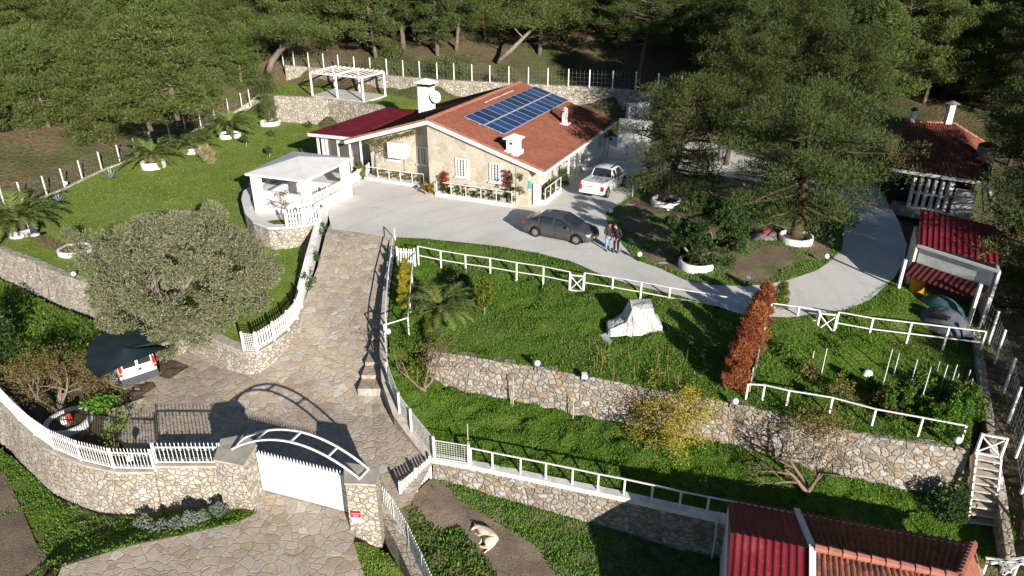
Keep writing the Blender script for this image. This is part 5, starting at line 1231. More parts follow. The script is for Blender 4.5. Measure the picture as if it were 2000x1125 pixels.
sedan = dict(wheel=.315, axles=(-1.33, 1.37), track=1.56, spokes=10,
    body=[(-2.27, .62, .42, .72, .0), (-2.22, .76, .32, .93, .02), (-2.05, .84, .22, 1.00, .03), (-1.7, .885, .20, 1.02, .03), (-.9, .90, .19, .97, .03), (.3, .90, .19, .95, .03), (1.0, .895, .19, .95, .03), (1.5, .88, .20, .88, .05), (1.95, .83, .22, .78, .05), (2.18, .72, .26, .66, .03), (2.28, .55, .34, .52, .0)],
    cabin=[(-1.92, .74, .64, 1.01, 1.04), (-1.15, .80, .58, 1.0, 1.43), (-.72, .81, .60, .98, 1.47), (-.15, .82, .61, .97, 1.485), (.32, .82, .60, .96, 1.46), (1.22, .79, .66, .95, .975)],
    pillars=(1, 3), a_pillars=((0, 1), (4, 5)),
    headlight=[(2.07, .62, .66, .22, .30, .11)], taillight=[(-2.13, .68, .84, .22, .26, .15)], headlight_m=LAMP, taillight_m=RED,
    seams=[(1.02, .3, .95), (.0, .3, .96), (-.95, .45, .97)], handles=[(.2, .82), (-.75, .84)], mirror=(.86, 1.02), plates=[(2.285, .44, 1), (-2.28, .62, -1)],
    boxes=[(M['black'], 'grille', (2.2, 0, .56), (.12, .9, .12)), (M['black'], 'lower_grille', (2.23, 0, .36), (.1, 1.1, .14)), (M['black'], 'sill_trim', (0, 0, .2), (3.6, 1.72, .06)), (M['chrome'], 'window_trim', (-.2, .835, .985), (2.0, .02, .02))], mirror_m=GREY)
sc_, sf = A(1044, 462, 0), A(1126, 478, 0); hd = math.atan2((sf - sc_).y, (sf - sc_).x)
# the near-side wheels touch the ground at sc_ and sf; the car's centre lies half a track farther back
fw_ = (sf - sc_).normalized(); lf = Vector((-fw_.y, fw_.x, 0)); mid = (sc_ + sf) / 2 + lf * .80
car('sedan', 'dark grey saloon car parked beside the two people on the white drive', 'car', mid, hd, sedan, GREY)
pick = dict(wheel=.38, axles=(-1.62, 1.5), track=1.62, spokes=6,
    body=[(-2.55, .80, .52, 1.05, .02), (-2.5, .88, .45, 1.10, .03), (-2.3, .92, .40, 1.12, .04), (-.75, .935, .36, 1.12, .04), (.8, .935, .36, 1.08, .03), (1.6, .92, .38, 1.05, .06), (2.2, .88, .42, .98, .05), (2.45, .76, .48, .84, .03), (2.52, .6, .5, .7, 0)],
    cabin=[(-.80, .84, .80, 1.13, 1.15), (-.55, .85, .66, 1.11, 1.72), (-.1, .86, .68, 1.10, 1.78), (.55, .86, .68, 1.09, 1.77), (.8, .86, .66, 1.08, 1.72), (1.5, .82, .7, 1.07, 1.09)],
    pillars=(1, 2), a_pillars=((0, 1), (4, 5)),
    headlight=[(2.36, .66, .86, .2, .3, .16)], taillight=[(-2.5, .80, .86, .14, .2, .34)], headlight_m=LAMP, taillight_m=RED,
    seams=[(1.1, .45, 1.05), (.1, .45, 1.08), (-.72, .45, 1.1)], handles=[(.3, .95), (-.55, .96)], mirror=(1.05, 1.16), plates=[(-2.57, .80, -1), (2.53, .58, 1)],
    boxes=[(WHITE, 'bed_cover', (-1.65, 0, 1.19), (1.62, 1.64, .09)), (M['black'], 'bed_seal', (-.86, 0, 1.17), (.08, 1.66, .12)), (WHITE, 'rear_bumper', (-2.58, 0, .56), (.16, 1.72, .2)), (M['black'], 'tailgate_handle', (-2.565, 0, .95), (.03, .5, .03)), (M['black'], 'bumper_underside', (-2.5, 0, .42), (.2, 1.5, .1)),
           (M['black'], 'grille', (2.44, 0, .78), (.12, .8, .16)), (M['black'], 'lid_vent', (-1.5, .3, 1.245), (.5, .05, .02)), (M['black'], 'lid_vent', (-1.5, 0, 1.245), (.5, .05, .02)), (M['black'], 'lid_vent', (-1.5, -.3, 1.245), (.5, .05, .02)), (M['black'], 'roof_rail', (.1, .62, 1.83), (1.1, .04, .04)), (M['black'], 'roof_rail', (.1, -.62, 1.83), (1.1, .04, .04))])
rl0, rr0 = A(1126, 384, .0), A(1184, 394, .0)
pd = (rr0 - rl0); pd.normalize(); pf = Vector((-pd.y, pd.x, 0)); pk = (rl0 + rr0) / 2 + pf * 2.45
car('pickup_truck', 'white double cab pickup with a covered bed parked beside the house', 'pickup truck', pk, math.atan2(pf.y, pf.x), pick, WHITE)
van = dict(wheel=.31, axles=(-1.25, 1.35), track=1.52, spokes=6,
    body=[(-2.02, .80, .34, 1.02, .0), (-1.98, .83, .30, 1.04, .0), (-1.0, .84, .26, 1.03, .0), (.9, .84, .26, 1.0, .02), (1.5, .82, .28, .95, .05), (1.9, .74, .3, .78, .04), (2.02, .6, .34, .6, 0)],
    cabin=[(-2.0, .81, .70, 1.03, 1.76), (-1.9, .82, .72, 1.03, 1.80), (-.9, .83, .73, 1.02, 1.82), (-.1, .83, .73, 1.01, 1.82), (.5, .83, .72, 1.0, 1.78), (1.35, .8, .68, .98, 1.0)],
    pillars=(0, 1, 2, 3), a_pillars=((4, 5),),
    headlight=[(1.9, .6, .72, .2, .26, .16)], taillight=[(-2.01, .76, 1.16, .06, .12, .62)], headlight_m=LAMP, taillight_m=RED,
    seams=[(.7, .35, 1.0), (-.4, .35, 1.02)], handles=[(-.3, .95)], mirror=(.9, 1.12), plates=[(-2.035, .86, -1)],
    boxes=[(WHITE, 'rear_doors', (-2.0, 0, 1.36), (.04, 1.36, .80)), (M['glass'], 'rear_pane', (-2.025, .34, 1.42), (.012, .56, .42)), (M['glass'], 'rear_pane', (-2.025, -.34, 1.42), (.012, .56, .42)), (M['black'], 'door_gap', (-2.022, 0, 1.2), (.012, .02, 1.0)), (GP, 'bumper', (-2.03, 0, .50), (.16, 1.66, .36)), (GP, 'side_strip', (0, .845, .62), (2.2, .03, .12)), (GP, 'side_strip', (0, -.845, .62), (2.2, .03, .12)), (GP, 'latch', (-2.03, -.1, .98), (.02, .13, .13)),
           (ORG, 'indicator_lamp', (-2.045, .76, 1.02), (.02, .12, .12)), (ORG, 'indicator_lamp', (-2.045, -.76, 1.02), (.02, .12, .12)), (flat('yellow_sticker', (.7, .5, .03), .6), 'sticker', (-2.034, -.3, 1.60), (.006, .3, .05))])
v0, v1 = A(250, 764, -3.2), A(306, 745, -3.2); vd = (v1 - v0).normalized(); vf = Vector((-vd.y, vd.x, 0)); vm_ = (v0 + v1) / 2 + vf * 2.0
car('small_van', 'white small van parked under the dark shade net', 'van', vm_, math.atan2(vf.y, vf.x), van, WHITE)
# shade net over the van
net = thing('shade_net', 'dark green shade net stretched over the white van', 'shade net', vm_)
edge = [A(192, 738, -1.15), A(250, 708, -1.12), A(304, 687, -1.15), A(346, 672, -1.45), A(322, 675, -1.5), A(300, 672, -1.3), A(325, 667, -1.5), A(349, 659, -1.45), A(318, 656, -1.4), A(291, 644, -1.2), A(222, 634, -1.0), A(172, 670, -1.0), A(168, 715, -1.05)]
cen = A(245, 680, -.85); vs, fs = [], []; n = len(edge); K_ = 6
for j in range(K_ + 1):
    for k in range(n):
        p = cen.lerp(edge[k], j / K_); s = j / K_; vs.append(p - UP * (.06 * math.sin(math.pi * s) * (1 + .5 * math.sin(k * 1.7)) + rnd.uniform(0, .03)))
for j in range(K_):
    for k in range(n): fs.append((j * n + k, j * n + (k + 1) % n, (j + 1) * n + (k + 1) % n, (j + 1) * n + k))
MB().add(vs + [p - UP * .012 for p in vs], fs + [tuple(i + len(vs) for i in f[::-1]) for f in fs]).build('net', M['tarp'], net, True)
for q in (edge[11], edge[10]): MB().bar(Vector((q.x, q.y, -3.4)), q, .07).build('pole', M['wire'], net)
MB().tube([edge[3], A(352, 671, -1.55)], .015).tube([edge[7], A(354, 657, -1.55)], .015).build('rope', M['wire'], net)
for lb, px in (('brown soil strip with grass edge behind the parked van', [(250, 768), (262, 752), (300, 748), (305, 756), (272, 776)]), ('planted soil strip between the parked van and the curved wall', [(308, 712), (322, 698), (370, 716), (330, 740), (306, 734)])):
    tag(patch('soil_strip', [AR(x, y, .05) for x, y in px], M['garden_soil'], res=.25, bumps=.03, kind=None), lb, 'soil strip')

# ------------------------------------------------------------------ people and dog (skin modifier baked into meshes)
def skin(name, pts, edges, radii, mat, parent, sub=2):
    me = bpy.data.meshes.new(name + '_skeleton'); me.from_pydata(pts, edges, []); o = bpy.data.objects.new(name + '_skeleton', me); COL.objects.link(o)
    o.modifiers.new('skin', 'SKIN'); sk_ = me.skin_vertices[0].data if len(me.skin_vertices) else None
    for i, r in enumerate(radii): sk_[i].radius = r if isinstance(r, tuple) else (r, r)
    sk_[0].use_root = True
    s = o.modifiers.new('sub', 'SUBSURF'); s.levels = s.render_levels = sub
    bpy.context.view_layer.update()
    ev = o.evaluated_get(bpy.context.evaluated_depsgraph_get()); m2 = bpy.data.meshes.new_from_object(ev)
    bpy.data.objects.remove(o); bpy.data.meshes.remove(me)
    m2.materials.clear(); m2.materials.append(mat); m2.polygons.foreach_set('use_smooth', np.ones(len(m2.polygons), bool))
    r = bpy.data.objects.new(name, m2); COL.objects.link(r); r.parent = parent; return r
SKIN = flat('skin', (.46, .25, .17), .55, .3, var=.06)
HAIR = flat('dark_hair', (.018, .014, .012), .6, .3)
def person(label, loc, head, jacket, trousers, shoes, arms, headtilt, lean=0, phone=None):
    """faces local -Y; arms: for L and R (elbow, wrist) local points"""
    t = thing('person', label, 'person', loc, head); BASE[t.name] = Vector((0, 0, 0))
    hx, hy = headtilt
    pel, ch_, nk = (0, .0, .96), (lean, -.03, 1.28), (lean * 1.3, -.04, 1.47); hd0 = (lean * 1.3 + hx, -.08 + hy, 1.60)
    pts = [pel, (lean * .5, -.01, 1.12), ch_, nk, hd0]; ed = [(0, 1), (1, 2), (2, 3), (3, 4)]; rad = [(.13, .10), (.12, .09), (.13, .10), (.055, .055), (.075, .085)]
    legs = {}
    for s, nm in ((1, 'L'), (-1, 'R')):
        i = len(pts); L_ = [(s * .09, 0, .90), (s * .11, -.03, .50), (s * .115, .02, .09), (s * .125, -.13, .04)]
        pts += L_; ed += [(0, i), (i, i + 1), (i + 1, i + 2), (i + 2, i + 3)]; rad += [.085, .06, .04, .035]; legs[nm] = L_
    for s, nm in ((1, 'L'), (-1, 'R')):
        sh = (s * .19 + lean, -.03, 1.40); el, wr = arms[nm]; i = len(pts); d = (Vector(wr) - Vector(el)).normalized(); pm = Vector(wr) + d * .08
        pts += [sh, el, wr, tuple(pm)]; ed += [(2, i), (i, i + 1), (i + 1, i + 2), (i + 2, i + 3)]; rad += [.055, .042, .028, (.036, .018)]
        sx = d.cross(Vector((0, 0, 1))); sx = sx.normalized() if sx.length > .1 else Vector((1, 0, 0)); dn_ = d.cross(sx).normalized()
        for k, (off, ln) in enumerate(((-.027, .062), (-.009, .075), (.010, .07), (.027, .052))):
            b = pm + d * .02 + sx * off; c = b + d * ln * .6 + dn_ * .012; e = c + d * ln * .35 + dn_ * .03; j = len(pts)
            pts += [tuple(b), tuple(c), tuple(e)]; ed += [(i + 3, j), (j, j + 1), (j + 1, j + 2)]; rad += [.009, .0085, .0075]
        b = Vector(wr) + d * .03 + sx * -.04; c = b + d * .045 + dn_ * .02; j = len(pts); pts += [tuple(b), tuple(c)]; ed += [(i + 2, j), (j, j + 1)]; rad += [.011, .009]
    skin('body', pts, ed, rad, SKIN, t, 1)
    # head with face on top of the continuous neck
    hv = Vector(hd0) + Vector((0, -.01, .045)); fdn = Vector((hx * 2.2, -1, -.45 + hy)).normalized(); rt_ = fdn.cross(UP).normalized(); hu = rt_.cross(fdn)
    hm = MB(); hm.ball((0, 0, 0), 1, 16, 12)
    vs = [hv + rt_ * (p[0] * .078) + fdn * (-p[1] * .095 * (1.0 if p[1] > 0 else .98)) + hu * (p[2] * .115 - (.012 if p[1] < 0 else 0)) for p in hm.v]
    hm.v = [tuple(p) for p in vs]
    hm.tube([hv + fdn * .09 + hu * .02, hv + fdn * .118 - hu * .02, hv + fdn * .09 - hu * .03], [.008, .017, .012], 6)
    for s in (-1, 1): hm.ball(hv + rt_ * s * .08 - hu * .005, .024, 8, 6, (.5, 1, 1.2))
    head_o = hm.build('head', SKIN, t, True, True)
    em = MB()
    for s in (-1, 1): em.ball(hv + rt_ * s * .03 + fdn * .086 + hu * .022, .012, 8, 6)
    em.build('eyes', M['black'], head_o, True, True)
    MB().bar(hv + fdn * .092 - hu * .055 - rt_ * .022, hv + fdn * .092 - hu * .055 + rt_ * .022, .01, .012).build('mouth', flat('lips', (.30, .10, .08), .5), head_o, False, True)
    ha = MB(); ha.ball((0, 0, 0), 1, 16, 12); b_ = hv + hu * .02 - fdn * .018
    ha.v = [tuple(b_ + rt_ * (p[0] * .086) - fdn * (p[1] * .095) + hu * (max(p[2], -.45 if p[1] > -.1 else .30 - .2 * p[1]) * .115)) for p in ha.v]
    ha.build('hair', HAIR, t, True, True)
    jp = [(0, 0, .88), (lean * .4, -.01, 1.05), (lean * .8, -.02, 1.25), (lean * 1.1, -.03, 1.41), (lean * 1.3, -.035, 1.47)]; je = [(0, 1), (1, 2), (2, 3), (3, 4)]; jr = [(.185, .135), (.17, .125), (.185, .13), (.13, .10), (.07, .07)]
    for s, nm in ((1, 'L'), (-1, 'R')):
        el, wr = arms[nm]; i = len(jp); jp += [(s * .18 + lean, -.03, 1.395), tuple(Vector((s * .22 + lean, -.03, 1.36)).lerp(Vector(el), .5)), el, tuple(Vector(el).lerp(Vector(wr), .5)), tuple(Vector(el).lerp(Vector(wr), .96))]
        je += [(3, i), (i, i + 1), (i + 1, i + 2), (i + 2, i + 3), (i + 3, i + 4)]; jr += [.085, .075, .066, .058, .048]
    skin('jacket', jp, je, jr, jacket, t, 1)
    tp_ = [(0, 0, .93)]; te = []; trr = [(.165, .125)]
    for s, nm in ((1, 'L'), (-1, 'R')):
        i = len(tp_); l = legs[nm]; tp_ += [(s * .095, 0, .84), (s * .108, -.015, .66), (s * .112, -.03, .48), (s * .116, 0, .28), (s * .118, .015, .09)]; te += [(0, i), (i, i + 1), (i + 1, i + 2), (i + 2, i + 3), (i + 3, i + 4)]; trr += [.105, .092, .078, .068, .064]
    skin('trousers', tp_, te, trr, trousers, t, 1)
    sm = MB()
    for s in (-1, 1):
        x = s * .122; sm.add([(x - .045, .07, 0), (x + .045, .07, 0), (x + .05, -.12, 0), (x + .03, -.2, 0), (x - .03, -.2, 0), (x - .05, -.12, 0), (x - .04, .06, .1), (x + .04, .06, .1), (x + .042, -.1, .075), (x + .025, -.18, .05), (x - .025, -.18, .05), (x - .042, -.1, .075)],
            [(5, 4, 3, 2, 1, 0), (6, 7, 8, 9, 10, 11)] + [(i, (i + 1) % 6, 6 + (i + 1) % 6, 6 + i) for i in range(6)])
    sm.build('shoes', shoes, t, True, True)
    if phone:
        ph = thing('phone', 'dark phone held in both hands by the person in blue jeans', 'phone', loc, head); BASE[ph.name] = Vector((0, 0, 0)); MB().box(phone, (.075, .14, .012), (1, 0, 0), (0, .9, .43)).build('case', M['black'], ph, False, True); MB().box(Vector(phone) + Vector((0, -.003, .0068)), (.066, .125, .002), (1, 0, 0), (0, .9, .43)).build('screen', M['glass'], ph, False, True)
    return t
person('person in a dark brown jacket and light blue jeans looking down at a phone', A(1187, 489, 0), math.radians(8), flat('brown_jacket', (.045, .030, .032), .8, .2, var=.25), flat('blue_jeans', (.19, .30, .43), .85, .15, var=.2), M['black'],
       dict(L=((.27, -.08, 1.12), (.07, -.30, 1.14)), R=((-.27, -.06, 1.12), (-.06, -.30, 1.13))), (.0, -.04), 0, (0.0, -.40, 1.17))
person('person in a navy jacket and black trousers leaning towards the phone of the other', A(1203, 492, 0), math.radians(-30), flat('navy_jacket', (.016, .018, .032), .75, .25, var=.25), flat('black_trousers', (.016, .015, .016), .85, .2), M['black'],
       dict(L=((.29, .0, 1.10), (.14, -.22, .92)), R=((-.28, -.02, 1.10), (-.10, -.20, .93))), (-.05, -.05), -.03)
dg = thing('dog', 'pale cream dog lying curled up on the bare ground of the yard', 'dog', A(940, 1048, -5.08)); db = A(940, 1048, -5.0)
q_ = lambda x, y, z: tuple(A(x, y, z - 5.02) - BASE[dg.name])
FUR = flat('cream_fur', (.62, .52, .38), .9, .15, var=.15, scale=6, bump=.3)
dp_ = [q_(955, 1062, .22), q_(965, 1052, .24), q_(958, 1042, .25), q_(945, 1036, .27), q_(935, 1030, .32), q_(930, 1027, .34), q_(925, 1031, .27), q_(920, 1035, .22)]
de = [(i, i + 1) for i in range(7)]; dr = [(.20, .19), (.21, .20), (.20, .19), (.19, .18), (.12, .12), (.105, .10), (.06, .06), (.038, .035)]
def limb(a, L_, r): 
    i = len(dp_); dp_.extend(L_); dr.extend(r); de.append((a, i)); de.extend((i + k, i + k + 1) for k in range(len(L_) - 1))
limb(3, [q_(933, 1042, .14), q_(921, 1043, .07), q_(915, 1042, .05)], [.08, .05, .045])
limb(3, [q_(940, 1045, .14), q_(928, 1047, .06), q_(919, 1044, .05)], [.08, .05, .045])
limb(0, [q_(949, 1055, .16), q_(942, 1050, .09), q_(938, 1060, .06), q_(934, 1064, .05)], [.13, .08, .05, .045])
limb(0, [q_(952, 1068, .12), q_(942, 1068, .06), q_(936, 1066, .05)], [.10, .055, .045])
limb(0, [q_(958, 1070, .10), q_(950, 1076, .05), q_(945, 1080, .04)], [.05, .035, .025])
skin('body', dp_, de, dr, FUR, dg, 2)
for a, b in ((927, 1022), (934, 1024)): MB().ball(q_(a, b + 1, .42), .05, 8, 6, (.7, 1, .5)).build('ear', flat('dark_ear', (.22, .15, .10), .9), dg, True, True)
MB().ball(q_(918.5, 1036, .215), .024, 8, 6).build('nose', M['black'], dg, True, True)

# ------------------------------------------------------------------ covered machine and small things
cm = thing('covered_machine', 'machine wrapped in a white plastic sheet on the upper garden grass', 'machine', A(1235, 658, -1.0))
SHEET = NT('plastic_sheet', .3, .5); SHEET.color(SHEET.ramp(SHEET.noise(SHEET.obj(), 3, 4), [(.3, (.36, .36, .35)), (.7, (.58, .58, .565))])); SHEET.bump(SHEET.noise(SHEET.obj(), 5, 4, .7), .6, .08); SHEET = SHEET.m
gb_ = [A(1184, 655, -.95), A(1205, 664, -.92), A(1236, 662, -.80), A(1268, 662, -.85), A(1276, 656, -.9), A(1268, 640, -.9), A(1225, 640, -.9), A(1196, 642, -.9)]
ux = (A(1268, 660, -1) - A(1190, 660, -1)).normalized(); uy = Vector((-ux.y, ux.x, 0)); o0 = A(1190, 660, -1)
Cc = lambda x, y, z: o0 + ux * x + uy * y + UP * z
prof = [(-.05, .16, .45, .5), (.35, .62, .75, .5), (.75, .95, .95, .55), (1.02, 1.25, 1.66, .55), (1.10, 1.3, 1.72, .55), (1.6, 1.3, 1.76, .56), (2.0, 1.15, 1.70, .56), (2.15, 1.1, 1.1, .6), (2.42, .7, .8, .58), (2.5, .25, .6, .55)]
vs, fs = [], []
for i, (x, _, zt, w) in enumerate(prof):
    ring_ = [(-.15 - .12 * (i % 2) * .5, .12 + .06 * ((i * 7) % 3)), (-.10, zt * .55), (.02, zt * .93), (.3, zt), (w * 1.5, zt), (w * 1.9, zt * .92), (w * 2 + .05, zt * .5), (w * 2 + .15, .15)]
    for y, z in ring_: vs.append(Cc(x + rnd.uniform(-.04, .04), y + rnd.uniform(-.04, .04), z + rnd.uniform(-.03, .03)))
m = 8
fs = [(i * m + k, i * m + k + 1, (i + 1) * m + k + 1, (i + 1) * m + k) for i in range(len(prof) - 1) for k in range(m - 1)] + [tuple(range(m)), tuple(range((len(prof) - 1) * m, len(prof) * m))[::-1]]
Gv = np.array([tuple(v) for v in vs]).reshape(len(prof), m, 3); ui = np.linspace(0, len(prof) - 1, 64); vi = np.linspace(0, m - 1, 56)
def lin(Arr, t): i = np.minimum(t.astype(int), Arr.shape[0] - 2); fr = (t - i).reshape((-1,) + (1,) * (Arr.ndim - 1)); return Arr[i] * (1 - fr) + Arr[i + 1] * fr
D = lin(np.swapaxes(lin(Gv, ui), 0, 1), vi); D = np.swapaxes(D, 0, 1); gs_ = np.random.default_rng(3)
low_ = np.clip(1.2 - (D[..., 2] - o0.z), 0.1, 1)
fold = np.sin(ui * 3.1 + 1.3 * np.sin(ui * 1.7))[:, None] * .045 * low_ + np.sin(vi * 4.0)[None, :] * np.sin(ui * 1.1)[:, None] * .03 + gs_.normal(0, .010, D.shape[:2])
sag = .10 * np.sin(np.pi * (ui % 3) / 3)[:, None] * (np.abs(vi - 3.5) < 2)[None, :]
D[..., 2] -= sag; cxy = D[..., :2].mean((0, 1)); dd = D[..., :2] - cxy; dd /= np.linalg.norm(dd, axis=2)[..., None] + 1e-6; D[..., :2] += dd * fold[..., None]; D[..., 2] += fold * .5
ii = np.arange(64 * 56).reshape(64, 56); qf = np.stack([ii[:-1, :-1].ravel(), ii[1:, :-1].ravel(), ii[1:, 1:].ravel(), ii[:-1, 1:].ravel()], 1)
endf = [tuple(int(k) for k in ii[0]), tuple(int(k) for k in ii[-1][::-1])]
raw_mesh('plastic_cover', D.reshape(-1, 3), [tuple(int(k) for k in q) for q in qf] + endf, SHEET, cm)
for x in (1.15, 2.05):
    MB().tube([Cc(x - .06, .0, .14), Cc(x + .06, .0, .14)], .14, 14).build('wheel', M['terracotta'], cm); MB().bar(Cc(x, .05, .1), Cc(x, .12, .5), .07).build('leg', M['white'], cm)
MB().box(Cc(1.6, .15, .2), (.7, .25, .25), ux).build('blue_frame', flat('blue_frame', (.05, .18, .30), .6), cm)
sc2 = thing('plastic_scrap', 'loose sheet of clear plastic on the grass beside the wrapped machine', 'plastic sheet', A(1184, 662, -.95))
MB().add([A(1172, 654, -.9), A(1184, 650, -.75), A(1196, 668, -.92), A(1186, 676, -.95)], [(0, 3, 2, 1)]).build('sheet', flat('grey_plastic', (.40, .42, .42), .35, .5, var=.25), sc2)
wb = thing('white_bag', 'crumpled white sack lying among the vegetable plants', 'bag', A(1693, 733, -1.0)); heap('bag', A(1693, 733, -1.02), .32, .24, .28, M['plaster_dirty'], wb, .3, 8, 12, 5)
mn = thing('netted_heap', 'grey netted heap with a red top beside the leaning pine', 'heap', A(1494, 466, .1)); heap('net', A(1494, 468, .05), .85, .55, .75, flat('grey_net', (.17, .14, .13), .9, .1, var=.3), mn, 0, 4); MB().ball(A(1496, 452, .82), .2, 10, 6, (1.2, 1, .6)).build('red_cap', flat('red_cloth', (.45, .03, .05), .8), mn, True)
hy = thing('tree_stump', 'tree stump carrying a red and a white can inside the stone ring', 'stump', A(133, 826, -3.3))
MB().tube([A(133, 829, -3.35), A(132, 826, -2.75)], [.17, .13], 10).build('stump_wood', M['bark'], hy)
MB().lathe(A(127, 826, -2.76), [(.14, 0), (.16, .12), (.12, .3), (.02, .32)], 10).build('white_can', M['globe'], hy); MB().lathe(A(137, 824, -2.76), [(.13, 0), (.15, .12), (.1, .42), (.02, .44)], 10).build('red_can', flat('red_can', (.35, .035, .02), .6), hy)
bn = thing('bin_post', 'dark blue bin standing by the large palm at the lawn edge', 'bin', A(69, 459, -1.2)); MB().lathe(A(69, 459, -1.2), [(.2, 0), (.24, .7), (.25, .75), (.05, .8)], 12).build('bin', flat('blue_bin', (.02, .03, .07), .5), bn); MB().lathe(A(69, 459, -.42), [(.26, 0), (.26, .05), (.1, .1)], 12).build('lid', M['white'], bn)
for lb, px, pz_ in (('terracotta pot with a leafy plant at the gable corner', (842, 377), 0), ('terracotta pot in the shaded corner left of the gable', (834, 372), 0)):
    t = thing('flower_pot', lb, 'flower pot', A(*px, pz_)); MB().lathe(A(*px, pz_), [(.17, 0), (.26, .5), (.28, .52), (.28, .58), (.2, .58), (.05, .55)], 14).build('pot', M['terracotta'], t)
hs = thing('garden_hose', 'thin dark hose curving across the yard dirt', 'hose', A(850, 980, -4.6))
MB().tube([A(843, 948, -4.35), A(850, 965, -4.5), A(853, 985, -4.62), A(848, 1000, -4.68), A(836, 1010, -4.7)], .025, 6).build('hose', M['black'], hs)
cg = thing('cable_coil', 'small coil of dark cable near the spiked railing', 'coil', A(831, 1074, -4.9))
MB().tube([A(831 + 6 * math.cos(k * .5), 1074 + 6 * math.sin(k * .5), -4.82 + .002 * k) for k in range(28)], .022, 6).build('coil', M['black'], cg)
slv = MB(); sv = thing('rope_swing', 'pale rope hanging diagonally over the island grass', 'rope', A(1390, 385, .1)); MB().tube([A(1375, 374, .8), A(1405, 398, .15)], .02).tube([A(1385, 372, .8), A(1408, 396, .15)], .02).build('rope', M['stake'], sv)
def stake(label, top, base, zb, grp='thin stakes'):
    b = A(*base, zb); t = A(*top, zb); d = A(base[0], base[1], zb)
    # height from the pixel rise of a near vertical stake
    h = max(.5, (base[1] - top[1]) / (FPX / (b - Vector((0, 0, CAMH))).length) / math.cos(PITCH + math.atan((base[1] - 562.5) / FPX)))
    o = tag(MB().tube([b - UP * .1, b + UP * h], [.028, .022], 6).build('garden_stake', M['white'] if 'white' in label else M['stake'], None), label, 'stake', grp); return o
for tp2, bs in (((1705, 694), (1722, 760)),): pass
vs_ = [((1110, 510), (1065, 730)), ((1180, 520), (1135, 660)), ((1310, 565), (1245, 720)), ((1365, 625), (1315, 820)), ((1440, 560), (1420, 620)), ((1495, 600), (1440, 740)), ((1565, 600), (1500, 740)), ((1565, 645), (1535, 720)), ((1640, 625), (1600, 725)), ((1645, 675), (1625, 750)), ((640, 490), (608, 580)), ((705, 485), (672, 645))]
for (tx, ty), (bx2, by) in vs_: stake('white bean pole among the vegetable plants', (1400 + tx / 3.308, 540 + ty / 3.308), (1400 + bx2 / 3.308, 540 + by / 3.308), -1.05, 'white bean poles in the vegetable garden')
for tp2, bs in (((1003, 739), (1002, 793)), ((998, 763), (998, 791)), ((1120, 778), (1119, 817)), ((916, 830), (914, 866)), ((985, 748), (985, 770))): stake('thin bare wooden stake in the lower garden grass', tp2, bs, -3.2, 'thin stakes in the lower garden')
gs = thing('net_screen', 'teal net screen standing behind the rusty tree', 'screen', A(1480, 700, -1.1))
na, nb_ = A(1463, 768, -1.25), A(1496, 650, -.8); MB().bar(na + UP * .55, nb_ + UP * .55, .03, 1.1).build('net', M['teal'], gs)
for k in range(4): p = na.lerp(nb_, k / 3); MB().bar(p, p + UP * 1.3, .05).build('post', M['stake'], gs)

# ------------------------------------------------------------------ vegetation
def cloud(centers, radii, n, L, Wd, up=.5, out=1.0, seed=0, shell=.5, cup=0.0):
    """leaf-sized diamonds spread through the volume of clumps"""
    g = np.random.default_rng(seed); C_ = np.asarray(centers, float); R_ = np.asarray(radii, float)
    if R_.ndim == 1: R_ = np.repeat(R_[:, None], 3, 1)
    C_ = np.repeat(C_, n, 0); R_ = np.repeat(R_, n, 0); N = len(C_)
    d = g.normal(size=(N, 3)); d /= np.linalg.norm(d, axis=1)[:, None]
    r = shell + (1 - shell) * g.random(N) ** .5 if shell < 1 else np.ones(N)
    r = np.where(g.random(N) < .25, g.random(N), r)
    p = C_ + d * R_ * r[:, None]
    ax = d * out + g.normal(size=(N, 3)) * .6 + np.array([0, 0, up]); ax /= np.linalg.norm(ax, axis=1)[:, None]
    sd_v = np.cross(ax, g.normal(size=(N, 3))); sd_v /= np.linalg.norm(sd_v, axis=1)[:, None] + 1e-9
    l = L * g.uniform(.6, 1.3, N)[:, None]; w = Wd * g.uniform(.7, 1.3, N)[:, None]
    nn = np.cross(ax, sd_v)
    v = np.stack([p - ax * l * .5, p + sd_v * w * .5 + nn * l * cup, p + ax * l * .5, p - sd_v * w * .5 + nn * l * cup], 1).reshape(-1, 3)
    return v, np.arange(N * 4).reshape(N, 4)
def limbs(mb, start, d, length, r, depth, g, tips, spread=.6, up=.15, seg=3, n=5, kids=(2, 3), shrink=.68):
    p = Vector(start); d = Vector(d).normalized(); pts, rs = [p.copy()], [r]
    for i in range(seg):
        d = (d + Vector(g.normal(size=3)) * .16 + UP * up * .3).normalized(); p = p + d * length / seg; pts.append(p.copy()); rs.append(r * (1 - .55 * (i + 1) / seg))
    mb.tube(pts, rs, n if r > .03 else 4, False)
    if depth == 0: tips.append((p, d)); return
    for _ in range(int(g.integers(kids[0], kids[1] + 1))):
        t = g.uniform(.45, 1.0); i = min(int(t * seg), seg - 1); q = pts[i].lerp(pts[i + 1], t * seg - i)
        nd = (d + Vector(g.normal(size=3)) * spread + UP * up).normalized(); limbs(mb, q, nd, length * shrink * g.uniform(.8, 1.2), r * .5, depth - 1, g, tips, spread, up, seg, n, kids, shrink)
    tips.append((p, d))
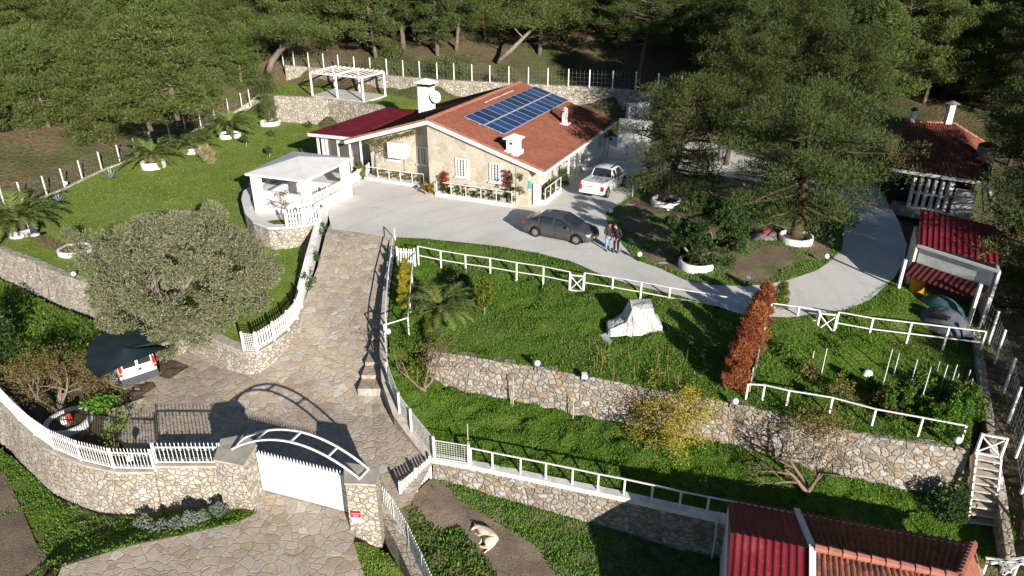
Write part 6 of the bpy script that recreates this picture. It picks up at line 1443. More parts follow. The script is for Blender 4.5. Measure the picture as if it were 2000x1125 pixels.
def lobed(c, rad, nl, lr, per, seed, low=-.45, clump=.42):
    """clump centres of an uneven crown made of rounded boughs with gaps between them"""
    g = np.random.default_rng(seed); cs, rs = [], []
    for i in range(nl):
        z = 1 - (i + .5) / nl * (1 - low); a = i * 2.39996 + g.uniform(-.4, .4); q = math.sqrt(max(0, 1 - z * z)); k = g.uniform(.62, .92)
        L0 = np.array([q * math.cos(a) * rad[0] * k, q * math.sin(a) * rad[1] * k, z * rad[2] * k]); r0 = lr * g.uniform(.7, 1.25)
        for _ in range(per):
            d = g.normal(size=3) + L0 / np.linalg.norm(L0) * .8; d /= np.linalg.norm(d); p = np.array(c) + L0 + d * r0 * np.array([.8, .8, .62]); s = r0 * clump * g.uniform(.7, 1.2); cs.append(tuple(p)); rs.append((s, s, s * .75))
    return cs, rs
M['bark_dark'] = flat('dark_pine_bark', (.115, .075, .05), .95, .1, var=.4, scale=5, bump=.8)
def pine(name, seed, h, R, cb, nb, L=.30, Wd=.058, per=120, lean=(0, 0), mat='pine', trunk=None, droop=.1, cl=.86, flat_=.0, per_branch=4, loc=(0, 0, 0), label='pine', group=None, cat='tree', bark='bark'):
    """pine: tapered trunk, whorled limbs, needle tufts in clumps along each limb"""
    g = np.random.default_rng(seed); t = thing(name, label, cat, loc, 0, group); BASE[t.name] = Vector((0, 0, 0)); tr = trunk or h * .018 + .05
    def tp_(z): s = z / h; return Vector((lean[0] * s + .18 * math.sin(3 * s + seed), lean[1] * s + .18 * math.cos(2.3 * s + seed), z))
    mb = MB(); mb.tube([tp_(z) for z in np.linspace(-.4, h * .97, 9)], [tr * (1.15 - s * 1.0) for s in np.linspace(0, 1, 9)], 8)
    cs, rs = [], []
    for i in range(nb):
        s = (i + .5) / nb; z = h * (cb + (1 - cb) * s ** .9) * .98; prof = (1 - s) ** .62 * (.35 + .65 * min(1, s * 5 + .3)) if not flat_ else (1 - s ** 3) ** .5 * (.55 + .45 * min(1, s * 3))
        ln = R * prof * g.uniform(.7, 1.15); a = i * 2.39996 + g.uniform(-.5, .5); upa = -droop + .55 * s + g.uniform(-.15, .2)
        d = Vector((math.cos(a), math.sin(a), upa)).normalized(); p = tp_(z); pts = [p]
        for k in range(1, 5): pts.append(p + d * ln * k / 4 + UP * (.05 * ln * (k / 4) ** 2 + g.uniform(-.06, .06)) + Vector((g.uniform(-.1, .1), g.uniform(-.1, .1), 0)) * ln * .3)
        if ln > .5: mb.tube(pts, [max(.018, tr * .42 * (1 - .75 * s) * (1 - k / 5)) for k in range(5)], 4, False)
        m = max(1, int(round(per_branch * min(1.2, ln / R + .25))))
        for k in range(m):
            f = .26 + .74 * (k + g.uniform(.1, 1)) / m; q = p.lerp(pts[-1], min(f, 1.05)); sz = cl * g.uniform(.7, 1.2) * (.65 + .35 * ln / R)
            cs.append((q.x + g.uniform(-.35, .35) * cl, q.y + g.uniform(-.35, .35) * cl, q.z + .12 + g.uniform(-.1, .2))); rs.append((sz, sz, sz * .62))
    cs.append(tuple(tp_(h))); rs.append((cl * .5, cl * .5, cl * .7))
    mb.build('trunk', M[bark], t, True, True)
    v, f = cloud(cs, rs, per, L, Wd, .55, 1.0, seed, .45); raw_mesh('crown', v, f, M[mat], t, local=True); return t
def bush(name, label, loc, rx, h, n, L, Wd, mat, clumps=14, seed=0, cat='shrub', stem='bark_grey', group=None, taper=0.0, ry=None, z0=.1, csize=.42, up=.4, shell=.45, stems=4, out=1.0):
    g = np.random.default_rng(seed + 100); t = thing(name, label, cat, loc, 0, group); BASE[t.name] = Vector((0, 0, 0)); ry = ry or rx
    cs, rs = [], []; mb = MB()
    for i in range(clumps):
        s = (i + .5) / clumps; z = z0 * h + (1 - z0) * h * s; w = (1 - taper * s) * math.sin(math.pi * min(.97, max(.12, .18 + .8 * s))) ** .6 if taper < .9 else (1 - s) ** .7
        a = i * 2.39996; rr = math.sqrt(g.uniform(.05, 1)) * w * .72
        cs.append((rx * rr * math.cos(a), ry * rr * math.sin(a), z * .93)); k = csize * rx * (.7 + .5 * g.random()) * (1 - .4 * taper * s); rs.append((k, k, k * .85))
        if i % max(1, clumps // max(1, stems)) == 0 and stems: mb.tube([(0, 0, -.1), (rx * rr * .4 * math.cos(a), ry * rr * .4 * math.sin(a), z * .5), cs[-1]], [max(.02, .035 * h * .5), .02, .008], 5, False)
    if not mb.v: mb.tube([(0, 0, -.1), (0, 0, h * .6)], [.04, .01], 5)
    mb.build('stems', M[stem], t, True, True)
    v, f = cloud(cs, rs, n, L, Wd, up, out, seed, shell); raw_mesh('foliage', v, f, M[mat], t, local=True); return t
def bare(name, label, loc, d, length, r, depth, seed, leafmat=None, nleaf=6, L=.12, Wd=.07, spread=.6, stems=1, cat='tree', up=.2, bark='twig', group=None, rad=.22, kids=(2, 3)):
    g = np.random.default_rng(seed); t = thing(name, label, cat, loc, 0, group); BASE[t.name] = Vector((0, 0, 0)); mb = MB(); tips = []
    for k in range(stems):
        dd = Vector(d) + (Vector((g.uniform(-.7, .7), g.uniform(-.7, .7), 0)) if stems > 1 else Vector((0, 0, 0)))
        limbs(mb, (g.uniform(-.1, .1) * (stems > 1), g.uniform(-.1, .1) * (stems > 1), -.1), dd, length, r, depth, g, tips, spread, up, 3, 6, kids)
    mb.build('branches', M[bark], t, True, True)
    if leafmat:
        cs = [tuple(p) for p, _ in tips]; v, f = cloud(cs, [rad] * len(cs), nleaf, L, Wd, .2, .5, seed, .2); raw_mesh('leaves', v, f, M[leafmat], t, local=True)
    return t
def palm(label, loc, R, n=34, seed=0, trunk=.5, up=.9):
    g = np.random.default_rng(seed); t = thing('palm', label, 'palm', loc, 0, 'palms on the grounds'); BASE[t.name] = Vector((0, 0, 0))
    MB().lathe((0, 0, -.2), [(.24, 0), (.30, .3), (.34, trunk), (.22, trunk + .35), (.03, trunk + .5)], 10).build('trunk', M['bark'], t, True, True)
    for i in range(n):
        a = i * 2.39996 + g.uniform(-.2, .2); e = (1.25 - 1.15 * (i / n) + g.uniform(-.1, .1)) * up; ln = R * g.uniform(.85, 1.15)
        hd_ = Vector((math.cos(a), math.sin(a), 0)); p = Vector((0, 0, trunk)) + hd_ * .1; pts = [p.copy()]; K2 = 9
        for k in range(K2): an = e - (k / K2) ** 1.4 * (1.25 + .3 * e); p = p + (hd_ * math.cos(an) + UP * math.sin(an)) * ln / K2; pts.append(p.copy())
        mb = MB(); vs, fs = [], []; sd_v = UP.cross(hd_).normalized()
        m_ = 26
        for k in range(m_):
            s = .14 + .86 * (k + .5) / m_; j = min(int(s * K2), K2 - 1); q = pts[j].lerp(pts[j + 1], s * K2 - j); dr_ = (pts[j + 1] - pts[j]).normalized(); nl = ln * .20 * math.sin(math.pi * min(.95, s * .85 + .12)) ** .7
            for sg_ in (-1, 1):
                dd = (sd_v * sg_ * .8 + dr_ * .55 + Vector((0, 0, g.uniform(-.25, .12)))).normalized(); wv = dr_ * ln * .02; b = len(vs); vs += [q - wv, q + wv, q + dd * nl]; fs.append((b, b + 1, b + 2))
        mb.add(vs, fs); mb.tube(pts, [.022 * (1 - k / 11) for k in range(K2 + 1)], 4, False); mb.build('frond', M['palm'], t, False, True)
    return t
def px_height(base, top_y):
    """height of a vertical thing standing at base whose top shows at top_y"""
    lo, hi = 0.0, 40.0; b = Vector(base); c, s = math.cos(PITCH), math.sin(PITCH)
    for _ in range(40):
        m = (lo + hi) / 2; dz = b.z + m - CAMH; y = 562.5 - FPX * (b.y * s + dz * c) / (b.y * c - dz * s)
        lo, hi = (m, hi) if y > top_y else (lo, m)
    return lo
def to_px(p):
    c, s = math.cos(PITCH), math.sin(PITCH); dz = p[2] - CAMH; f = p[1] * c - dz * s; return 1000 + FPX * p[0] / f, 562.5 - FPX * (p[1] * s + dz * c) / f

# --- forest
protos = [pine('pine_tree', 21 + i, h, R, cb, nb, mat=m_, droop=dr, lean=ln, flat_=fl, label='green pine standing in the dense forest on the slope', group='pines of the forest')
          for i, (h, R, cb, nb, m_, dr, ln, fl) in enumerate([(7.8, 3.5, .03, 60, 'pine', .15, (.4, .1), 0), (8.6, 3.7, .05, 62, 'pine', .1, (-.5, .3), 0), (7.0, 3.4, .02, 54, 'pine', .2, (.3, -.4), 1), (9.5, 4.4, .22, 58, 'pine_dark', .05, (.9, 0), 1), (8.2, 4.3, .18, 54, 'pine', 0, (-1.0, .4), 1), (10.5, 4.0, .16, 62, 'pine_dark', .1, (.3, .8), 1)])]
for p in protos: KIDS[p.name] = [c for c in bpy.data.objects if c.parent == p]
used_p = set(); cand = []
GRPS = {'left': ('young green pine in the dense stand on the slope beyond the lawn fence', 'pines on the slope beyond the lawn'), 'back': ('green pine standing in the forest behind the long back wall', 'pines behind the back wall'), 'right': ('dark green pine in the forest behind the tiled cottage and the drive', 'pines behind the cottage and drive')}
def limit(px):
    return float(np.interp(px, [-200, 0, 210, 330, 470, 520, 560, 800, 1000, 1100, 1330, 1345, 1420, 1640, 1740, 1900, 1960, 2200], [292, 284, 272, 240, 190, 140, 116, 112, 110, 104, 104, 150, 215, 225, 218, 200, 215, 215]))
gtree = np.random.default_rng(5); pts_ = []
for px, py, z in [(440, 186, .9), (492, 140, 2.4), (396, 206, .6), (425, 152, 2.2), (345, 222, 1.0), (290, 246, .9), (226, 260, .7), (470, 116, 3.6), (140, 272, .7), (50, 278, .8), (1700, 205, .5), (1755, 185, .8), (1800, 200, .8), (1850, 178, 1.0), (1890, 195, .8), (1935, 205, .8), (1660, 170, 1.2), (1985, 230, .8)]:
    q = A(px, py, z)
    for _ in range(8): q = A(px, py, float(hill_z((q.x, q.y))[0]))
    pts_.append((q.x, q.y, q.z))
for _ in range(20000):
    y = gtree.uniform(46, 121); x = gtree.uniform(-.78 * y - 4, .78 * y + 5); z = float(hill_z((x, y))[0]); px, py = to_px((x, y, z))
    if py > limit(px) or py < -70 or px < -120 or px > 2090: continue
    dmin = 2.9 + .016 * (y - 60)
    if 540 < px < 1330 and y < 95: dmin = 3.4
    if any((x - a) ** 2 + (y - b) ** 2 < dmin ** 2 for a, b, _ in pts_): continue
    pts_.append((x, y, z))
    if len(pts_) >= 292: break
first = {}
for k, (x, y, z) in enumerate(pts_):
    px, py = to_px((x, y, z)); zone = 'left' if px < 520 else ('back' if px < 1330 else 'right')
    i = int(gtree.integers(0, 3)) if zone == 'left' and gtree.random() < .85 else int(gtree.choice([3, 4, 4, 3, 5])) if zone == 'back' else int(gtree.choice([1, 3, 4, 5, 5]))
    s = gtree.uniform(.8, 1.15) * (.92 if zone == 'left' else 1.12 if zone == 'back' else 1.0); lb, gr = GRPS[zone]
    if i not in first:
        o = protos[i]; first[i] = 1; o['label'] = lb; o['group'] = gr
        o.location = (x, y, z); o.rotation_euler = (0, 0, gtree.uniform(0, 6.28)); o.scale = (s, s, s)
    else: copy_tree(protos[i], loc=(x, y, z), rot=gtree.uniform(0, 6.28), scale=(s, s, s * gtree.uniform(.9, 1.1)), label=lb, group=gr)
print('FOREST', len(pts_))
# --- single pines that stand out
def P1(label, loc, top_y=None, h=None, **k):
    h = h or px_height(loc, top_y); return pine('pine_tree', h=h, loc=loc, label=label, **k)
NEAR = dict(L=.24, Wd=.040, per=165, bark='bark_dark')
P1('tall pine with a bare reddish trunk rising in front of the back wall', A(1242, 207, .4), h=13.5, seed=61, R=4.6, cb=.46, nb=56, lean=(1.4, .6), mat='pine_dark', flat_=1, **dict(NEAR, bark='bark'))
P1('pine in the white ring planter near the pickup, low branches over the drive', A(1300, 397, .1), h=8.0, seed=62, R=4.6, cb=.12, nb=64, lean=(1.6, 1.2), mat='pine_dark', flat_=1, droop=.22, trunk=.27, **NEAR)
P1('broad pine with a thick leaning trunk in the right ring planter', A(1555, 468, .1), h=8.2, seed=63, R=5.5, cb=.16, nb=72, lean=(.1, 1.8), mat='pine_dark', flat_=1, droop=.26, trunk=.36, cl=1.0, per_branch=5, **NEAR)
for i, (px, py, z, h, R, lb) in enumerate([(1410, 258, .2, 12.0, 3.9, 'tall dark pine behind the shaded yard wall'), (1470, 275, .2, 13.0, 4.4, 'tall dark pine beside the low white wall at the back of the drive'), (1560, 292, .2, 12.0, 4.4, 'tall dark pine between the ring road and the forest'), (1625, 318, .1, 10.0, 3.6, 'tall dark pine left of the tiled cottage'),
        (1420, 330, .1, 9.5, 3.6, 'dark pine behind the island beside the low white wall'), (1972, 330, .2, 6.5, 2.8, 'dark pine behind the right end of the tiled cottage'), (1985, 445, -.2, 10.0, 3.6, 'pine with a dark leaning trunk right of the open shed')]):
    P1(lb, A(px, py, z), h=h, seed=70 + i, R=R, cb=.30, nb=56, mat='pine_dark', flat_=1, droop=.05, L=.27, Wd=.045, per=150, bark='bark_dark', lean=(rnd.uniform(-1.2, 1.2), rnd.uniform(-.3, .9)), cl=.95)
for i, (x, y, h) in enumerate([(27.2, 33.5, 9.5), (28.6, 28.5, 9.5), (29.5, 23.0, 10.0), (32.5, 30.0, 10.5), (31.5, 18.5, 9.5), (33, 37.5, 10.5), (36, 25, 11), (26.3, 17.5, 9.5), (29.5, 12.5, 9.5)]):
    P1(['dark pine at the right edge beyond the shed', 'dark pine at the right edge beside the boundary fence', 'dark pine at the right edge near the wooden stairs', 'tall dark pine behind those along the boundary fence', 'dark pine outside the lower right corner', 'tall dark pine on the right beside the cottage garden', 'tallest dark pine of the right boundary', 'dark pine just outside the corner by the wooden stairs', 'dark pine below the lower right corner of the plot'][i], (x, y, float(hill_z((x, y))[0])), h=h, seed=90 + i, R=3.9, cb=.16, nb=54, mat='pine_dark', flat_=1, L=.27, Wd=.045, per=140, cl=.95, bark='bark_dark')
# twisted limbs at the forest edge
def twisted(label, a, pts, r):
    t = thing('leaning_pine', label, 'tree', pts[0]); MB().tube(pts, [r * (1 - .6 * i / (len(pts) - 1)) for i in range(len(pts))], 8).build('trunk', M['bark_grey'], t, True)
    g = np.random.default_rng(a); mb = MB(); tips = []
    for i in range(2, len(pts)):
        for _ in range(2): limbs(mb, Vector(pts[i]), Vector((g.uniform(-1, 1), g.uniform(-.6, .3), g.uniform(.2, .7))), 2.2, r * .35, 1, g, tips, .6, .2, 3, 5)
    mb.build('limbs', M['bark_grey'], t, True); e_ = pts[-1]; cs = [tuple(p) for p, _ in tips] + [(e_[0] + g.normal() * 2.6, e_[1] + g.normal() * 1.6, e_[2] + .6 + g.normal() * .55) for _ in range(60)]; v, f = cloud(cs, [(1.0, 1.0, .6)] * len(cs), 120, .30, .058, .5, 1, a, .4); raw_mesh('crown', v, f, M['pine'], t); return t
zf = lambda x, y, z: A(x, y, z)
twisted('old pine with a forked grey trunk leaning at the corner of the back wall', 1, [zf(525, 140, 3.4), zf(532, 118, 4.6), zf(548, 98, 5.8), zf(570, 82, 6.8), zf(590, 70, 7.6)], .42)
twisted('pine with a long bare trunk slanting behind the house roof', 2, [zf(975, 118, 4.2), zf(1000, 96, 5.4), zf(1022, 74, 6.6), zf(1045, 52, 7.8), zf(1062, 40, 8.4)], .28)
# bushes at the forest edge
for i, (px, py, h) in enumerate([(640, 118, 2.4), (770, 128, 1.6), (905, 140, 2.2), (985, 148, 2.6), (1180, 152, 1.4), (1290, 165, 2.2), (735, 140, 1.5), (868, 145, 1.8)]):
    q = A(px, py, 4.0); q.z = float(hill_z((q.x, q.y))[0])
    bush('bush', 'low green bush at the forest edge behind the wire fence', q, 1.6, h, 120, .2, .06, 'pine', 12, 300 + i, group='bushes behind the back fence')
# --- lawn
palm('large palm at the left edge of the lawn', A(42, 452, -1.0), 2.9, 38, 1, .8, .95)
palm('palm in the curved planter nearest the agaves', A(299, 320, -.45), 2.7, 36, 2, .7)
palm('palm in the middle of the three along the wire fence', A(377, 293, -.4), 2.3, 32, 3, .5)
palm('palm in the planter closest to the stone terrace wall', A(450, 264, -.35), 2.8, 36, 4, .8)
palm('palm growing among the grass of the upper garden', A(863, 618, -.9), 2.1, 30, 5, .4)
def agave(label, loc, R, seed):
    g = np.random.default_rng(seed); t = thing('agave', label, 'agave', loc); BASE[t.name] = Vector((0, 0, 0))
    for i in range(22):
        a = i * 2.39996; e = 1.35 - 1.1 * i / 22; d = Vector((math.cos(a) * math.cos(e), math.sin(a) * math.cos(e), math.sin(e))); s = UP.cross(d).normalized(); L_ = R * g.uniform(.8, 1.1)
        MB().add([s * .02, -s * .02, d * L_ * .4 + s * .065 * R, d * L_ * .4 - s * .065 * R, d * L_ * .4 - UP * .03, d * L_], [(0, 2, 4), (0, 4, 1), (1, 4, 3), (2, 5, 4), (4, 5, 3), (0, 1, 3, 5, 2)]).build('leaf', M['agave'], t, False, True)
agave('blue agave on the lawn below the wire fence', A(217, 349, -.75), 1.0, 1); agave('blue agave near the palm at the left edge', A(115, 396, -1.0), .95, 2)
bush('ornamental_grass', 'tall dry ornamental grass on the lawn between the palms', A(405, 318, -.55), .75, 1.5, 190, .55, .025, 'drygrass', 7, 5, 'grass', stems=0, up=1.6, z0=.05)
bush('shrub', 'tall feathery shrub in the round planter by the terrace wall', A(528, 240, -.2), 1.15, 3.0, 150, .18, .04, 'pine', 18, 6)
bush('shrub', 'dark green shrub on top of the crumbling end wall', A(522, 188, 1.6), 1.6, 2.6, 150, .2, .05, 'pine_dark', 16, 7)
bush('olive_sapling', 'small grey olive in the thin white ring on the lawn', A(146, 488, -1.15), .75, 1.5, 150, .12, .035, 'olive', 12, 8, 'tree', z0=.35)
for i, (px, py, h, lb) in enumerate([(480, 286, 1.1, 'small sapling with a whitewashed trunk beside the ornamental grass'), (526, 306, .9, 'small clipped sapling with a pale trunk near the kiosk'), (531, 268, .7, 'low round bush on the lawn near the terrace wall'), (604, 252, .8, 'low bush at the foot of the veranda')]):
    bush('sapling', lb, A(px, py, -.45), .42, h, 70, .14, .05, 'carob', 7, 20 + i, 'tree', 'plaster' if i < 2 else 'bark_grey', z0=.45 if i < 2 else .1, stems=1 if i < 2 else 3)
# brown hedge along the lawn edge
hp = along([A(-30, 452, -1.3), A(0, 457, -1.33), A(70, 470, -1.35), A(130, 497, -1.4), A(165, 512, -1.42), A(192, 522, -1.45)], .45); hg = thing('hedge', 'low leafless brown hedge along the edge of the lawn', 'hedge', hp[0])
v, f = cloud([tuple(p + UP * .28) for p in hp], [(.42, .42, .34)] * len(hp), 150, .2, .02, .6, .8, 31, .3); raw_mesh('twigs', v, f, M['brownhedge'], hg)
# the olive tree
ol = thing('olive_tree', 'large grey green olive tree with a broad round crown beside the ramp', 'olive tree', A(345, 600, -1.55)); ob = A(345, 600, -1.55); g = np.random.default_rng(77); mb = MB(); tips = []
for k in range(6):
    a = k * 1.05 + .3; limbs(mb, ob + Vector((.15 * math.cos(a), .15 * math.sin(a), .5)), Vector((math.cos(a) * .9 + .2, math.sin(a) * .9 - .35, .75)), 1.9, .2, 2, g, tips, .45, .12, 3, 6, (2, 3), .72)
mb.tube([ob - UP * .2, ob + UP * .35, ob + UP * .9], [.5, .42, .38], 10); mb.build('trunk', M['bark_grey'], ol, True)
cs, rs = [], []; oc = ob + Vector((.95, -.75, 2.05))
for i in range(270):
    d = Vector(g.normal(size=3)).normalized(); d.z = abs(d.z) if g.random() < .6 else d.z * .8
    rr = g.uniform(.70, 1.0); q = oc + Vector((d.x * 4.75 * rr, d.y * 4.4 * rr, d.z * 3.45 * rr)); k = g.uniform(.55, .95); cs.append(tuple(q)); rs.append((k, k, k * .8))
cs, rs = lobed(oc, (4.55, 4.3, 3.45), 58, 1.25, 10, 79, -.8); v, f = cloud(cs, rs, 165, .17, .042, .35, 1.0, 78, .5); raw_mesh('crown', v, f, M['olive'], ol)
# --- patio, house plants
bare('young_tree', 'small sparse tree with brownish leaves on the kiosk patio', A(556, 428, .1), (0, 0, 1), 1.25, .05, 3, 41, 'autumn', 9, .10, .06, .75, 2, rad=.2, up=.1)
creep = thing('creeper', 'green creeper hanging over the white wall beside the ramp', 'creeper', A(612, 520, -.2)); cc = [tuple(A(x + rnd.uniform(-6, 6), y, z)) for x, y, z in [(628, 440, .2), (624, 455, .0), (630, 425, .3), (617, 488, -.3), (614, 498, -.35), (612, 505, -.6), (606, 528, -.7), (604, 545, -.9), (600, 560, -1.1), (596, 540, -.6), (632, 410, .5)]]
v, f = cloud(cc, [.3] * len(cc), 70, .13, .08, .1, .6, 43, .2); raw_mesh('leaves', v, f, M['carob'], creep)
vn = thing('wall_vine', 'brownish climbing vine spreading under the eaves of the stone wall', 'vine', H(-5.4, 1.0)); mb = MB(); tips = []; g = np.random.default_rng(9)
limbs(mb, H(-5.6, .95, .2), Vector((0, 0, 1)), 2.0, .05, 0, g, tips, .4); 
for k in range(7): limbs(mb, H(-5.5 + rnd.uniform(-.2, .2), .95, 2.0), HU * rnd.uniform(-.8, 1.6) + UP * rnd.uniform(.2, .9), 1.1, .03, 1, g, tips, .5, .1)
mb.build('stem', M['twig'], vn); cs = [tuple(H(-5.4 + g.normal() * .75, .92, 2.7 + g.normal() * .45)) for _ in range(34)] + [tuple(H(-4.4 + .12 * i, .8, 3.2 + .035 * i)) for i in range(22)]
v, f = cloud(cs, [.24] * len(cs), 26, .11, .07, 0, .5, 44, .2); raw_mesh('leaves', v, f, M['autumn'], vn)
def flowers(label, c, r, h, seed):
    t = bush('flowering_shrub', label, c, r, h, 70, .13, .08, 'carob', 12, seed); g = np.random.default_rng(seed); cs = [(g.normal() * r * .4, g.normal() * r * .4, h * g.uniform(.4, 1.0)) for _ in range(14)]
    v, f = cloud(cs, [.14] * 14, 26, .11, .09, 0, .6, seed, .2); raw_mesh('flowers', v, f, M['redflower'], t, local=True)
flowers('red flowering bougainvillea at the left end of the gable flower bed', H(1.1, -.75, .2), .42, 1.5, 46); flowers('tall red flowering bougainvillea at the corner pier', H(6.15, -.75, .2), .5, 2.2, 47)
for i in range(7): bush('bed_plant', 'small green plant in the flower bed under the gable', H(1.6 + i * .62, -.72, .2), .26, .5 + .2 * (i % 3), 40, .11, .07, 'carob', 5, 50 + i, 'plant', group='small plants in the gable bed', stems=2)
for i in range(7): bush('bed_plant', 'small green plant in the planter along the recessed wall', H(-5.7 + i * .66, .75, .18), .26, .45 + .2 * (i % 2), 40, .11, .07, 'autumn', 5, 60 + i, 'plant', group='small plants in the recessed planter', stems=2)
for i in range(4): bush('bed_plant', 'green plant in the planter on the right side of the house', H(7.9, .8 + i * .75, .25), .35, .8, 50, .12, .07, 'carob', 6, 68 + i, 'plant', group='plants in the side planter', stems=2)
bush('potted_plant', 'leafy plant in the terracotta pot at the gable corner', A(842, 377, .5), .28, .7, 50, .14, .08, 'citrus', 6, 71, 'plant', stems=2); bush('yucca', 'spiky yellow green plant in front of the veranda side', H(-6.7, .3, -.1), .5, 1.3, 70, .55, .05, 'citrus', 6, 72, 'plant', up=1.2)
bush('hanging_basket', 'dry round plant hanging on the corner pier, upper one', H(7.0, -.7, 1.9), .28, .45, 60, .1, .03, 'autumn', 5, 73, 'plant', stems=0); bush('hanging_basket', 'dry round plant hanging on the corner pier, lower one', H(7.0, -.7, .95), .3, .5, 60, .1, .03, 'autumn', 5, 74, 'plant', stems=0)
bush('shrub', 'dark shrub by the porch of the house', H(7.9, 5.0, 0), .6, 1.2, 90, .14, .07, 'carob', 9, 75); bush('topiary', 'slim dark tree in a ring of soil behind the pickup', A(1185, 305, 0), .5, 3.0, 60, .14, .06, 'carob', 10, 76, 'tree', z0=.5, stems=1)
bush('ivy', 'ivy clinging to the low pale wall behind the house', A(1190, 218, 1.4), 1.6, .6, 160, .12, .09, 'herb', 12, 77, 'plant', ry=.3, stems=0)
# --- island
ct = thing('carob_tree', 'dense dark broadleaf tree in the front white ring of the island', 'tree', A(1362, 515, .1)); cb0 = A(1362, 515, .1); g = np.random.default_rng(80); mb = MB(); tips = []
for k in range(4): limbs(mb, cb0, Vector((math.cos(k * 1.6), math.sin(k * 1.6), 1.3)), 1.4, .11, 1, g, tips, .4, .2)
mb.build('trunk', M['bark_grey'], ct, True); cs, rs = lobed(cb0 + Vector((.45, 0, 1.9)), (2.15, 2.0, 1.9), 26, .75, 8, 81, -.8); v, f = cloud(cs, rs, 130, .16, .06, .3, 1.0, 82, .45); raw_mesh('crown', v, f, M['carob'], ct)
# --- right gardens
for i, (px, py, h) in enumerate([(1440, 766, 2.6), (1452, 737, 2.6), (1464, 708, 2.55), (1474, 682, 2.5), (1484, 658, 2.5), (1492, 637, 2.45)]):
    bush('rusty_conifer', 'rusty brown conifer in the dense row beside the teal net', A(px - 6, py, -1.28 + .1 * i), .68, h, 520, .16, .03, 'rust', 16, 110 + i, 'tree', 'bark', group='row of rusty conifers', taper=.35, csize=.5, z0=.1, up=.9, stems=1)
bush('golden_conifer', 'rounded yellow green conifer beside the drive at the end of the rusty row', A(1520, 611, -.4), .62, 1.75, 200, .13, .035, 'citrus', 14, 120, 'tree', taper=.5, csize=.5, z0=.1, up=.8, stems=1)
for i, (px, py) in enumerate([(787, 605), (790, 578), (793, 552)]): bush('golden_conifer', 'golden yellow conifer in the narrow bed beside the steps', A(px, py, -1.05 + .2 * i), .42, 1.5, 170, .12, .035, 'golden', 12, 124 + i, 'tree', group='golden conifers beside the steps', taper=.4, csize=.5, z0=.08, up=.8, stems=1)
bush('citrus_tree', 'small bright green citrus tree in the upper garden', A(945, 614, -.85), .85, 2.0, 60, .17, .10, 'citrus', 16, 130, 'tree', z0=.35, stems=3, csize=.32)
bush('shrub', 'dark low shrub behind the citrus tree near the two rail fence', A(900, 560, -.6), .8, .8, 90, .16, .09, 'carob', 9, 131)
bare('bare_shrub', 'leafless grey brown shrub at the end of the long garden wall', A(828, 757, -2.4), (0, 0, 1), 1.5, .07, 4, 133, 'autumn', 4, .10, .05, .55, 3, 'shrub', rad=.22)
bush('shrub', 'yellow green low shrub under the leafless shrub', A(815, 745, -2.3), 1.0, .9, 70, .12, .06, 'citrus', 9, 134)
yb = bare('yellow_bush', 'broad bush with golden yellow leaves leaning on the garden wall', A(1312, 855, -3.2), (0, 0, 1), 1.45, .06, 3, 136, 'yellow', 45, .10, .05, .8, 7, 'shrub', rad=.42, up=.02)
bare('bare_tree', 'leafless tree leaning in the lower garden near the wooden stairs', A(1577, 962, -3.7), (-.15, .2, 1), 1.6, .11, 4, 140, 'autumn', 5, .08, .05, .75, 3, 'tree', rad=.25, up=.05, bark='twig')
bare('bare_tree', 'thin leafless tree against the middle of the garden wall', A(1470, 850, -3.2), (-.1, 0, 1), 1.2, .06, 4, 141, 'autumn', 2, .08, .05, .75, 2, 'tree', rad=.2, up=.05)
bush('shrub', 'dark leafy bush at the foot of the wooden stairs', A(1850, 1012, -4.0), .85, 1.5, 130, .16, .06, 'carob', 14, 142)
bush('shrub', 'scrubby olive brown bush hanging over the garden wall below the vegetables', A(1600, 850, -1.6), 1.6, .9, 120, .12, .05, 'autumn', 12, 143, ry=.6)
for i, (px, py) in enumerate([(885, 880), (1042, 880), (1191, 925), (1378, 955)]): bare('sapling', 'spindly leafless sapling in the lower garden grass', A(px, py, -3.4), (0, 0, 1), .5, .015, 1, 150 + i, 'autumn', 3, .07, .04, .5, 1, 'tree', rad=.12, group='saplings in the lower garden')
vg = [(1510, 690), (1535, 665), (1540, 715), (1560, 690), (1580, 740), (1625, 700), (1650, 740), (1690, 690), (1720, 800), (1750, 780), (1780, 800), (1795, 770), (1830, 800), (1850, 770), (1870, 805), (1840, 830), (1890, 780), (1895, 815), (1745, 820), (1700, 770), (1640, 780), (1580, 775), (1600, 675), (1660, 660), (1740, 690)]
for i, (px, py) in enumerate([(1800, 822), (1822, 838), (1848, 842), (1872, 828), (1886, 802), (1762, 812), (1730, 806)]): bush('vegetable_plant', 'tall leafy plant in the thicket at the end of the bean poles', A(px, py, -1.25), .5, 1.15 + .15 * (i % 3), 130, .15, .07, 'herb', 11, 230 + i, 'plant', group='tall plants by the bean poles', stems=2)
for i, (px, py) in enumerate(vg): bush('vegetable_plant', 'bushy green plant among the bean poles of the vegetable garden', A(px, py, -1.05 if py < 770 else -1.2), .38 + .18 * (i % 3), .45 + .28 * ((i * 7) % 3), 90, .13, .06, 'herb' if i % 4 else 'autumn', 7, 160 + i, 'plant', group='bushy plants in the vegetable garden', stems=2)
g = np.random.default_rng(12); stalk0 = None
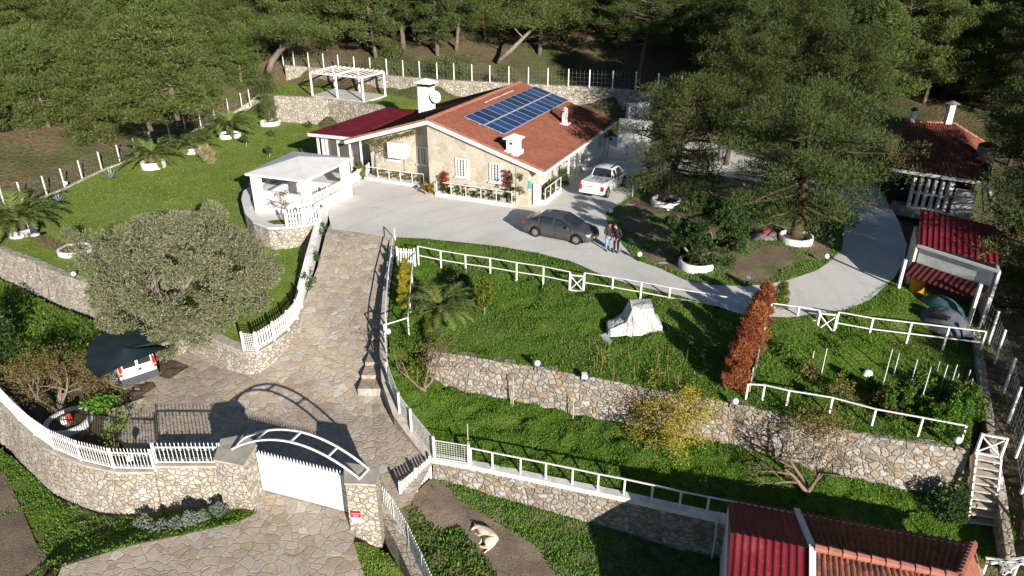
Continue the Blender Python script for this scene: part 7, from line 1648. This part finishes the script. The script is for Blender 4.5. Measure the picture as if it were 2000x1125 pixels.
for i in range(46):
    px = g.uniform(1150, 1345); py = 672 + (px - 1150) * .16 + g.uniform(0, 62); b = A(px, py, -1.0 - .15 * (py - 670) / 60)
    if stalk0 is None:
        stalk0 = MB().tube([(0, 0, -.1), (.02, .01, .3), (.0, .03, .62)], [.010, .009, .004], 5).build('dry_stalk', M['stalk']); tag(stalk0, 'thin dry brown stalk standing in the grass by the wrapped machine', 'stalk', 'dry stalks on the upper garden'); stalk0.location = b
    else:
        c = stalk0.copy(); COL.objects.link(c); c.location = b; c.rotation_euler = (g.uniform(-.2, .2), g.uniform(-.2, .2), g.uniform(0, 6)); c.scale = (1, 1, g.uniform(.7, 1.3))
# --- lower left
bare('bare_shrub', 'large twiggy half bare tree with dull green leaves by the shaded court', A(115, 800, -3.3), (0, .1, 1), 1.55, .08, 4, 181, 'autumn', 18, .11, .05, .7, 6, 'tree', rad=.4, up=.08)
bush('shrub', 'dark evergreen bush at the left edge behind the twiggy tree', A(-10, 705, -3.3), 2.0, 3.0, 150, .2, .09, 'carob', 22, 182); bush('shrub', 'low dark green shrubs beside the stone ring', A(195, 800, -3.3), .8, .6, 100, .15, .09, 'herb', 9, 183)
bare('young_tree', 'small tree with bright yellow green leaves behind the white railing', A(228, 885, -3.35), (0, .1, 1), .9, .035, 3, 184, 'citrus', 6, .13, .08, .65, 2, 'tree', rad=.2)
for i, (px, py, r) in enumerate([(285, 1030, .42), (318, 1040, .5), (345, 1036, .45), (395, 1018, .4), (430, 1003, .4), (372, 1024, .4)]): bush('grey_plant', 'grey leaved cushion plant on the verge below the boundary wall', A(px, py, -4.3 + .1 * i), r, .45, 90, .14, .05, 'lavender', 7, 190 + i, 'plant', group='grey cushion plants on the verge', stems=0)
# --- tufts that give the ground its grass
def scatter(name, patch_o, dens, L, Wd, mat, seed, tilt=.5, maskf=None, label=None, lift=.35):
    me = patch_o.data; me.calc_loop_triangles(); tr_i = np.array([t.vertices[:] for t in me.loop_triangles]); co = np.empty(len(me.vertices) * 3); me.vertices.foreach_get('co', co); co = co.reshape(-1, 3)
    a, b, c = co[tr_i[:, 0]], co[tr_i[:, 1]], co[tr_i[:, 2]]; ar = np.linalg.norm(np.cross(b - a, c - a), axis=1) / 2; g = np.random.default_rng(seed); N = int(ar.sum() * dens)
    k = g.choice(len(ar), N, p=ar / ar.sum()); u, w = g.random(N), g.random(N); fl_ = u + w > 1; u[fl_], w[fl_] = 1 - u[fl_], 1 - w[fl_]
    p = a[k] + (b[k] - a[k]) * u[:, None] + (c[k] - a[k]) * w[:, None]
    if maskf is not None: p = p[maskf(p)]
    N = len(p); ax = g.normal(size=(N, 3)) * tilt + np.array([0, 0, 1.0]); ax /= np.linalg.norm(ax, axis=1)[:, None]; sd_v = np.cross(ax, g.normal(size=(N, 3))); sd_v /= np.linalg.norm(sd_v, axis=1)[:, None]
    # clumpy height
    hh = .55 + .9 * (.5 + .5 * np.sin(p[:, 0] * 2.1 + 1.7 * np.sin(p[:, 1] * 1.3)) * np.sin(p[:, 1] * 2.7 + 1.1 * np.sin(p[:, 0] * 1.9))) * g.random(N)
    l = (L * hh)[:, None]; w_ = (Wd * g.uniform(.7, 1.3, N))[:, None]; nn = np.cross(ax, sd_v)
    v = np.stack([p - ax * l * .1, p + ax * l * lift + sd_v * w_ * .5, p + ax * l, p + ax * l * lift - sd_v * w_ * .5], 1).reshape(-1, 3)
    o = raw_mesh(name, v, np.arange(N * 4).reshape(N, 4), M[mat]); o['kind'] = 'stuff'; return o
def blob(seed, sc, thr):
    def f(p):
        s = np.sin(p[:, 0] * sc + seed) * np.cos(p[:, 1] * sc * 1.3 + seed * 2) + .6 * np.sin(p[:, 0] * sc * 2.3 + p[:, 1] * sc * 1.7 + seed) + .4 * np.sin(p[:, 1] * sc * 3.1 - p[:, 0] * sc * 2.6); return s + np.random.default_rng(seed).normal(0, .35, len(p)) > thr
    return f
scatter('grass', log_, 560, .11, .036, 'grass_blade', 1, .9, blob(2, .9, -1.3)); scatter('ground_cover', log_, 60, .16, .06, 'herb', 21, 1.0, blob(8, .6, .3)); scatter('grass', upg, 380, .11, .036, 'grass_blade', 2, .9, blob(3, .55, -.75)); scatter('ground_cover', upg, 60, .17, .06, 'herb', 3, 1.0, blob(5, .4, .2)); scatter('dry_grass', upg, 30, .2, .03, 'drygrass', 22, .8, blob(6, .7, .35))
scatter('grass', lawn, 130, .06, .045, 'lawn_blade', 4, .9); scatter('grass', llg, 300, .2, .10, 'herb', 5, .8); scatter('grass', out, 230, .12, .06, 'grass_blade', 6, .9, blob(7, 1.1, -.45)); scatter('grass', tri, 260, .10, .05, 'lawn_blade', 7, .8)
scatter('grass', terr, 60, .08, .05, 'lawn_blade', 8, .8)
ipoly = [tuple(A(x, y, 0))[:2] for x, y in island_px]
bl = blob(4, .7, .75); scatter('grass', island, 330, .12, .045, 'grass_blade', 9, .8, lambda p: (edge_dist(p[:, :2], ipoly) < .7 + .45 * np.sin(p[:, 0] * 1.3)) | bl(p))
ypoly = [tuple(A(x, y, z))[:2] for x, y, z in [(835, 935, -4.4), (870, 950, -4.5), (905, 985, -4.7), (955, 1015, -4.9), (1010, 1050, -5.1), (1060, 1085, -5.3), (1090, 1140, -5.5), (1100, 1300, -5.6), (1500, 1300, -5.6), (1430, 1080, -5.5), (1287, 1040, -5.3), (1117, 995, -5.1), (964, 960, -4.75)]]
ypoly2 = [tuple(A(x, y, z))[:2] for x, y, z in [(790, 1000, -4.4), (815, 1000, -4.6), (850, 1040, -4.9), (900, 1040, -5.0), (935, 1085, -5.2), (975, 1130, -5.3), (990, 1300, -5.5), (850, 1300, -5.6), (835, 1128, -5.1), (805, 1050, -4.7)]]
scatter('ground_cover', yard, 480, .14, .055, 'grass_blade', 10, .8, lambda p: inside(p[:, :2], ypoly)); scatter('ground_cover', yard, 300, .19, .10, 'herb', 11, .8, lambda p: inside(p[:, :2], ypoly2))
scatter('weeds', bed, 60, .16, .10, 'herb', 12, .8, blob(9, 1.0, .1)); scatter('weeds', rside, 40, .2, .08, 'herb', 13, .8, blob(11, .8, .3))
